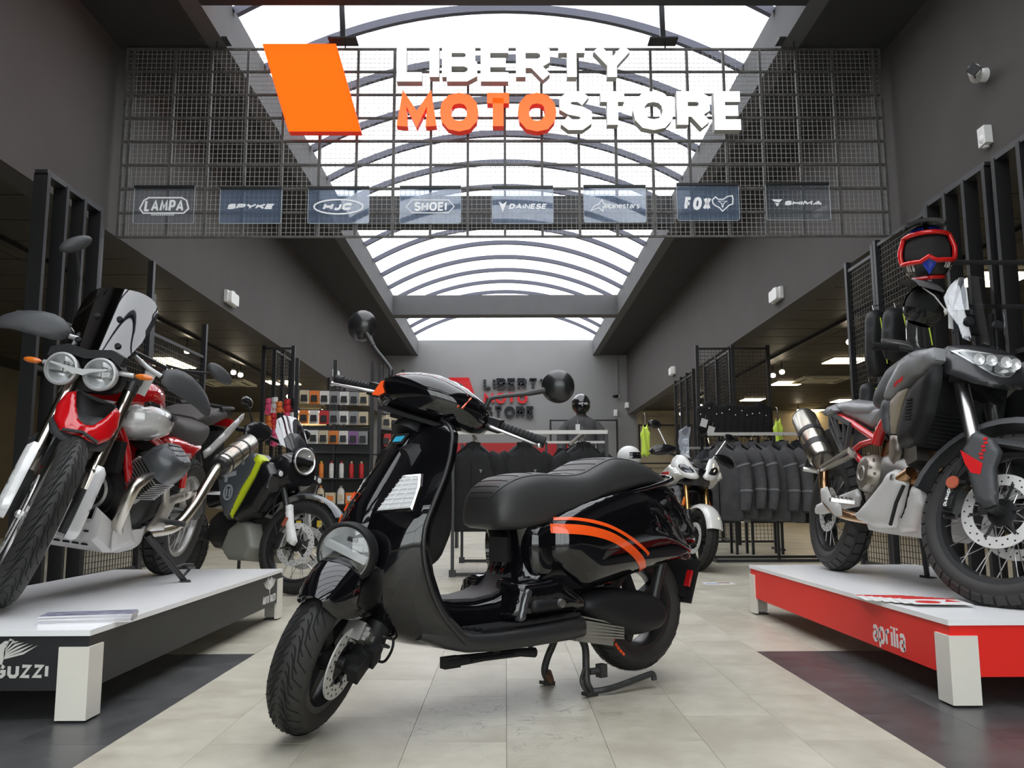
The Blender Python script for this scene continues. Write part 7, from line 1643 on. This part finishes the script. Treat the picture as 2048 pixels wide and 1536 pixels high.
# helmets
M_hblk = mat('satin_black_helmet', (.010, .010, .011), .22, coat=.5); M_visor = mat('dark_visor', (.012, .013, .015), .04, coat=1.0); M_lin = mat('helmet_lining', (.02, .02, .021), .9)
def hpt(az, el, r=1.0, sx=.125, sy=.16, sz=.145):
    """az 0 = front (-y)"""
    p = Vector((math.sin(az) * math.cos(el) * sx, -math.cos(az) * math.cos(el) * sy, math.sin(el) * sz)) * r
    if el < 0 and abs(az) < 1.4: p.y -= .03 * math.sin(-el) * math.cos(az) * 1.2
    return p
def helmet(name, lab, loc, rz, m, full=True, sc=1.0, group=None):
    t = thing(name, lab, 'helmet', loc, (0, 0, rz), group); t.scale = (sc, sc, sc)
    na, ne = 36, 18; e0 = -1.05; A, E0, E1 = (1.15, -.22, .42) if full else (1.2, -.30, .74)
    sh, port = MB(), MB()
    for i in range(na):
        for j in range(ne):
            a0, a1 = -PI + 2 * PI * i / na, -PI + 2 * PI * (i + 1) / na; b0, b1 = lerp(e0, PI / 2, j / ne), lerp(e0, PI / 2, (j + 1) / ne); ac, ec = (a0 + a1) / 2, (b0 + b1) / 2
            if abs(ac) < A and E0 < ec < E1:
                if full: port.add([hpt(a, e, 1.012) for a, e in ((a0, b0), (a1, b0), (a1, b1), (a0, b1))], [(0, 1, 2, 3)])
            else: sh.add([hpt(a, e) for a, e in ((a0, b0), (a1, b0), (a1, b1), (a0, b1))], [(0, 1, 2, 3)])
    sh.build('shell', m, t, smooth=80)
    if full: port.build('visor', M_visor, t, smooth=80)
    b = MB()
    for i in range(24):
        for j in range(12):
            a0, a1 = -PI + 2 * PI * i / 24, -PI + 2 * PI * (i + 1) / 24; b0, b1 = lerp(-1.05, PI / 2, j / 12), lerp(-1.05, PI / 2, (j + 1) / 12)
            ac, ec = (a0 + a1) / 2, (b0 + b1) / 2
            b.add([hpt(a, e, .90 if abs(a) > .9 or e > .45 else .80) for a, e in ((a0, b0), (a1, b0), (a1, b1), (a0, b1))], [(0, 1, 2, 3)])
    b.build('lining', M_lin, t, smooth=80)
    return t, (A, E0, E1)
HL = Vector((2.275, 4.62, 1.985)); hl_p = at_y(1853, 508, 4.62)
M_hred = mat('gloss_red_helmet', (.62, .012, .010), .2, coat=.8); M_hblue = mat('gloss_blue_helmet', (.02, .05, .42), .2, coat=.8); M_hw = mat('white_helmet_graphic', (.72, .72, .70), .3)
hx, (A, E0, E1) = helmet('offroad_helmet', 'red, blue and black off-road helmet hung high above the grey bike', hl_p, math.radians(-14), M_hblk, False, 1.12)
hx.rotation_euler = (math.radians(10), 0, math.radians(-24))
b = MB(); pts = [hpt(lerp(-A, A, k / 14), E1 - .04 - .14 * abs(k / 7 - 1) ** 2, 1.03) for k in range(15)] + [hpt(A + .02, lerp(.25, E0, k / 4), 1.04) for k in range(1, 5)]
pts += [hpt(lerp(A, .28, k / 6), E0 - .02, 1.05) for k in range(1, 7)] + [hpt(0, E0 + .14, 1.15)] + [hpt(lerp(-.28, -A, k / 6), E0 - .02, 1.05) for k in range(7)] + [hpt(-A - .02, lerp(E0, .25, k / 4), 1.04) for k in range(1, 4)]
b.tube(pts, .0125, 8, closed=True); b.build('red_trim', M_hred, hx, smooth=60)
b = MB(); pts = [hpt(lerp(-1.5, 1.5, k / 16), -.98, 1.04) for k in range(17)]; b.tube(pts, .010, 8); b.build('red_lower_edge', M_hred, hx)
b = MB(); f0 = [hpt(0, E0 + .17, 1.20), hpt(.24, E0 - .08, 1.12), hpt(0, E0 - .45, 1.14), hpt(-.24, E0 - .08, 1.12)]; c_ = sum(f0, Vector()) / 4 + Vector((0, .012, 0)); f1 = [c_ + (p - c_) * .55 for p in f0]
b.skin([[p + Vector((0, .03, 0)) for p in f0], f0, f1], True); b.build('blue_nose', M_hblue, hx, smooth=0)
b = MB()
for sg in (-1, 1):
    for k in range(4):
        a, e = sg * (.25 + k * .22), .95; b.add([hpt(a - .09, e - .18, 1.015), hpt(a + .09, e - .18, 1.015), hpt(a + .07, e + .12, 1.015), hpt(a - .07, e + .12, 1.015)], [(0, 1, 2, 3)])
b.build('blue_graphic', M_hblue, hx, smooth=0, kind='stuff')
for wd, a0 in (('OEG', -1.05), ('TUC', .62)):
    b = MB(); text(b, wd, 0, 0, .05, .012, lambda u, v, t: hpt(a0 + u * 5.0, -.62 + v * 5.4 + u * .3 * (1 if a0 > 0 else -1), 1.02 + t), 0, .015, width=.085, slant=.25); b.build('lettering', M_hw, hx, smooth=0)
b = MB(); b.tube([hpt(0, 1.45, 1.0), hpt(0, 1.5, 1.16)], .016, 8); b.build('vent_stud', M_alud, hx)
b = MB(); rg = []
for k in range(7):
    v = lerp(-1, 1, k / 6); rg.append([Vector((v * .075, -.15, .145 - .02 * v * v)), Vector((v * .095, -.05, .175 - .02 * v * v)), Vector((v * .10, .05, .165 - .025 * v * v)), Vector((v * .095, .05, .155 - .025 * v * v)), Vector((v * .09, -.05, .163 - .02 * v * v))])
b.skin(rg, True); pk = b.build('peak', M_hblk, hx, smooth=50)
h2p = at_y(1850, 612, 4.66)
h2, _ = helmet('offroad_helmet', 'black helmet with grey peak hanging below the red and blue helmet', h2p, math.radians(55), M_hblk, False, .86); h2.rotation_euler = (math.radians(-6), math.radians(18), math.radians(-50))
b = MB(); rg = []
for k in range(9):
    v = lerp(-1, 1, k / 8); rg.append([Vector((v * .07, -.30, .10 - .035 * v * v)), Vector((v * .10, -.20, .125 - .04 * v * v)), Vector((v * .115, -.05, .155 - .05 * v * v)), Vector((v * .115, -.05, .145 - .05 * v * v)), Vector((v * .10, -.20, .115 - .04 * v * v))])
b.skin(rg, True); b.build('peak', mat('grey_helmet_peak', (.14, .14, .145), .4), h2, smooth=60)
# display arms from the slatted frame
for z, p, lab in ((hl_p.z - .02, hl_p, 'upper'), (h2p.z + .02, h2p, 'lower')):
    t = thing('helmet_arm', 'black steel display arm holding the %s helmet off the slatted frame' % lab, 'arm', (3.26, p.y + .12, z))
    b = MB(); b.box((.0, 0, 0), (.02, .06, .10)); b.build('wall_plate', M_blk2, t, smooth=0); b = MB(); b.tube([(0, 0, 0), (p.x - 3.26 + .09, -.02, 0), (p.x - 3.26 + .0, -.06, .03)], .014, 8); b.build('arm_tube', M_blk2, t)
b = MB(); b.tube([(0, 0, 0), (.05, -.02, -.05), (.10, -.03, -.13)], .004, 6); b.ball((.102, -.03, -.14), .012, 8, (1, .6, 1.6)); o = b.build('security_tag', M_rail, None); q = at_y(1845, 575, 4.50); o.location = q; tag(o, 'pale security tag on a cord hanging at the black helmet', 'tag')
# black tower standing behind the helmets
pt_ = at_y(1908, 635, 3.62); b = MB(); b.box((0, 0, 0), (.055, .004, .105), (0, .07, 0)); o = b.build('price_card', M_tag, None, smooth=0); o.location = pt_; o.rotation_euler = (0, 0, .25); tag(o, 'white price card hanging at the handlebar of the grey bike', 'card')
b = MB(); text(b, 'aprilia', -.030, -.008, .018, .003, lambda u, v, t: Vector((-v * 1.0 + .005, -.0025 - t, u)), 0, .0006, width=.05); b.build('card_lettering', M_hole, o, smooth=0)
# hanging bags on the right mesh screen
M_bag = mat('black_nylon', (.010, .010, .011), .5, noise=.2, nscale=10, bump=.3, bscale=90); M_neon = mat('neon_yellow_piping', (.65, .85, .10), .5); M_foil = mat('clear_plastic_wrap', (.03, .03, .03), .08, coat=1.0)
for i, (px, py, wpx, hpx, yy, mm, lab) in enumerate(((1752, 685, 42, 125, 7.05, M_bag, 'slim black bag with neon piping, leftmost on the right mesh'), (1795, 668, 60, 100, 6.75, M_bag, 'wide black bag with a diagonal neon line on the right mesh'), (1838, 655, 50, 110, 6.45, M_foil, 'shiny plastic-wrapped black bag, rightmost on the right mesh'), (1742, 812, 45, 90, 7.2, M_bag, 'small black bag low on the right mesh'))):
    p = at_x(px, py, 3.22); s = p.y / 1700; W, H = wpx * s / 2, hpx * s / 2; t = thing('hanging_bag', lab, 'bag', p)
    b = MB(); pillow(b, smoothp([(-W, -H), (W, -H * .95), (W * 1.02, H * .4), (W * .7, H), (-W * .6, H), (-W * 1.0, H * .5)], 3), lambda u, v, tt: Vector((u * .35 , -u * .0 - tt - .02, v)) + Vector((u * .65, 0, 0)), .07, .06, .03, minT=.02); b.build('body', mm, t, smooth=60)
    b = MB(); b.tube([(W * .1, -.095, H * .75), (W * .5, -.095, -H * .75)], .005, 6); b.build('neon_piping', M_neon, t)
    b = MB(); b.tube([(0, 0, H), (0, .02, H + .06), (.08, .04, H + .08)], .006, 6); b.build('hook', M_hook, t)
# mannequin with helmet and jacket
mp = at_y(1162, 812, 11.5); mq = thing('mannequin', 'black mannequin torso in a textile jacket behind the jacket racks', 'mannequin', (mp.x, 11.5, 0)); zt = mp.z - .16
b = MB(); rg = []
for z, W, D in ((-.62, .17, .12), (-.35, .185, .13), (-.15, .21, .13), (-.06, .22, .12), (-.01, .15, .10), (.03, .07, .07), (.10, .06, .065)):
    rg.append([Vector((W * math.cos(2 * PI * k / 20), D * math.sin(2 * PI * k / 20), zt + z)) for k in range(20)])
b.skin(rg, True); b.build('torso', M_jgry, mq, smooth=70)
for sg in (-1, 1): T3(mq, 'sleeve', M_jgry, [(sg * .18, 0, zt - .08), (sg * .25, .0, zt - .20), (sg * .27, -.02, zt - .42), (sg * .26, -.08, zt - .62)], [.065, .078, .065, .05], 12, sm=4)
b = MB(); b.tube([(0, 0, 0.02), (0, 0, zt - .6)], .02, 10); b.lathe([(0, .03), (.16, .02), (.17, 0), (0, 0)], (0, 0, 0), (0, 0, 1), 24); b.build('stand', M_blk2, mq)
b = MB(); b.tube([(0, -.125, zt - .6), (0, -.135, zt - .2), (0, -.10, zt - .02)], .008, 6); b.build('zip', M_strip, mq)
h3, _ = helmet('full_face_helmet', 'black full-face helmet with dark visor worn by the mannequin', (mp.x, 11.5, mp.z + .02), math.radians(8), M_hblk)
b = MB(); text(b, 'MTVD', -.07, 0, .04, .009, lambda u, v, t: hpt(u * 7.5, -.12 + v * 5, 1.03 + t), 0, .006, width=.13); b.build('visor_lettering', M_hw, h3, smooth=0)
swing_tag((mp.x - .06, 11.36, zt - .1), 0, 'white paper tag on the mannequin jacket', (.06, .09))
# gear hanging above the right rack on a tall mesh
mesh_screen('tall black mesh wall with hanging gear behind the right rack', 2.88, 12.6, 3.95, 12.6, .05, 2.93, .055, 3, 2.96)
mesh_screen('tall black mesh wall at an angle right of the hanging gear', 3.42, 12.75, 3.42, 14.4, .05, 2.93, .055, 3, 2.96)
for k in range(11):
    px = 1402 + k * 13; p = at_y(px, 838 + rnd.uniform(-6, 6), 12.55); t = thing('protector_vest', 'black armour vest with shiny buckles on the mesh wall, %s from the left' % ['first', 'second', 'third', 'fourth', 'fifth', 'sixth', 'seventh', 'eighth', 'ninth', 'tenth', 'last'][k], 'vest', p, group='armour vests on the mesh wall')
    b = MB(); pillow(b, smoothp([(-.05, -.17), (.05, -.17), (.065, .05), (.05, .15), (-.05, .15), (-.065, .05)], 2), lambda u, v, tt: Vector((u * 1.25, tt - .05, v * 1.35)), .035, .03, .02, minT=.01); b.build('body', M_jblk, t, smooth=60)
    b = MB(); b.ball((rnd.uniform(-.03, .03), -.085, rnd.uniform(.04, .13)), .014, 8); b.tube([(0, -.04, .18), (0, .05, .22)], .006, 6); b.build('buckle', M_hook, t)
for px, py, lab in ((1424, 853, 'on the vests above the white bike'), (1410, 838, 'at the left end of the vests')): p = at_y(px, py, 12.42); swing_tag(p, .1, 'white paper tag ' + lab, (.10, .12), .3)
for (px, py, m_, lab) in ((1291, 880, M_neon, 'neon yellow vest hanging left of the white bike'), (1557, 868, M_neon, 'neon yellow vest at the back of the long right rack')):
    p = at_y(px, py, 11.2); t = thing('safety_vest', lab, 'vest', p); b = MB(); pillow(b, [(-.07, -.22), (-.02, -.20), (.03, -.23), (.065, -.19), (.06, -.02), (.075, .09), (.045, .13), (.03, .21), (.012, .17), (-.02, .17), (-.035, .21), (-.055, .12), (-.08, .08), (-.06, -.02)], lambda u, v, tt: Vector((u * .85, tt + .012 * math.sin(u * 70 + v * 9), v)), .025, .03, .02, minT=.006); b.build('body', m_, t, smooth=60)
    b = MB(); b.tube([(.0, 0, .2), (0, 0, .34), (0, .05, .36)], .006, 6); b.build('hook', M_hook, t)
hp4 = at_y(1258, 914, 11.0); helmet('full_face_helmet', 'white and black helmet on the low shelf left of the white bike', hp4, math.radians(60), M_hw)
t = thing('shelf_stand', 'low black shelf stand carrying the white helmet', 'shelf', (hp4.x, 11.0, 0)); b = MB(); b.box((0, 0, hp4.z - .16), (.5, .4, .03)); b.build('top_board', M_blk2, t, smooth=0)
for sx in (-.23, .23):
    for sy in (-.18, .18): b = MB(); b.box((sx, sy, (hp4.z - .17) / 2), (.03, .03, hp4.z - .17)); b.build('leg', M_blk2, t, smooth=0)
# small black stools below the right rack
for (px, lab) in ((1440, 'left'), (1530, 'right')):
    p = at_z(px, 1108, 0); t = thing('stool', 'low black bench under the right jacket rack, %s one' % lab, 'stool', (p.x, p.y, 0), group='black benches')
    b = MB(); b.box((0, 0, .40), (.40, .30, .04)); b.build('seat', M_blk2, t, smooth=0)
    for sx in (-.18, .18):
        for sy in (-.13, .13): b = MB(); b.box((sx, sy, .19), (.03, .03, .38)); b.build('leg', M_blk2, t, smooth=0)
# floor sticker by the right platform
p = at_z(1437, 1167, 0); b = MB(); b.box((0, 0, .001), (.24, .16, .002)); b.box((.05, .02, .0022), (.1, .05, .0006), mi=1); b.box((-.06, -.03, .0022), (.1, .04, .0006), mi=2); o = b.build('floor_sticker', [M_lfw, M_rpaint, M_blue], None, smooth=0); o.location = p; tag(o, 'small blue, red and white sticker on the floor near the red-sided platform', 'sticker')
# ------------------------------------------------------------------ accessory wall on the left
def gondola(lab, x0, y0, x1, y1, H, n):
    t = thing('shelf_rack', lab, 'shelf', (x0, y0, 0)); d = Vector((x1 - x0, y1 - y0, 0)); L = d.length; d.normalize()
    for k in range(n):
        c = d * (L * k / (n - 1)); b = MB(); b.box((c.x, c.y, H / 2), (.045, .045, H)); b.build('post', M_blk2, t, smooth=0)
    for z in (.30, .62, .94, 1.26): b = MB(); b.bar(Vector((0, 0, z)) + Vector((0, -.1, 0)), d * L + Vector((0, 0, z)) + Vector((0, -.1, 0)), .22, .015); b.build('shelf_board', M_blk2, t, smooth=0)
    b = MB()
    for z in (1.55, 1.8, 2.05): b.bar(Vector((0, 0, z)), d * L + Vector((0, 0, z)), .02, .02)
    b.build('hook_bar', M_blk2, t, smooth=0, kind='stuff')
    b = MB(); b.bar(Vector((0, .03, 0.85)), d * L + Vector((0, .03, .85)), .01, 1.5); b.build('back_panel', M_blk, t, smooth=0)
GY = 10.6
gondola('black accessory shelf wall behind the black adventure bike', -2.62, GY, -1.72, GY + .3, 2.45, 3)
gondola('second black accessory shelf wall, right of the first', -1.66, GY + .55, -1.16, GY + 1.4, 2.45, 3)
PALS = [('white', (.72, .70, .66)), ('red', (.55, .03, .03)), ('cream', (.62, .52, .36)), ('grey', (.28, .28, .29)), ('black', (.02, .02, .022)), ('orange', (.75, .22, .04)), ('yellow', (.75, .55, .05)), ('violet', (.25, .12, .28))]
PM = [mat('pack_' + n, c, .4, noise=.15, nscale=30) for n, c in PALS]
ROW = ['bottom', 'second', 'third', 'fourth', 'fifth', 'sixth', 'top']; ORD = ['first', 'second', 'third', 'fourth', 'fifth', 'sixth', 'seventh', 'eighth', 'ninth', 'tenth', 'eleventh', 'twelfth', 'thirteenth']
bp = {}
def pack(kind, ci, loc, lab, grp, s):
    key = (kind, ci)
    if key not in bp:
        t = thing(kind, 'x', {'oil_bottle': 'bottle', 'spray_can': 'can', 'blister_pack': 'pack', 'carton': 'box'}[kind]); m = PM[ci]
        if kind == 'oil_bottle':
            b = MB(); sect = [(0, .045, .03), (.15, .045, .03), (.18, .035, .025), (.20, .017, .017)]
            b.skin([[Vector((w_ * math.copysign(abs(math.cos(a)) ** .6, math.cos(a)), d_ * math.copysign(abs(math.sin(a)) ** .6, math.sin(a)), z)) for a in [2 * PI * k / 12 for k in range(12)]] for z, w_, d_ in sect], True); b.build('body', m, t, smooth=50); T3(t, 'cap', PM[(ci + 3) % 8], [(0, 0, .20), (0, 0, .225)], .018, 10); b = MB(); b.box((0, -.031, .08), (.06, .002, .08)); b.build('paper_label', PM[(ci + 2) % 8], t, smooth=0)
        elif kind == 'spray_can':
            b = MB(); b.lathe([(0, 0), (.03, 0), (.032, .01), (.032, .17), (.024, .19), (.012, .195)], (0, 0, 0), (0, 0, 1), 14); b.build('body', m, t); T3(t, 'cap', PM[(ci + 1) % 8], [(0, 0, .19), (0, 0, .22)], .015, 10)
        elif kind == 'blister_pack':
            b = MB(); b.box((0, 0, .08), (.12, .004, .17)); b.build('card', PM[ci], t, smooth=0); b = MB(); b.box((0, -.02, .065), (.07, .035, .08), taper=1.15); b.build('blister', PM[4 if ci != 4 else 3], t, smooth=0)
        else:
            b = MB(); b.box((0, 0, .07), (.12, .08, .14)); b.build('body', m, t, smooth=0); b = MB(); b.box((0, -.041, .07), (.08, .002, .06)); b.build('front_print', PM[(ci + 3) % 8], t, smooth=0)
        bp[key] = t; o = t
    else: o = copy_tree(bp[key])
    o.location = loc; o.scale = (s, s, s); o['label'] = lab; o['group'] = grp
for gi, (x0, y0, x1, y1, wl, nn) in enumerate(((-2.58, GY, -1.76, GY + .28, 'first shelf wall', 7), (-1.62, GY + .6, -1.20, GY + 1.32, 'second shelf wall', 5))):
    for ri, z in enumerate((.31, .63, .95, 1.27, 1.38, 1.63, 1.88)):
        for k in range(nn):
            if ri == 3: continue
            kind = 'oil_bottle' if ri < 2 else ('spray_can' if ri == 2 else 'blister_pack'); r = rnd.random()
            if ri == 1 and k % 2: kind = 'carton'
            ci = rnd.choice([0, 0, 4, 4, 6, 3] if ri < 1 else ([1, 1, 4, 0, 5] if ri == 2 else [0, 0, 2, 2, 3, 5, 7, 1]))
            t = (k + .5) / nn; x, y = lerp(x0, x1, t), lerp(y0, y1, t)
            pack(kind, ci, (x, y - (.10 if ri < 4 else .02), z + (0 if ri > 3 else .0)), '%s %s on the %s row of the %s, %s from its left' % (PALS[ci][0], {'oil_bottle': 'oil bottle', 'spray_can': 'spray can', 'blister_pack': 'carded accessory', 'carton': 'carton'}[kind], ROW[ri], wl, ORD[k]), 'accessories on the ' + wl, 1.0 if kind != 'spray_can' else .95)
# black post pair with mesh and hanging gloves behind the small bike
mesh_screen('black mesh column behind the black adventure bike', -3.5, 12.75, -3.5, 13.7, .05, 2.95, .055, 3, 2.97)
mesh_screen('black mesh column crossing behind the gloves', -3.62, 12.6, -3.18, 12.6, .05, 2.95, .055, 2, 2.97)
GL = [('pink', (.75, .10, .22)), ('orange', (.80, .20, .04)), ('black', (.015, .015, .016)), ('white', (.7, .7, .7)), ('red', (.6, .03, .04))]
for k in range(14):
    nm, c_ = GL[(k * 3 + k // 5) % 5]; m = mat('glove_' + nm, c_, .7); p = at_y(536 + (k % 5) * 12.5 + rnd.uniform(-3, 3), 815 + (k // 5) * 30 + rnd.uniform(-5, 5), 12.5)
    t = thing('hanging_glove', '%s glove on the mesh column, %s row, %s from the left' % (nm, ['top', 'middle', 'lower'][k // 5], ORD[k % 5]), 'glove', p, group='gloves on the mesh column')
    b = MB(); b.ball((0, 0, 0), .055, 10, (1, .5, 1.3)); b.tube([(0, 0, .05), (0, 0, .12)], [.045, .05], 8); b.build('palm', m, t)
    for i in range(4): T3(t, 'finger', m, [(-.036 + i * .024, 0, -.04), (-.042 + i * .028, -.005, -.13 + abs(i - 1.5) * .012)], .013, 6)
    T3(t, 'thumb', m, [(.05, 0, .01), (.085, -.01, -.05)], .013, 6); T3(t, 'hook', M_hook, [(0, 0, .12), (0, .10, .14)], .005, 5)
# frames standing along the far walls
def wall_frame(lab, x0, x1, y, H):
    t = thing('wall_rack', lab, 'rack', ((x0 + x1) / 2, y, 0)); L = x1 - x0; n = max(2, int(L / .85) + 1)
    for k in range(n):
        b = MB(); b.box((lerp(-L / 2, L / 2, k / (n - 1)), 0, H / 2), (.05, .05, H)); b.build('upright', M_blk, t, smooth=0)
    for z in (.5, H * .6, H - .025): b = MB(); b.box((0, 0, z), (L, .04, .04)); b.build('cross_rail', M_blk, t, smooth=0)
wall_frame('black steel wall rack at the end of the left bay', -7.2, -3.7, 23.5, 2.7)
wall_frame('black steel wall rack at the end of the right bay', 3.7, 7.0, 23.5, 2.7)
wall_frame('black steel wall rack on the grey back wall right of the sign', 1.25, 3.1, 23.6, 2.85)
for (x, y0, y1, lab) in ((-3.35, 16.0, 17.6, 'dark mesh partition in the left bay, far'), (3.35, 15.0, 16.6, 'dark mesh partition in the right bay, far')):
    mesh_screen(lab, x, y0, x, y1, .05, 2.9, .06, 4, 2.97)
